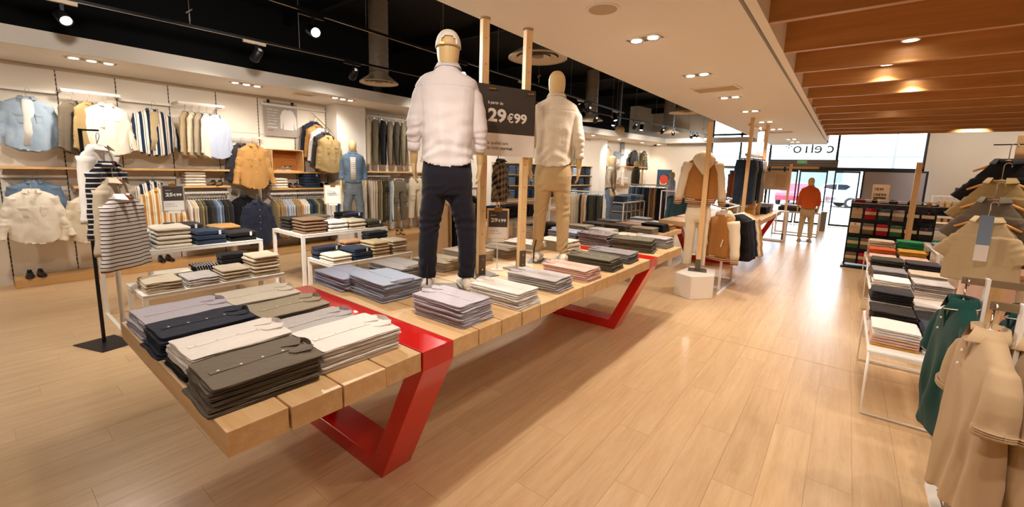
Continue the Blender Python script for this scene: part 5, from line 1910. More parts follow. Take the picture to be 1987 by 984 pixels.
shelf_table('taller white steel table carrying knitwear near the strip of T-shirts', -6.58, -5.70, .86, 2.27, .84)
shelf_table('lower white steel table tucked under the one near the strip of T-shirts', -5.62, -4.98, .92, 2.20, .545)
shelf_table('taller white steel table with the new collection sign', -6.58, -5.68, 2.76, 4.14, .84)
shelf_table('lower white steel table tucked under the one with the new collection sign', -5.60, -4.96, 2.78, 4.05, .545)
GK = 'folded knitwear and jeans on the white tables'
P1 = 'tall white table by the strip'
P2 = 'low white table by the strip'
P3 = 'tall white table under the clipboard'
P4 = 'low white table under the clipboard'
stack(-5.96, 1.04, .84, Q, .28, .34, 5, .033, F['bluegrey'], 'grey-blue', 'sweater', P1, GK, 'sweater')
stack(-5.92, 1.38, .84, Q, .32, .36, 5, .038, F['ivory'], 'cream', 'sweater', P1, GK, 'sweater')
stack(-5.92, 1.74, .84, Q, .30, .36, 3, .048, F['dkdenim'], 'dark blue', 'jeans', P1, GK, 'jeans', tagm=TAGW)
stack(-5.92, 2.08, .84, Q, .30, .36, 2, .05, F['black'], 'black', 'jeans', P1, GK, 'jeans', tagm=TAGW)
stack(-6.36, 1.62, .84, Q, .34, .36, 4, .045, F['char'], 'charcoal', 'jeans', P1, GK, 'jeans', tagm=TAGW)
stack(-6.36, 2.06, .84, Q, .30, .34, 3, .04, F['mustard'], 'camel', 'sweater', P1, GK, 'sweater')
stack(-6.36, 1.16, .84, Q, .30, .34, 3, .04, F['white'], 'white', 'sweater', P1, GK, 'sweater')
stack(-5.18, 1.10, .545, Q, .29, .34, 4, .028, F['oat'], 'oatmeal', 'T-shirt', P2, GK, 'shirt')
stack(-5.18, 1.42, .545, Q, .27, .34, 4, .022, F['breton_y'], 'fine striped', 'T-shirt', P2, GK, 'shirt')
stack(-5.18, 1.73, .545, Q, .27, .34, 4, .026, F['stone'], 'beige', 'sweater', P2, GK, 'sweater')
stack(-5.18, 2.03, .545, Q, .28, .34, 6, .032, F['oat'], 'sandy', 'sweater', P2, GK, 'sweater')
stack(-5.47, 1.25, .545, Q, .34, .20, 4, .026, F['ivory'], 'off-white', 'T-shirt', P2, GK, 'shirt')
stack(-5.47, 1.56, .545, Q, .22, .20, 5, .026, F['breton_ynavy'], 'navy striped', 'T-shirt', P2, GK, 'shirt')
stack(-5.47, 1.86, .545, Q, .30, .20, 4, .05, F['black'], 'black', 'jeans', P2, GK, 'jeans', tagm=TAGW)
stack(-6.34, 2.95, .84, Q, .26, .34, 4, .038, F['brownblack'], 'dark brown', 'sweater', P3, GK, 'sweater')
stack(-5.90, 2.98, .84, Q, .34, .36, 5, .036, F['brown'], 'chestnut', 'sweater', P3, GK, 'sweater')
stack(-5.88, 3.32, .84, Q, .30, .34, 3, .042, F['white'], 'white', 'sweater', P3, GK, 'sweater')
stack(-5.88, 3.63, .84, Q, .28, .34, 3, .042, F['oat'], 'oat', 'sweater', P3, GK, 'sweater')
stack(-5.88, 3.95, .84, Q, .28, .34, 2, .05, F['dkolive'], 'dark olive', 'jeans', P3, GK, 'jeans', tagm=TAGW)
stack(-6.34, 3.30, .84, Q, .30, .34, 4, .04, F['olive'], 'moss', 'sweater', P3, GK, 'sweater')
stack(-6.34, 3.85, .84, Q, .36, .34, 4, .046, F['navy'], 'navy', 'jeans', P3, GK, 'jeans', tagm=TAGW)
stack(-5.16, 2.94, .545, Q, .28, .34, 3, .030, F['ivory'], 'ecru', 'sweater', P4, GK, 'sweater')
stack(-5.16, 3.24, .545, Q, .26, .34, 3, .05, F['dkdenim'], 'indigo', 'jeans', P4, GK, 'jeans', tagm=TAGW)
stack(-5.16, 3.54, .545, Q, .28, .34, 5, .036, F['sand'], 'camel beige', 'sweater', P4, GK, 'sweater')
stack(-5.16, 3.85, .545, Q, .27, .34, 5, .034, F['stone'], 'stone', 'sweater', P4, GK, 'sweater')
stack(-5.46, 2.98, .545, Q, .34, .20, 3, .05, F['navy'], 'dark navy', 'jeans', P4, GK, 'jeans', tagm=TAGW)
stack(-5.46, 3.35, .545, Q, .30, .20, 4, .042, F['tan'], 'light tan', 'sweater', P4, GK, 'sweater')
stack(-5.46, 3.75, .545, Q, .34, .20, 6, .044, F['black'], 'jet black', 'jeans', P4, GK, 'jeans')
clip_sign(-6.15, 1.50, .84, Q - .1, .22, .315, .34, 'clipboard price sign standing on the tall white table by the strip', L25, back=M_GREY_METAL)
clip_sign(-6.12, 3.47, .84, Q - .35, .25, .29, .34, 'clipboard sign announcing the new collection', [('découvrez', .12, .42, .74, .04, M_TXT_DARK, 0), ('toute notre sélection', .12, .68, .67, .04, M_TXT_DARK, 0), ('nouvelle', .12, .72, .55, .075, M_TXT_DARK, .03), ('collection !', .12, .86, .45, .075, M_TXT_DARK, .03)], dark=False)

# strip stand with waterfall of long-sleeved tops
sx, sy = -5.57, .705
st = thing('garment_stand', 'black floor stand with a waterfall strip of long-sleeved tops', 'stand', (sx, sy, 0), .0)
MB().prism([(-.10, -.21), (.30, -.06), (.24, .20), (-.16, .10)], 0, .008).build('base_plate', M_BLACK_METAL, st)
MB().tube([(0, 0, .008), (0, 0, 2.06)], .015, 10).build('pole', M_BLACK_METAL, st)
MB().bar((0, 0, 2.05), (.10, .11, 2.05), .014, .016).build('arm', M_BLACK_METAL, st)
for k in range(4):
    x, y, z = .09 + .035 * k, .10 + .028 * k, 2.03 - k * .155
    ring = [(x + .0, y + .014 * math.cos(q * PI / 7), z - .03 - .05 * (1 - math.cos(q * PI / 7)) * .9) for q in range(15)]
    MB().tube(ring, .003, 6).build('chain_link', M_CHROME, st)
GAR['slim'] = garment_mb(sw=.195, chest=.20, hem=.215, depth=.06, length=.68, sleeve=.60, s_ang=6, r0=.065, r1=.042, tail=0, ph=2.6, neck=.08, fold=.2).mesh('slim_top', True)
for k, (c, w_) in enumerate((('white', 'plain white'), ('breton_navy', 'navy striped'), ('stone', 'plain beige'), ('breton', 'cream with thin dark stripes'))):
    hung('long_sleeved_shirt', '%s long-sleeved top, %s down the strip stand' % (w_, _ONES[k]), 'top', (sx + .13 + .045 * k, sy + .085 + .035 * k, 1.90 - k * .148), 2.42 - .06 * k, 'slim', F[c], M_HANGER_W, collar=True, plk=False, group='tops on the strip stand', necklabel=True, crew=F['white'] if k == 3 else None)
# ================================================================== middle of the shop
def floor_rack(label, a, b, z, depth=.5, group='free-standing clothes rails', m=None, ends=True):
    """white steel rail on two legs with a floor frame"""
    m = m or M_WHITE_METAL
    t = thing('clothes_rack', label, 'rack', (0, 0, 0), 0, group)
    a3, b3 = Vector((*a, 0)), Vector((*b, 0))
    d = (b3 - a3).normalized()
    s_ = Vector((-d.y, d.x, 0))
    MB().bar(a3 + Vector((0, 0, z)), b3 + Vector((0, 0, z)), .02, .03).build('rail', m, t)
    for p in (a3, b3):
        MB().bar(p + Vector((0, 0, .02)), p + Vector((0, 0, z + .015)), .03, .03).build('upright', m, t)
        MB().bar(p - s_ * depth / 2 + Vector((0, 0, .0125)), p + s_ * depth / 2 + Vector((0, 0, .0125)), .03, .025).build('foot', m, t)
    return t


# rack of coats seen between the legs of the capped mannequin
floor_rack('white clothes rail with dark coats behind the slat table', (-4.95, 4.40), (-4.95, 5.45), 1.46)
rail_row((-4.95, 4.46), (-4.95, 5.40), 1.45, C_('tan', 'sand', 'black', 'char', 'bluegrey', 'slate', 'stone', 'oat', 'grey', 'black', 'navy', 'sand'), 'coat', 'the rail behind the slat table', 'coats behind the slat table', 'row', rz=0, sc=(.98, .40, 1.12), cat='coat', name='hanging_coat')
# plaid overshirt on a stand
t = thing('garment_stand', 'white stand holding the plaid overshirt', 'stand', (-4.75, 5.74, 0))
MB().box((-.16, -.16, 0), (.16, .16, .008)).build('base_plate', M_WHITE_METAL, t)
MB().tube([(0, 0, .008), (0, 0, 2.08)], .012, 8).build('pole', M_WHITE_METAL, t)
MB().tube([(0, 0, 2.07), (.10, -.06, 2.07)], .008, 8).build('arm', M_WHITE_METAL, t)
hung('overshirt', 'brown and black plaid overshirt hung beside the timber price posts', 'shirt', (-4.66, 5.69, 1.95), 1.9, 'wide', F['plaid'], sc=(.95, 1, 1))
# white tables with dark denim stacks behind the posts
shelf_table('taller white steel table with denim behind the cream mannequin', -5.75, -4.95, 6.15, 7.55, .84)
shelf_table('lower white steel table with denim behind the cream mannequin', -4.88, -4.28, 6.2, 7.5, .545)
GC = 'denim stacks on the white tables behind the cream mannequin'
for k, (c, w_, y) in enumerate((('ivory', 'cream', 6.36), ('black', 'black', 6.70), ('char', 'charcoal', 7.04), ('stone', 'stone', 7.36))):
    stack(-4.56, y, .545, Q, .28, .36, 5, .040, F[c], w_, 'jeans', 'low table behind the cream mannequin', GC, 'jeans')
for k, (c, w_, y) in enumerate((('dkdenim', 'dark denim', 6.34), ('black', 'black', 6.68), ('dkdenim', 'indigo', 7.02), ('brownblack', 'dark brown', 7.36))):
    stack(-5.30, y, .84, Q, .28, .36, 5, .045, F[c], w_, 'jeans', 'tall table behind the cream mannequin', GC, 'jeans')
t = thing('wooden_crate', 'open wooden crate standing on the floor behind the clipboard sign', 'box', (-5.35, 5.70, 0))
for lo, hi in (((0, 0, 0), (.36, .30, .02)), ((0, 0, .02), (.02, .30, .42)), ((.34, 0, .02), (.36, .30, .42)), ((.02, .0, .40), (.34, .30, .42))):
    MB().box(lo, hi).build('board', M_OAK_X, t)
MB().box((.02, .28, .02), (.34, .30, .40)).build('back_panel', M_OAK_X, t)

# oak table behind the far end of the slat table
t = thing('oak_table', 'plain oak table behind the far end of the slat table', 'table', (0, 0, 0))
OX0, OX1, OY0, OY1, OZ = -3.95, -2.42, 6.45, 8.55, .74
for k in range(8):
    y0 = OY0 + k * (OY1 - OY0) / 8
    MB().bevbox((OX0, y0 + .003, OZ - .08), (OX1, y0 + (OY1 - OY0) / 8 - .003, OZ), .003).build('slat', M_OAK, t)
for x in (OX0 + .1, OX1 - .16):
    for y in (OY0 + .1, OY1 - .16):
        MB().box((x, y, 0), (x + .06, y + .06, OZ - .08)).build('leg', M_WHITE_METAL, t)
GO = 'folded shirts on the plain oak table'
PO = 'plain oak table'
for x, y, c, w_, n in ((-3.65, 6.75, 'ivory', 'cream', 6), (-3.20, 6.75, 'white', 'white', 5), (-2.72, 6.75, 'ivory', 'ecru', 3), (-3.65, 7.35, 'grey', 'grey', 6), (-3.20, 7.35, 'taupe', 'brown-grey', 6), (-2.72, 7.35, 'ltaupe', 'greige', 6), (-3.65, 7.95, 'ltgrey', 'pale grey', 6), (-3.20, 7.95, 'peach', 'peach', 5), (-2.72, 7.90, 'black', 'black', 7), (-2.72, 8.34, 'mustard', 'camel', 5), (-3.20, 8.34, 'white', 'chalk white', 5)):
    stack(x, y, OZ, Q, .34, .40, n, .02, F[c], w_, 'shirt', PO, GO, 'shirt', collar=False)
t = thing('display_block', 'low oak block carrying striped tops behind the plain oak table', 'block', (-3.5, 9.7, 0))
MB().bevbox((-.45, -.35, 0), (.45, .35, .62), .004).build('block', M_OAK_X, t)
stack(-3.66, 9.7, .62, Q, .4, .40, 6, .026, fabric('grey_stripe_fold', '#d5d2d6', '#565a72', 'breton', 7.0, axis='X'), 'grey striped', 'T-shirt', 'low oak block', 'striped tops on the oak block', 'shirt')
stack(-3.26, 9.7, .62, Q, .3, .30, 4, .026, F['white'], 'white', 'T-shirt', 'low oak block', 'striped tops on the oak block', 'shirt')

# jeans wall ---------------------------------------------------------------------------------------
awl = -math.atan2(CORN[0] - WX, FRONT - 9.0)     # heading of the slanting wall


def wall_frame(y):
    p = wpt(y)
    return Matrix.Translation((p[0], p[1], 0)) @ Matrix.Rotation(awl, 4, 'Z')


def on_wall(y, dx, z, dy=0):
    v = wall_frame(y) @ Vector((dx, dy, z))
    return v


JB = [(10.4, 12.55), (12.75, 15.1)]
for bi, (y0, y1) in enumerate(JB):
    t = thing('jeans_shelving', ['wall shelving of folded jeans behind the timber posts', 'wall shelving of folded jeans beside the far column'][bi], 'shelving', (0, 0, 0), 0, 'jeans shelving on the far wall')
    t.matrix_world = wall_frame(y0)
    L = (y1 - y0) / math.cos(awl)
    for z in (.42, .86, 1.29, 1.64, 2.0):
        MB().box((.005, 0, z - .025), (.42, L, z)).build('shelf_board', M_OAK_Y, t)
    for y in (0, L - .02):
        MB().box((.005, y, 0), (.42, y + .02, 2.0)).build('side_panel', M_WHITE_METAL, t)
    for si, z in enumerate((.86, 1.29, 1.64)):
        nc = 6
        for c in range(nc):
            yy = .22 + c * (L - .44) / (nc - 1)
            v = wall_frame(y0) @ Vector((.22, yy, z))
            col = RND.choice(('dkdenim', 'denim', 'dkdenim', 'black', 'ltdenim', 'denim'))
            stack(v.x, v.y, v.z, awl + Q, .28, .32, 5, .05 if si else .055, F[col], {'dkdenim': 'dark', 'denim': 'mid-blue', 'black': 'black', 'ltdenim': 'pale'}[col], 'jeans', '%s column, %s shelf, %s jeans bay' % (_ONES[c], ['low', 'middle', 'high'][si], ['near', 'far'][bi]), 'folded jeans on the far wall shelving', 'jeans')
v0, v1 = on_wall(10.5, .55, 0), on_wall(12.4, .55, 0)
rail('wall_rail', 'rail with hanging jeans in the near jeans bay', (v0.x, v0.y), (v1.x, v1.y), .80, None, group='rails on the far wall')
# trousers hung over the far bay
for k, c in enumerate(('stone', 'olive', 'stone')):
    v = on_wall(13.9 + k * .3, .18, 2.85)
    t = thing('hanging_trousers', '%s trousers hung above the far jeans bay' % ['stone', 'olive', 'pale stone'][k], 'trousers', v, awl + Q, 'trousers above the far jeans bay')
    o = link('cloth', GAR['trouser'], F[c], t, True)
    o.scale = (.7, .6, .82)
    h = link('clip_hanger', CLIPB, M_CHROME, t, True)
t = thing('wall_panel', 'white display panel behind the trousers over the far jeans bay', 'panel', on_wall(13.6, .012, 2.02), awl)
MB().box((0, 0, 0), (.03, 1.2, .95)).build('sheet', M_WHITE_METAL, t)

# chino rack, jeans rack, cubby, mannequins
floor_rack('white rail with chinos left of the grey jacket mannequin', (-6.75, 11.3), (-5.40, 11.3), 1.22)
rail_row((-6.7, 11.3), (-5.45, 11.3), 1.21, C_('black', 'black', 'stone', 'stone', 'oat', 'stone', 'ltaupe', 'brownblack', 'tan', 'stone', 'black', 'dkolive', 'dkolive', 'black', 'dkolive'), 'chinos', 'the rail left of the grey jacket mannequin', 'chinos on the far rail', 'trouser', rz=Q, clip=True, sc=(.9, .6, 1.05), cat='trousers', name='hanging_trousers', drop=.09)
floor_rack('white rail with jeans between the olive jacket and blue sweater mannequins', (-6.05, 14.6), (-4.72, 14.6), 1.40)
rail_row((-6.0, 14.6), (-4.78, 14.6), 1.39, C_('ltdenim', 'ltdenim', 'denim', 'ltdenim', 'denim', 'dkdenim', 'denim', 'dkdenim', 'dkdenim', 'tan', 'brown', 'tan', 'black', 'black', 'black'), 'jeans', 'the rail beside the blue sweater mannequin', 'jeans on the far rail', 'trouser', rz=Q, clip=True, sc=(.9, .6, 1.15), cat='trousers', name='hanging_jeans', drop=.09)
t = thing('jeans_cubby', 'white framed cubby unit filled with folded jeans', 'shelving', (-5.88, 12.45, 0))
CL, CD = 1.75, .60
for x in (0, CD - .03):
    for y in (0, CL - .03):
        MB().box((x, y, 0), (x + .03, y + .03, .86)).build('post', M_WHITE_METAL, t)
MB().box((0, 0, .86), (CD, CL, .885)).build('top_board', M_WHITE_METAL, t)
for z in (.06, .32, .58):
    MB().box((.01, .01, z), (CD - .01, CL - .01, z + .02)).build('shelf_board', M_OAK_Y, t)
for k in range(1, 5):
    for z in (.08, .34, .60):
        MB().box((.02, k * CL / 5 - .01, z), (CD - .02, k * CL / 5 + .01, z + .24)).build('divider', plain('cubby_beige', '#d9c6ab', .7), t)
for r_, z in enumerate((.08, .34, .60)):
    for k in range(5):
        col = RND.choice(('denim', 'denim', 'ltdenim', 'dkdenim'))
        stack(-5.88 + .34, 12.45 + (k + .5) * CL / 5, z, Q, .34, .44, 4, .045, F[col], {'dkdenim': 'dark', 'denim': 'mid-blue', 'black': 'black', 'ltdenim': 'pale'}[col], 'jeans', '%s compartment, %s row of the cubby' % (_ONES[k], ['bottom', 'middle', 'top'][r_]), 'folded jeans in the cubby', 'jeans')
for k, col in enumerate(('dkdenim', 'denim', 'dkdenim', 'denim', 'ltdenim')):
    stack(-5.56, 12.45 + (k + .5) * CL / 5, .885, Q, .34, .46, 4, .045, F[col], {'dkdenim': 'dark', 'denim': 'mid-blue', 'ltdenim': 'pale'}[col], 'jeans', '%s stack along the cubby top' % _ONES[k], 'folded jeans on the cubby', 'jeans')

for nm_, loc, h in (('grey jacket', (-4.9, 10.6), .355), ('olive jacket', (-6.05, 15.15), .355)):
    t = thing('mannequin_platform', 'low white block under the %s mannequin' % nm_, 'platform', (*loc, 0))
    MB().bevbox((-.26, -.26, 0), (.26, .26, h), .005).build('block', M_WHITE_METAL, t)
M_SH_DK = plain('dark_shoe', '#26262b', .5)
mannequin('mannequin in a light grey jacket and blue jeans in front of the jeans cubby', (-4.9, 10.6, .36), 1.9, SH_C, F['ltaupe'], tr2, F['denim'], (M_SH_DK, M_SH_DK), rod=False)
mannequin('mannequin in an olive jacket beyond the jeans cubby', (-6.05, 15.15, .36), 2.1, SH_C, F['dkolive'], tr2, F['denim'], (M_SH_DK, M_SH_DK), rod=False)
mannequin('mannequin in a pale blue sweater and grey trousers near the blue poster', (-5.15, 16.4, .0045), 2.3, SH_B, F['lavblue'], tr2, F['slate'], (M_SH_DK, M_SH_DK), rod=False, collar=False)
# display wall past the far column
GFW = 'clothes on the far display wall'
for k, (y, c, w_, gar, z, sc) in enumerate(((16.35, 'ltaupe', 'long grey coat', 'row', 2.80, (.9, .6, 1.15)), (18.35, 'black', 'black hooded sweatshirt', 'wide', 2.75, (.95, .8, .95)), (19.15, 'camo', 'camouflage jacket', 'jacket', 2.75, (.9, .8, 1.2)))):
    v = on_wall(y, .16, z)
    hung('hanging_jacket', w_ + ' hung high on the far display wall', 'jacket', v, awl + Q, gar, F[c], sc=sc, plk=False, group=GFW)
for k, (y, c, w_) in enumerate(((16.3, 'stone', 'beige'), (16.6, 'ivory', 'ivory'), (17.35, 'white', 'white printed'), (18.45, 'cream', 'cream'), (18.75, 'sand', 'sand'), (19.05, 'ivory', 'pale yellow'))):
    v = on_wall(y, .30, 1.92)
    hung('hanging_t_shirt', '%s top on the lower rail of the far display wall' % w_, 'top', v, awl + Q + .5, 'shirt', F[c], plk=False, group=GFW, sc=(.85, .6, .95))
for k, (y0, y1, z) in enumerate(((16.1, 17.6, 2.06), (17.9, 19.4, 2.06), (17.0, 18.2, 1.35))):
    t = thing('wall_shelf', ['oak shelf at the start of the far display wall', 'oak shelf at the end of the far display wall', 'lower oak shelf in the far display wall'][k], 'shelf', (0, 0, 0), 0, 'oak shelves on the far wall')
    t.matrix_world = wall_frame(y0)
    MB().box((.005, 0, z - .03), (.32, y1 - y0, z)).build('board', M_OAK_Y, t)
    MB().tube([(.28, .02, z - .06), (.28, y1 - y0 - .02, z - .06)], .008, 6).build('rail', M_WHITE_METAL, t)
v = on_wall(17.6, .18, 1.35)
stack(v.x, v.y, v.z, awl + Q, .36, .28, 5, .04, F['white'], 'white', 'sweater', 'far display wall shelf', 'sweaters on the far wall', 'sweater')
for k, (y, w_, h_, z, c) in enumerate(((17.0, .50, .55, 2.10, '#a9b6cc'), (17.45, .28, .60, 2.50, '#8f9aa0'), (18.0, .22, .34, 2.10, '#4a4640'))):
    t = thing('wall_poster', ['pale blue photo poster on the far display wall', 'narrow grey printed panel high on the far display wall', 'small dark card on the far display wall shelf'][k], 'poster', on_wall(y, .05, z), awl + Q)
    MB().box((0, -.01, 0), (w_, 0, h_)).build('sheet', plain('poster_' + c.strip('#'), c, .6, var=.25), t)
    MB().box((.12 * w_, -.012, .12 * h_), (.88 * w_, -.01, .45 * h_)).build('printed_block', plain('poster_block_%d' % k, ['#dfe6ef', '#c5ccd0', '#8c867c'][k], .6), t)
t = thing('framed_poster', 'blue poster with red and orange abstract shapes on the cream wall', 'poster', (-6.95, FRONT - .032, 1.08))
MB().box((0, 0, 0), (.64, .03, .89)).build('sheet', plain('poster_blue', '#27485f', .5, var=.2), t)
for x, z, r_, c in ((.32, .45, .17, '#c4402a'), (.27, .33, .13, '#e0a56a'), (.40, .56, .10, '#2b1d1c'), (.38, .30, .08, '#e8d2a8'), (.24, .52, .07, '#d98a3c')):
    MB().prism([(x + r_ * math.cos(q * PI / 7 + x * 9) * (1 + .25 * (q % 2)), z + r_ * 1.2 * math.sin(q * PI / 7 + x * 9)) for q in range(14)], -.004 - r_ * .01, 0, 'xz').build('printed_shape', plain('print_' + c.strip('#'), c, .6), t)
MB().box((.12, -.004, .06), (.52, 0, .11)).build('printed_bar', plain('print_cream', '#d9c9a4', .6), t)
for k, (x, c) in enumerate(((-5.9, 'white'), (-5.55, 'teal'))):
    t = thing('mirror_frame', ['white notice panel beside the blue sweater mannequin', 'narrow wall mirror beside the blue sweater mannequin'][k], 'panel', (x, FRONT - .03, 1.0 if k == 0 else .35))
    MB().box((0, 0, 0), (.28, .03, .42 if k == 0 else 1.35)).build('frame', M_OAK_Z, t)
    MB().box((.03, -.004, .03), (.25, 0, .39 if k == 0 else 1.32)).build('pane', plain('panel_face_%d' % k, ['#e6ddd0', '#7f8a90'][k], .4), t)

# varsity jacket display -----------------------------------------------------------------------------
t = thing('display_plinth', 'white faceted block carrying the timber post with the varsity jacket', 'plinth', (0, 0, 0))
pent = [(-1.88, 6.50), (-1.61, 6.36), (-1.37, 6.66), (-1.47, 7.16), (-1.83, 7.13)]
me = MB().prism(pent, 0, .34).mesh('block')
bm = bmesh.new()
bm.from_mesh(me)
bmesh.ops.bevel(bm, geom=bm.edges[:], offset=.006, segments=2, affect='EDGES')
bm.to_mesh(me)
bm.free()
link('block', me, M_WHITE_METAL, t)
VP_ = (-1.66, 6.86)
rv = face_cam(*VP_)
t = thing('timber_post', 'drilled timber post standing on the white faceted block', 'post', (*VP_, .34), rv)
MB().bevbox((-.035, -.028, .006), (.035, .028, 2.22), .003).build('post', M_OAK_Z, t)
MB().box((-.037, -.034, .006), (.037, -.028, .18)).box((-.037, .028, .006), (.037, .034, .18)).build('shoe_bracket', M_GREYPLATE, t)
MB().box((-.13, -.10, 0), (.13, .16, .006)).build('base_plate', M_GREYPLATE, t)
for k in range(8):
    MB().cyl((0, 0, 0), .004, .002, 8).build('hole', M_DARKSLOT, t).matrix_local = Matrix.Translation((0, -.028, .4 + k * .22)) @ Matrix.Rotation(PI / 2, 4, 'X')
F['wooltan'] = fabric('tan_wool', '#a9723a', wrinkle=.2)
F['creamlea'] = fabric('cream_leather', '#ead9bd', wrinkle=.2, rough=.6)
M_STRIPE = fabric('rib_stripe', '#8a5526', '#f2e6d0', 'breton', 36.0, axis='Z')


def varsity(label, loc, rz, body, sleeve, sc=(1, 1, 1), group=None):
    t = thing('varsity_jacket', label, 'jacket', loc, rz, group)
    P = dict(sw=.215, chest=.235, hem=.225, depth=.12, length=.64, n=28)
    m = garment_mb(sleeve=.001, r0=.01, r1=.01, s_ang=20, tail=0, ph=.5, fold=.10, **P)
    o = link('jacket_body', m.mesh('jacket_body', True), body, t)
    o.scale = sc
    for s_ in (-1, 1):
        pts, rs = [], []
        for q in (0, .1, .25, .4, .55, .7, .85, 1):
            a = math.radians(15)
            pts.append((s_ * (.185 + math.sin(a) * .60 * q - .03 * q * q), -.05 * q * q, -.085 - math.cos(a) * .60 * q))
            rs.append(.092 - .034 * q + .005 * math.sin(q * 17))
        sl = MB().tube(pts, rs, 16).build('sleeve', sleeve, t, True)
        sl.scale = sc
        e = Vector(pts[-1])
        d_ = (e - Vector(pts[-2])).normalized()
        MB().tube([e - d_ * .005, e + d_ * .06], [.062, .052], 16).build('cuff', M_STRIPE, sl, True)
    MB().loft([superring(.226, .134, 28, 2.4, 0, 0, -.63), superring(.21, .122, 28, 2.4, 0, 0, -.70)]).build('waistband', M_STRIPE, o, True)
    hd = MB().loft([superring(.012, .02, 20, 2.0, 0, .135, -.27), superring(.07, .035, 20, 2.0, 0, .125, -.19), superring(.135, .06, 20, 2.1, 0, .10, -.10), superring(.165, .085, 20, 2.2, 0, .06, -.03), superring(.13, .095, 20, 2.2, 0, .035, .03), superring(.09, .075, 20, 2.1, 0, .035, .07), superring(.03, .03, 20, 2.1, 0, .035, .085)]).build('hood', sleeve, o, True)
    for s_ in (-1, 1):
        MB().bevbox((-.008, -.006, -.06), (.008, .006, .06), .002).build('welt_pocket', F['ivory'], o).matrix_local = Matrix.Translation((s_ * .13, -.128, -.42)) @ Matrix.Rotation(s_ * .25, 4, 'Y')
    return t


vj = (-1.755, 7.02)
varsity('tan varsity jacket with cream sleeves hung on the timber post', (vj[0], vj[1], 2.06), rv + PI + .1, F['wooltan'], F['creamlea'])
t = thing('hanging_trousers', 'wide cream trousers hanging below the tan varsity jacket', 'trousers', (vj[0] - .01, vj[1] + .0, 1.36), rv)
o = link('cloth', remeshed(trouser_mb(.02, wide=1.0, L=1.0), .012, 'wide_trousers', 5), F['creamlea'], t)
o.scale = (.82, 1.0, .97)
h = link('clip_hanger', CLIPB, M_CHROME, t, True)
# rack of varsity jackets behind
t = thing('clothes_rack', 'white rack of varsity jackets beside the faceted block', 'rack', (0, 0, 0), 0, 'free-standing clothes rails')
MB().bar((-1.36, 6.9, .012), (-1.36, 8.1, .012), .03, .024).bar((-1.95, 6.95, .012), (-1.95, 8.1, .012), .03, .024).bar((-1.95, 8.09, .012), (-1.36, 8.09, .012), .03, .024).build('floor_frame', M_WHITE_METAL, t)
MB().tube([(-1.62, 7.12, 1.34), (-1.62, 8.1, 1.34)], .012, 8).tube([(-1.40, 7.12, 1.30), (-1.40, 8.1, 1.30)], .012, 8).build('rail', M_CHROME, t)
for y in (7.18, 8.06):
    MB().bar((-1.40, y, .02), (-1.40, y, 1.3), .03, .03).bar((-1.62, y, 1.34), (-1.40, y, 1.30), .03, .02).build('upright', M_WHITE_METAL, t)
varsity('tan varsity jacket facing out at the end of the jacket rack', (-1.46, 7.24, 1.19), -.45, F['wooltan'], F['creamlea'], group='varsity jackets on the rack')
rail_row((-1.36, 7.46), (-1.30, 8.1), 1.30, C_('black', 'black', 'navy', 'black', 'navy', 'cream', 'cream', 'mustard', 'mustard'), 'jacket', 'the varsity jacket rack', 'varsity jackets on the rack', 'jacket', rz=-.3, sc=(1.0, .5, 1.0), cat='jacket', name='varsity_jacket')
# small grey sign, hoodie and red garments near the window
t = thing('card_holder', 'slim grey card holder standing above the varsity jacket rack', 'sign', (-1.62, 7.7, 1.352))
MB().box((-.02, -.05, 0), (.02, .05, .01)).build('foot', M_WHITE_METAL, t)
MB().box((-.004, -.055, .01), (.004, .055, .14)).build('lower_card', M_PRINT_WHITE, t)
MB().box((-.004, -.055, .14), (.004, .055, .40)).build('upper_card', plain('card_grey', '#7c7a7c', .5), t)
hung('hooded_sweatshirt', 'sand zip hoodie hanging against the bright window', 'sweatshirt', (-3.6, 14.8, 1.86), face_cam(-3.6, 14.8), 'wide', F['sand'], sc=(.9, .8, .95))
hung('hanging_jacket', 'dark bomber jacket below the sand hoodie', 'jacket', (-3.62, 12.22, 1.18), face_cam(-3.6, 12.2) + .4, 'jacket', F['teal'], sc=(1, .9, .9))
for k, (c, w_) in enumerate((('rust', 'rust red'), ('ivory', 'ivory'), ('rust', 'brick red'))):
    hung('hanging_t_shirt', '%s long-sleeved top hanging beside the jeans at the window' % w_, 'top', (-2.75 + k * .07, 14.3, 1.92), Q + .4, 'long', F[c], plk=False, sc=(1, .8, 1.1), group='tops by the window')
floor_rack('tall white rail in front of the window', (-4.3, 14.6), (-2.4, 14.35), 2.02)
floor_rack('low rail with the dark bomber jacket', (-4.1, 12.25), (-3.2, 12.2), 1.32)

# second slat table ----------------------------------------------------------------------------------
D2 = (.24, 8.15)
slat_table('second oak slat table with red frames, by the shop entrance', *D2)
for i, (x, y) in enumerate(((-1.70, 10.35), (-1.62, 11.85))):
    t = thing('timber_post', ['nearer timber post of the jeans display by the entrance', 'farther timber post of the jeans display by the entrance'][i], 'post', (x, y, TZ), 0)
    MB().bevbox((-.035, -.03, .0), (.035, .03, 3.0 - TZ - .003), .003).build('post', M_OAK_Z, t)
    MB().box((-.10, -.10, .0005), (.10, .10, .006)).build('base_plate', M_GREYPLATE, t)
t = thing('cross_bar', 'timber cross bars joining the two posts over the second slat table', 'bar', (0, 0, 0))
MB().bar((-1.74, 10.30, 2.24), (-1.66, 11.9, 2.24), .05, .05).build('lower_bar', M_OAK_Y, t)
MB().bar((-1.74, 10.30, 2.86), (-1.66, 11.9, 2.86), .05, .05).build('upper_bar', M_OAK_Y, t)
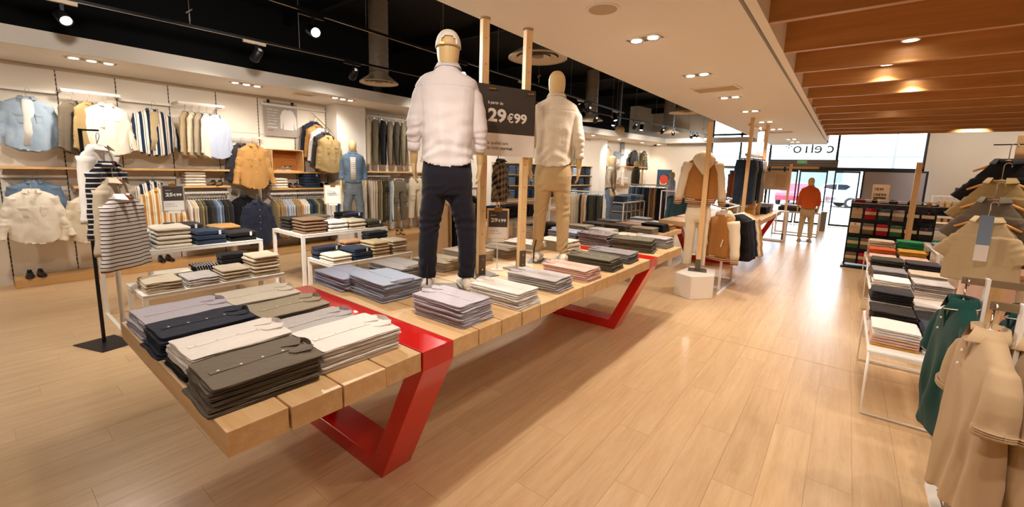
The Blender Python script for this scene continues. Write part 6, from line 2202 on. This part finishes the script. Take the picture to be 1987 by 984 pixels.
for k, (c, w_) in enumerate((('dkdenim', 'dark'), ('denim', 'mid-blue'), ('black', 'black'), ('dkdenim', 'indigo'), ('bluegrey', 'grey-blue'), ('tan', 'tan'))):
    tt = thing('hanging_jeans', '%s jeans hung %s on the bar over the second slat table' % (w_, _ONES[k]), 'jeans', (-1.76 + .012 * k, 10.48 + k * .21, 2.14), face_cam(-1.7, 10.6) + .15, 'jeans over the second slat table')
    o = link('cloth', GAR['trouser'], F[c], tt, True)
    o.scale = (.95, 1.0, .95)
    link('clip_hanger', CLIPB, M_CHROME, tt, True)
    MB().tube([(0, 0, .03), (0, 0, .075)], .004, 6).build('hook', M_BLACK_METAL, tt)
tt = thing('hanging_banner', 'narrow pale banner hanging from black hooks over the second slat table', 'banner', (-1.66, 11.3, 2.27), face_cam(-1.6, 11))
MB().box((-.06, -.003, 0), (.06, .003, .52)).build('cloth', plain('banner_grey', '#c9ccd6', .7, var=.12), tt)
for s_ in (-1, 1):
    MB().tube([(s_ * .04, 0, .50), (s_ * .04, 0, .56), (s_ * .04 + .02, 0, .585)], .006, 6).build('hook', M_BLACK_METAL, tt)
tt = thing('wooden_crate', 'slatted wooden crate under the hanging jeans on the second slat table', 'box', (-2.05, 10.75, TZ + .001), .05)
for z in (0, .095, .19, .285):
    MB().box((0, 0, z), (.50, .35, z + .088)).build('slat', M_OAK_X, tt)
for x, y, c, w_, n in ((-1.72, 9.55, 'black', 'black', 4), (-1.66, 12.25, 'black', 'black denim', 4), (-1.66, 12.65, 'dkdenim', 'dark denim', 4), (-2.2, 12.4, 'white', 'white', 6), (-2.2, 11.7, 'char', 'charcoal', 5), (-1.66, 13.2, 'ltgrey', 'pale grey', 5), (-1.62, 9.0, 'navy', 'navy', 4)):
    stack(x, y, TZ, Q, .30, .36, n, .04, F[c], w_, 'jeans', 'second slat table by the entrance', 'jeans on the second slat table', 'jeans')

# orange mannequin, poster frame, window tables
SH_O = make_shirt('sweater', 41.0, .7, hemz=.94, wide=1.04, loose=1.05, groove=False, vox=.011)
mannequin('mannequin in an orange sweater and beige trousers facing the entrance', (-.80, 14.7, .0045), face_away(-.8, 14.7, .1), SH_O, F['orange'], tr2, F['sand'], (M_TANS, M_SOLEW), collar=False, scale=.965, rod=False)
t = thing('poster_stand', 'timber frame with a hanging beige poster beside the orange mannequin', 'stand', (0, 0, 0))
for x, y in ((-1.30, 14.45), (-2.0, 14.75)):
    MB().box((x - .03, y - .03, 0), (x + .03, y + .03, 2.16)).build('post', M_OAK_Z, t)
    MB().box((x - .032, y - .036, 0), (x + .032, y + .036, .18)).build('shoe_bracket', M_GREYPLATE, t)
MB().bar((-2.1, 14.79, 2.06), (-.65, 14.17, 2.06), .05, .06).build('cross_bar', M_OAK_X, t)
pst = MB().box((-.32, -.006, 0), (.32, .006, .56)).build('poster_sheet', plain('poster_beige', '#c9ad8c', .7, var=.12), t)
pst.location = (-1.62, 14.56, 1.42)
pst.rotation_euler = (0, 0, -.4)
for k in range(5):
    MB().box((-.26, -.009, .10 + k * .05), (-.10 + .03 * (k % 2), -.006, .118 + k * .05)).build('printed_line', plain('print_paler', '#e2cfb2', .7), pst)
MB().box((-.02, -.009, .08), (.26, -.006, .44)).build('printed_block', plain('print_sand', '#bd9d78', .7, var=.2), pst)
for x in (-.22, .2):
    MB().box((x - .02, -.03, .52), (x + .02, .03, .66)).build('clip', M_BLACK_METAL, pst)
shelf_table('white table by the door with a dark tray, behind the orange mannequin', -1.75, -.55, 15.9, 16.7, .74, .035, 'white tables by the entrance')
t = thing('display_tray', 'dark tray on the white table behind the orange mannequin', 'tray', (-1.15, 16.3, .7405))
MB().bevbox((-.50, -.30, 0), (.50, .30, .13), .01).build('tray_body', plain('tray_black', '#1f1f22', .5), t)
stack(-1.35, 16.25, .8705, 0, .5, .4, 2, .03, F['ltgrey'], 'pale grey', 'T-shirt', 'dark tray by the entrance', 'tops on the dark tray', 'shirt')
shelf_table('bench-like white table next to the second slat table', -2.2, -1.2, 13.95, 14.3, .86, .045, 'white tables by the entrance')
t = thing('waste_bin', 'slim steel bin standing by the entrance door', 'bin', (-.55, 18.1, 0))
MB().bevbox((-.11, -.11, 0), (.11, .11, .60), .015).build('bin_body', M_STEEL, t)
MB().bevbox((-.12, -.12, .60), (.12, .12, .66), .01).build('bin_lid', M_STEEL, t)
# ================================================================== right-hand side of the aisle
# sock display
t = thing('sock_rack', 'freestanding black wire rack hung with rows of sock packs', 'rack', (.10, 11.35, 0), -.06)
SW_, SHT = 1.28, 1.36
MB().box((0, 0, 0), (.03, .03, SHT)).build('side_post', M_BLACK_METAL, t)
MB().box((SW_ - .03, 0, 0), (SW_, .03, SHT)).build('side_post', M_BLACK_METAL, t)
MB().box((.03, .01, .06), (SW_ - .03, .02, SHT - .02)).build('back_panel', plain('rack_back_dark', '#2a272b', .7), t)
MB().box((-.02, -.30, 0), (SW_ + .02, .30, .035)).build('base', M_BLACK_METAL, t)
for z in (1.20, .90, .60, .30):
    MB().tube([(.03, -.012, z + .02), (SW_ - .03, -.012, z + .02)], .006, 6).build('hook_rail', M_BLACK_METAL, t)
MB().tube([(0, -.20, SHT + .03), (SW_, -.20, SHT + .03)], .005, 6).tube([(0, 0, SHT + .03), (SW_, 0, SHT + .03)], .005, 6).tube([(0, -.20, SHT - .04), (SW_, -.20, SHT - .04)], .005, 6).tube([(0, -.2, SHT + .03), (0, 0, SHT + .03)], .005, 6).tube([(SW_, -.2, SHT + .03), (SW_, 0, SHT + .03)], .005, 6).build('top_basket', M_CHROME, t)
SOCKS = [['stone', 'red', 'teal', 'grey', 'black', 'black'], ['cream', 'olive', 'red', 'green', 'black', 'navy'], ['green', 'olive', 'grey', 'taupe', 'burg', 'tan'], ['olive', 'red', 'black', 'navy', 'taupe', 'black']]
sockb = MB().bevbox((-.085, -.028, -.215), (.085, .0, 0), .012).mesh('sock_body', True)
sockband = MB().box((-.087, -.030, -.125), (.087, .002, -.062)).mesh('paper_band')
socktab = MB().box((-.012, -.0315, -.035), (.012, -.029, -.012)).mesh('label_dot')
sockhook = MB().box((-.03, -.012, 0), (.03, -.004, .05)).mesh('hanger_card')
SNAM = dict(stone='beige', red='red', teal='dark teal', grey='grey', black='black', cream='cream', olive='olive', green='green', navy='navy', taupe='grey-brown', burg='burgundy', tan='tan')
rzk = -.06
for r_, row in enumerate(SOCKS):
    for c, col in enumerate(row):
        lx, ly, lz = .12 + c * .208, -.05 - r_ * .05, 1.215 - r_ * .30
        x = .10 + lx * math.cos(rzk) - ly * math.sin(rzk)
        y = 11.35 + lx * math.sin(rzk) + ly * math.cos(rzk)
        tt = thing('sock_pack', '%s sock pack, %s in the %s row of the sock rack' % (SNAM[col], _ONES[c], _ONES[r_]), 'socks', (x, y, lz), rzk + RND.uniform(-.1, .1), 'sock packs on the wire rack')
        link('sock_body', sockb, F[col], tt, True)
        link('paper_band', sockband, F['oat'], tt, True)
        link('label_dot', socktab, M_REDTAG, tt, True)
        link('hanger_card', sockhook, M_BLACK_METAL, tt, True)
        MB().tube([(0, -.008, .045), (0, .05 + r_ * .05, .02)], .004, 5).build('peg', M_CHROME, tt)
for k in range(5):
    lx = .14 + k * .25
    col = ('burg', 'black', 'navy', 'black', 'khaki')[k]
    tt = thing('sock_bundle', '%s rolled socks, %s in the basket topping the sock rack' % (('burgundy', 'black', 'navy', 'black', 'khaki')[k], _ONES[k]), 'socks', (.10 + lx, 11.24 - .06 * lx, SHT - .035), .3 * k, 'rolled socks in the basket')
    MB().ell((-.035, 0, .045), (.05, .035, .045), 12, 8).build('roll', F[col], tt, True)
    MB().ell((.04, .01, .04), (.045, .035, .04), 12, 8).build('roll', F['stone' if k % 2 else col], tt, True)
tt = thing('price_card', 'beige price card standing over the sock rack', 'sign', (.40, 11.33, SHT + .02), -.06)
MB().box((0, 0, 0), (.26, .006, .32)).build('card', plain('card_beige', '#d9bb96', .6), tt)
fit_text(tt, '7€99', .03, .17, .20, .055, M_TXT_DARK, .02)
fit_text(tt, '19€99', .03, .22, .09, .055, M_TXT_DARK, .02)
MB().box((.03, -.003, .04), (.22, 0, .07)).build('dark_bar', M_TXT_DARK, tt)

# timber post in front of it
t = thing('timber_post', 'timber post standing between the sock rack and the T-shirt tables', 'post', (.94, 10.35, 0), 0)
MB().bevbox((-.04, -.03, .006), (.04, .03, 2.11), .003).build('post', M_OAK_Z, t)
MB().box((-.12, -.12, 0), (.12, .12, .006)).build('base_plate', M_GREYPLATE, t)


# wire tables with T-shirts
def wire_table(label, x0, x1, y0, y1, z, group='white rod tables'):
    t = thing('rod_table', label, 'table', (0, 0, 0), 0, group)
    for y in (y0, y1):
        MB().tube([(x0, y, z - .02), (x0, y, .012), (x1, y, .012), (x1, y, z - .02)], .010, 8).build('leg_loop', M_WHITE_METAL, t, True)
    MB().bar((x0, y0, z - .02), (x1, y0, z - .02), .02, .03).bar((x0, y1, z - .02), (x1, y1, z - .02), .02, .03).bar((x0, y0, z - .02), (x0, y1, z - .02), .02, .03).bar((x1, y0, z - .02), (x1, y1, z - .02), .02, .03).build('frame', M_WHITE_METAL, t)
    MB().box((x0, y0, z - .005), (x1, y1, z)).build('tray', M_WHITE_METAL, t)
    MB().tube([(x0, y0, z - .08), (x1, y0, z - .08)], .008, 8).build('cross_rod', M_WHITE_METAL, t)


TT = 'folded T-shirts on the rod tables'


def mixed(x, y, z, wd, ln, rows, place, h=.021):
    """one pile of T-shirts built from bands of colour, bottom first"""
    cols, nms = [], []
    for c, w_, n in rows:
        cols += [c] * n
        nms += [w_] * n
    zz = z + .0008
    N = len(cols)
    for k in range(N):
        me = fold_mesh('shirt', RND.randint(0, 4))
        o = link('folded_t_shirt', me, F[cols[k]], None, True)
        hh = h * RND.uniform(.92, 1.08)
        o.location = (x + RND.uniform(-.006, .006), y + RND.uniform(-.006, .006), zz)
        o.rotation_euler = (0, 0, Q + RND.uniform(-.03, .03))
        o.scale = (ln, wd, hh)
        j = N - 1 - k
        tag(o, ('top %s T-shirt of its pile, %s' % (nms[k], place)) if j == 0 else '%s T-shirt down its pile, %s, %s' % (NUMW[j], nms[k], place), 'T-shirt', TT)
        zz += hh


wire_table('nearest white rod table of folded T-shirts by the aisle', .27, .86, 4.15, 5.40, .52)
mixed(.42, 4.46, .52, .28, .34, (('yellow', 'ochre', 1), ('peach', 'peach', 3), ('white', 'white', 3)), 'front of the nearest rod table')
mixed(.42, 4.83, .52, .28, .34, (('white', 'white', 4), ('brownblack', 'dark brown', 4)), 'second on the nearest rod table', .024)
mixed(.42, 5.18, .52, .28, .32, (('peach', 'peach', 4), ('white', 'white', 4), ('char', 'charcoal', 4)), 'back of the nearest rod table', .024)
mixed(.71, 4.48, .52, .27, .34, (('white', 'white', 3), ('grey', 'grey', 3), ('navy', 'navy', 3)), 'inner front of the nearest rod table')
mixed(.71, 4.84, .52, .27, .34, (('grey', 'grey', 4), ('black', 'black', 4)), 'inner middle of the nearest rod table')
mixed(.71, 5.18, .52, .27, .32, (('peach', 'peach', 4), ('white', 'white', 6)), 'inner back of the nearest rod table')
wire_table('middle white rod table of folded T-shirts by the aisle', .34, 1.02, 6.30, 7.60, .555)
mixed(.51, 6.50, .555, .31, .36, (('oat', 'oat', 2), ('white', 'white', 4)), 'front of the middle rod table')
mixed(.85, 6.50, .555, .31, .36, (('white', 'white', 3), ('ltgrey', 'pale grey', 4)), 'inner front of the middle rod table')
mixed(.51, 6.92, .555, .31, .36, (('stone', 'stone', 3), ('grey', 'grey', 5)), 'second on the middle rod table')
mixed(.85, 6.92, .555, .31, .36, (('oat', 'oat', 3), ('stone', 'sand', 5)), 'inner second on the middle rod table')
mixed(.51, 7.36, .555, .31, .36, (('khaki', 'khaki', 6), ('dkolive', 'dark olive', 5)), 'back of the middle rod table')
mixed(.85, 7.36, .555, .31, .36, (('grey', 'grey', 5), ('char', 'charcoal', 6)), 'inner back of the middle rod table')
wire_table('farthest white rod table of bright folded T-shirts', .37, 1.06, 8.30, 9.60, .555)
mixed(.54, 8.55, .555, .31, .38, (('sand', 'sand', 2), ('peach', 'pale peach', 3)), 'front of the bright T-shirt table')
mixed(.89, 8.55, .555, .31, .38, (('burg', 'plum', 1), ('pink', 'pale pink', 4)), 'inner front of the bright T-shirt table')
mixed(.54, 8.98, .555, .31, .36, (('peach', 'peach', 2), ('orange', 'orange', 6)), 'middle of the bright T-shirt table')
mixed(.89, 8.98, .555, .31, .36, (('sand', 'sand', 2), ('yellow', 'yellow', 6)), 'inner middle of the bright T-shirt table')
mixed(.54, 9.37, .555, .31, .34, (('oat', 'oat', 5), ('cream', 'cream', 7)), 'back of the bright T-shirt table')
F['brightgreen'] = fabric('cotton_brightgreen', '#2f8f5b')
mixed(.89, 9.37, .555, .31, .34, (('khaki', 'khaki', 6), ('brightgreen', 'bright green', 7)), 'inner back of the bright T-shirt table')


# polo mesh with real sleeves, used close to the camera
def polo_mesh(seed, L=.74):
    m = MB()
    rings = []
    prof = [(-L, .245, .074), (-L + .02, .245, .074), (-.55, .24, .075), (-.40, .236, .076), (-.28, .234, .072), (-.20, .232, .068), (-.13, .228, .060), (-.085, .205, .052), (-.05, .15, .046), (-.02, .095, .044), (0, .075, .044)]
    for z, a, b in prof:
        rings.append(superring(a, b, 32, 2.2, 0, 0, z, fold=.30 * max(0, (-z - .15)), ph=seed))
    m.loft(rings)
    for s_ in (-1, 1):
        pts = [(s_ * .150, 0, -.09), (s_ * .195, 0, -.115), (s_ * .222, -.004, -.18), (s_ * .236, -.008, -.26), (s_ * .243, -.010, -.335), (s_ * .245, -.010, -.36)]
        rg = []
        for (x, y, z), (a, b) in zip(pts, ((.030, .034), (.044, .044), (.060, .052), (.071, .056), (.075, .057), (.075, .057))):
            tl = math.radians(12) * s_
            rg.append([(x + a * math.cos(q) * math.cos(tl), y + b * math.sin(q), z + a * math.cos(q) * math.sin(tl)) for q in [2 * PI * k / 18 for k in range(18)]])
        m.loft(rg)

    def wr(co):
        x, y, z = co[:, 0], co[:, 1], co[:, 2]
        w_ = .015 * np.sin(x * 34 + 6 * vnoise(co, 4, 4, 2, seed)) * np.clip((-z - .16) * 2.4, 0, 1)
        w_ += .005 * vnoise(co, 6, 6, 5, seed + 3)
        w_ += .0035 * ((np.abs(z + .345 - (np.abs(x) - .245) * .2) < .02) & (np.abs(x) > .185))
        return w_
    return remeshed(m, .0075, 'polo_cloth', 2, wrinkle=wr)


POLO = [polo_mesh(1.0), polo_mesh(4.7, .78)]


def polo(label, loc, rz, m, trim, which, group, col2=None):
    t = thing('polo_shirt', label, 'polo shirt', loc, rz, group)
    b = link('cloth', POLO[which], m, t, True)
    c = link('collar', part_mesh('collar_polo', lambda: collar_mb(.066, .066, .0, .034, 0.0, .012)), m, b, True)
    c.location = (0, -.002, -.012)
    for s_ in (-1, 1):
        for j in range(3):
            p2 = []
            for q in range(19):
                a = 2 * PI * q / 18
                tl = math.radians(12) * s_
                p2.append((s_ * .244 + .0775 * math.cos(a) * math.cos(tl), -.010 + .0595 * math.sin(a), -.334 - j * .009 + .0775 * math.cos(a) * math.sin(tl)))
            link('cuff_rib', part_mesh('polo_rib_%d_%d' % (s_, j), lambda p2=p2: MB().tube(p2, .0042, 5, False)), m, b, True)
    if trim:
        pts = []
        N = 15
        for k in range(N):
            th = math.radians(-62 + 304 * k / (N - 1))
            fr = abs(k / (N - 1) - .5) * 2
            o_ = .013
            pts.append(((.066 + o_) * math.cos(th) * (1 - .25 * fr ** 4) * 1.03, (.066 * .86 + o_) * math.sin(th) - .012 * fr, .034 - .066 * (.66 + .33 * fr ** 2)))
        link('white_piping', part_mesh('polo_piping', lambda: MB().tube(pts, .003, 5)), trim, c, True)
        for s_ in (-1, 1):
            p2 = []
            for q in range(19):
                a = 2 * PI * q / 18
                tl = math.radians(12) * s_
                p2.append((s_ * .2445 + .078 * math.cos(a) * math.cos(tl), -.010 + .060 * math.sin(a), -.348 + .078 * math.cos(a) * math.sin(tl)))
            link('white_piping', part_mesh('polo_cuff_%d' % s_, lambda p2=p2: MB().tube(p2, .0035, 5, False)), trim, b, True)
    p = link('placket', part_mesh('polo_placket', lambda: MB().box((-.017, -.004, -.17), (.017, .004, 0)), False), m, b, True)
    p.location = (0, -.066, -.05)
    p.rotation_euler = (.10, 0, 0)
    for k in range(2):
        q = link('button', BTN, M_BUTTON, b, True)
        q.location = (0, -.0725 - .006 * k, -.10 - k * .06)
    h = link('hanger', HANG, M_HANGER_W, t, True)
    h.location = (0, 0, .0)
    h.scale = (.62, 1.1, 1.0)
    hk = link('hook', HOOK, M_CHROME, h, True)
    hk.scale = (1.2, 1.2, 1.05)
    g = link('neck_label', NECKTAG, M_REDTAG, t, True)
    g.location = (0, .03, .012)
    return t


RKX = .60
t = thing('clothes_rack', 'white double clothes rack of polo shirts at the aisle edge', 'rack', (0, 0, 0), 0, 'free-standing clothes rails')
for y in (3.24, 2.66):
    MB().bar((RKX - .07, y, 1.285), (2.0, y, 1.285), .014, .036).build('rail', plain('brushed_bronze', '#9a856a', .4, .6), t)
    MB().bar((RKX + .02, y - .02, .02), (RKX + .02, y - .02, 1.31), .05, .014, (1, 0, 0)).build('upright', M_WHITE_METAL, t)
MB().bar((RKX - .02, 3.38, .014), (RKX - .02, 2.1, .014), .045, .028).build('foot', M_WHITE_METAL, t)
MB().bar((RKX, 3.36, .016), (1.9, 3.36, .016), .04, .028).build('floor_bar', M_WHITE_METAL, t)
F['polobeige'] = fabric('beige_pique', '#bda17e', wrinkle=.2, weave=1400)
F['pologreen'] = fabric('bottle_green_pique', '#12423c', wrinkle=.2, weave=1400)
GP = 'polo shirts on the double rack'
for k in range(4):
    polo('%s bottle green polo with white piping along the far rail' % _ONES[k], (RKX - .05 + (0 if k == 0 else .14 + k * .09), 3.24, 1.168), -Q + (.10 if k == 0 else RND.uniform(-.08, .08)), F['pologreen'], F['white'], k % 2, GP)
for k in range(5):
    polo('%s beige polo along the near rail at the aisle edge' % _ONES[k], (RKX - .055 + (0 if k == 0 else .03 + k * .10), 2.66, 1.168), -Q + (.10 if k == 0 else RND.uniform(-.06, .10)), F['polobeige'], None, (k + 1) % 2, GP)

# rack with white, blue and burgundy tops; post with T-shirts
t = thing('clothes_rack', 'white rack with white and blue tops under the T-shirt post', 'rack', (0, 0, 0), 0, 'free-standing clothes rails')
MB().bar((.92, 5.30, 1.43), (2.6, 5.30, 1.43), .016, .036).build('rail', plain('brushed_bronze', '#9a856a', .4, .6), t)
MB().bar((1.08, 5.30, .02), (1.08, 5.30, 1.46), .045, .014, (1, 0, 0)).build('upright', M_WHITE_METAL, t)
MB().bar((1.08, 5.12, .014), (1.08, 5.70, .014), .04, .028).build('foot', M_WHITE_METAL, t)
rail_row((.97, 5.30), (2.3, 5.30), 1.43, C_('peach', 'ivory', 'ivory', 'white', 'ivory', 'white', 'slate', 'slate', 'slate', 'slate', 'slate', 'slate', 'burg', 'red', 'burg'), 'top', 'the rack under the T-shirt post', 'tops under the T-shirt post', 'tee', rz=-Q + .5, sc=(.9, .5, .92), cat='top', name='hanging_t_shirt')
t = thing('timber_post', 'timber post carrying a waterfall of four T-shirts', 'post', (1.02, 5.02, 0), face_cam(1.0, 5.0))
MB().bevbox((-.045, -.028, .006), (.045, .028, 2.16), .003).build('post', M_OAK_Z, t)
MB().box((-.12, -.05, 0), (.12, .05, .006)).build('base_plate', M_GREYPLATE, t)
MB().tube([(-.16, -.05, 2.09), (.16, -.05, 2.09)], .005, 6).build('rod', M_BLACK_METAL, t)
for k, (c, w_) in enumerate((('black', 'black'), ('khaki', 'khaki'), ('taupe', 'slate grey'), ('sand', 'beige'))):
    hung('hanging_t_shirt', '%s T-shirt, %s down the waterfall on the timber post' % (w_, _ONES[k]), 'T-shirt', (.93 - k * .024, 4.92 - k * .05, 1.965 - k * .145), face_cam(.9, 4.9) - .3, 'tee_drop', F[c], M_HANGER_O, plk=False, sc=(1.0, .6, .82), group='T-shirts on the timber post', crew=F[c])
t = thing('swing_ticket', 'long blue-grey card ticket hanging on the beige T-shirt', 'ticket', (.83, 4.64, 1.22), face_cam(.9, 4.9) + .1)
MB().box((-.035, -.002, .12), (.035, .0, .34)).build('blue_card', plain('ticket_blue', '#7f93ab', .5), t)
MB().box((-.035, -.002, .0), (.035, .0, .12)).build('white_card', M_PRINT_WHITE, t)
MB().tube([(0, -.001, .34), (.01, 0, .39)], .002, 5).build('string', F['stone'], t)
# beige tops beyond
floor_rack('white rail with long beige tops beside the middle rod table', (1.20, 6.3), (2.1, 6.3), 1.46)
rail_row((1.16, 6.3), (2.0, 6.3), 1.45, C_('oat', 'sand', 'oat', 'stone', 'oat', 'peach', 'white'), 'top', 'the rail beside the middle rod table', 'beige tops beside the middle rod table', 'tee', rz=-Q, sc=(1.0, .6, 1.15), cat='top', name='hanging_t_shirt')
# white table further back, and two-tier tables near the wall
shelf_table('white table with pale T-shirts beyond the beige tops', 1.13, 2.0, 8.67, 10.2, .75, .04, 'white tables on the far side of the aisle')
stack(1.45, 9.0, .75, 0, .36, .42, 5, .02, F['white'], 'white', 'T-shirt', 'white table beyond the beige tops', 'T-shirts on the white table', 'shirt')
stack(1.36, 9.55, .75, 0, .36, .42, 3, .02, F['bluegrey'], 'blue-grey', 'T-shirt', 'white table beyond the beige tops', 'T-shirts on the white table', 'shirt')
stack(1.42, 9.98, .75, 0, .40, .34, 3, .02, F['green'], 'green', 'T-shirt', 'white table beyond the beige tops', 'T-shirts on the white table', 'shirt')
shelf_table('tall white table with black sweaters near the right window', 1.15, 2.1, 12.9, 13.8, 1.06, .04, 'white tables on the far side of the aisle')
shelf_table('lower white table with black sweaters near the right window', 1.15, 2.1, 12.15, 12.85, .78, .04, 'white tables on the far side of the aisle')
for k, (x, z, y, c, w_) in enumerate(((1.35, 1.06, 13.15, 'black', 'black'), (1.75, 1.06, 13.15, 'black', 'jet black'), (1.30, .78, 12.4, 'black', 'black'), (1.62, .78, 12.4, 'oat', 'oat'), (1.92, .78, 12.4, 'char', 'charcoal'))):
    stack(x, y, z, 0, .30 if z < 1 else .36, .36, 5, .03, F[c], w_, 'sweater', ['tall', 'lower'][z < 1] + ' table near the right window', 'sweaters near the right window', 'sweater')
floor_rack('white rail against the cream wall with mixed tops', (1.85, 16.4), (4.4, 16.4), 1.40)
rail_row((1.95, 16.4), (4.3, 16.4), 1.39, C_('tan', 'mustard', 'khaki', 'black', 'navy', 'black', 'white', 'ivory', 'white', 'stone', 'taupe', 'ltaupe', 'taupe', 'olive', 'grey', 'stone', 'taupe', 'grey'), 'top', 'the rail against the cream wall', 'tops against the cream wall', 'tee', rz=Q, sc=(.95, .6, 1), cat='top', name='hanging_t_shirt')
t = thing('wall_sign', 'small black sign clipped to the cream wall', 'sign', (2.75, FRONT - .02, 1.30))
MB().box((0, 0, .06), (.29, .02, .30)).build('black_card', M_PRINT_DARK, t)
MB().box((0, 0, 0), (.29, .02, .06)).build('white_strip', M_PRINT_WHITE, t)
MB().box((.05, -.003, .13), (.24, 0, .18)).build('printed_bar', M_TXT_WHITE, t)
MB().box((.12, -.01, .29), (.17, .02, .33)).build('clip', M_OAK_X, t)
floor_rack('white rail with mixed folded scarves behind the T-shirt post', (2.5, 9.6), (3.7, 9.6), 1.35)
rail_row((2.55, 9.6), (3.6, 9.6), 1.34, C_('black', 'red', 'rust', 'grey', 'navy', 'taupe', 'black', 'olive', 'grey', 'brown'), 'top', 'the rail behind the T-shirt post', 'tops behind the T-shirt post', 'tee', rz=Q, sc=(.95, .6, 1), cat='top', name='hanging_t_shirt')
shelf_table('white table with folded tops behind the T-shirt post', 2.0, 3.2, 10.4, 11.4, .95, .04, 'white tables on the far side of the aisle')
for k, (x, c, w_) in enumerate(((2.2, 'skyblue', 'pale blue'), (2.55, 'red', 'red'), (2.9, 'navy', 'navy'))):
    stack(x, 10.65, .95, 0, .30, .36, 6, .022, F[c], w_, 'T-shirt', 'table behind the T-shirt post', 'tops behind the T-shirt post table', 'shirt')
# aisle wall behind the rods: pale pier on the right edge
struct('pillar_right', MB().box((3.9, 9.0, 0), (4.4, 9.5, 3.36)), M_FRONTWALL)
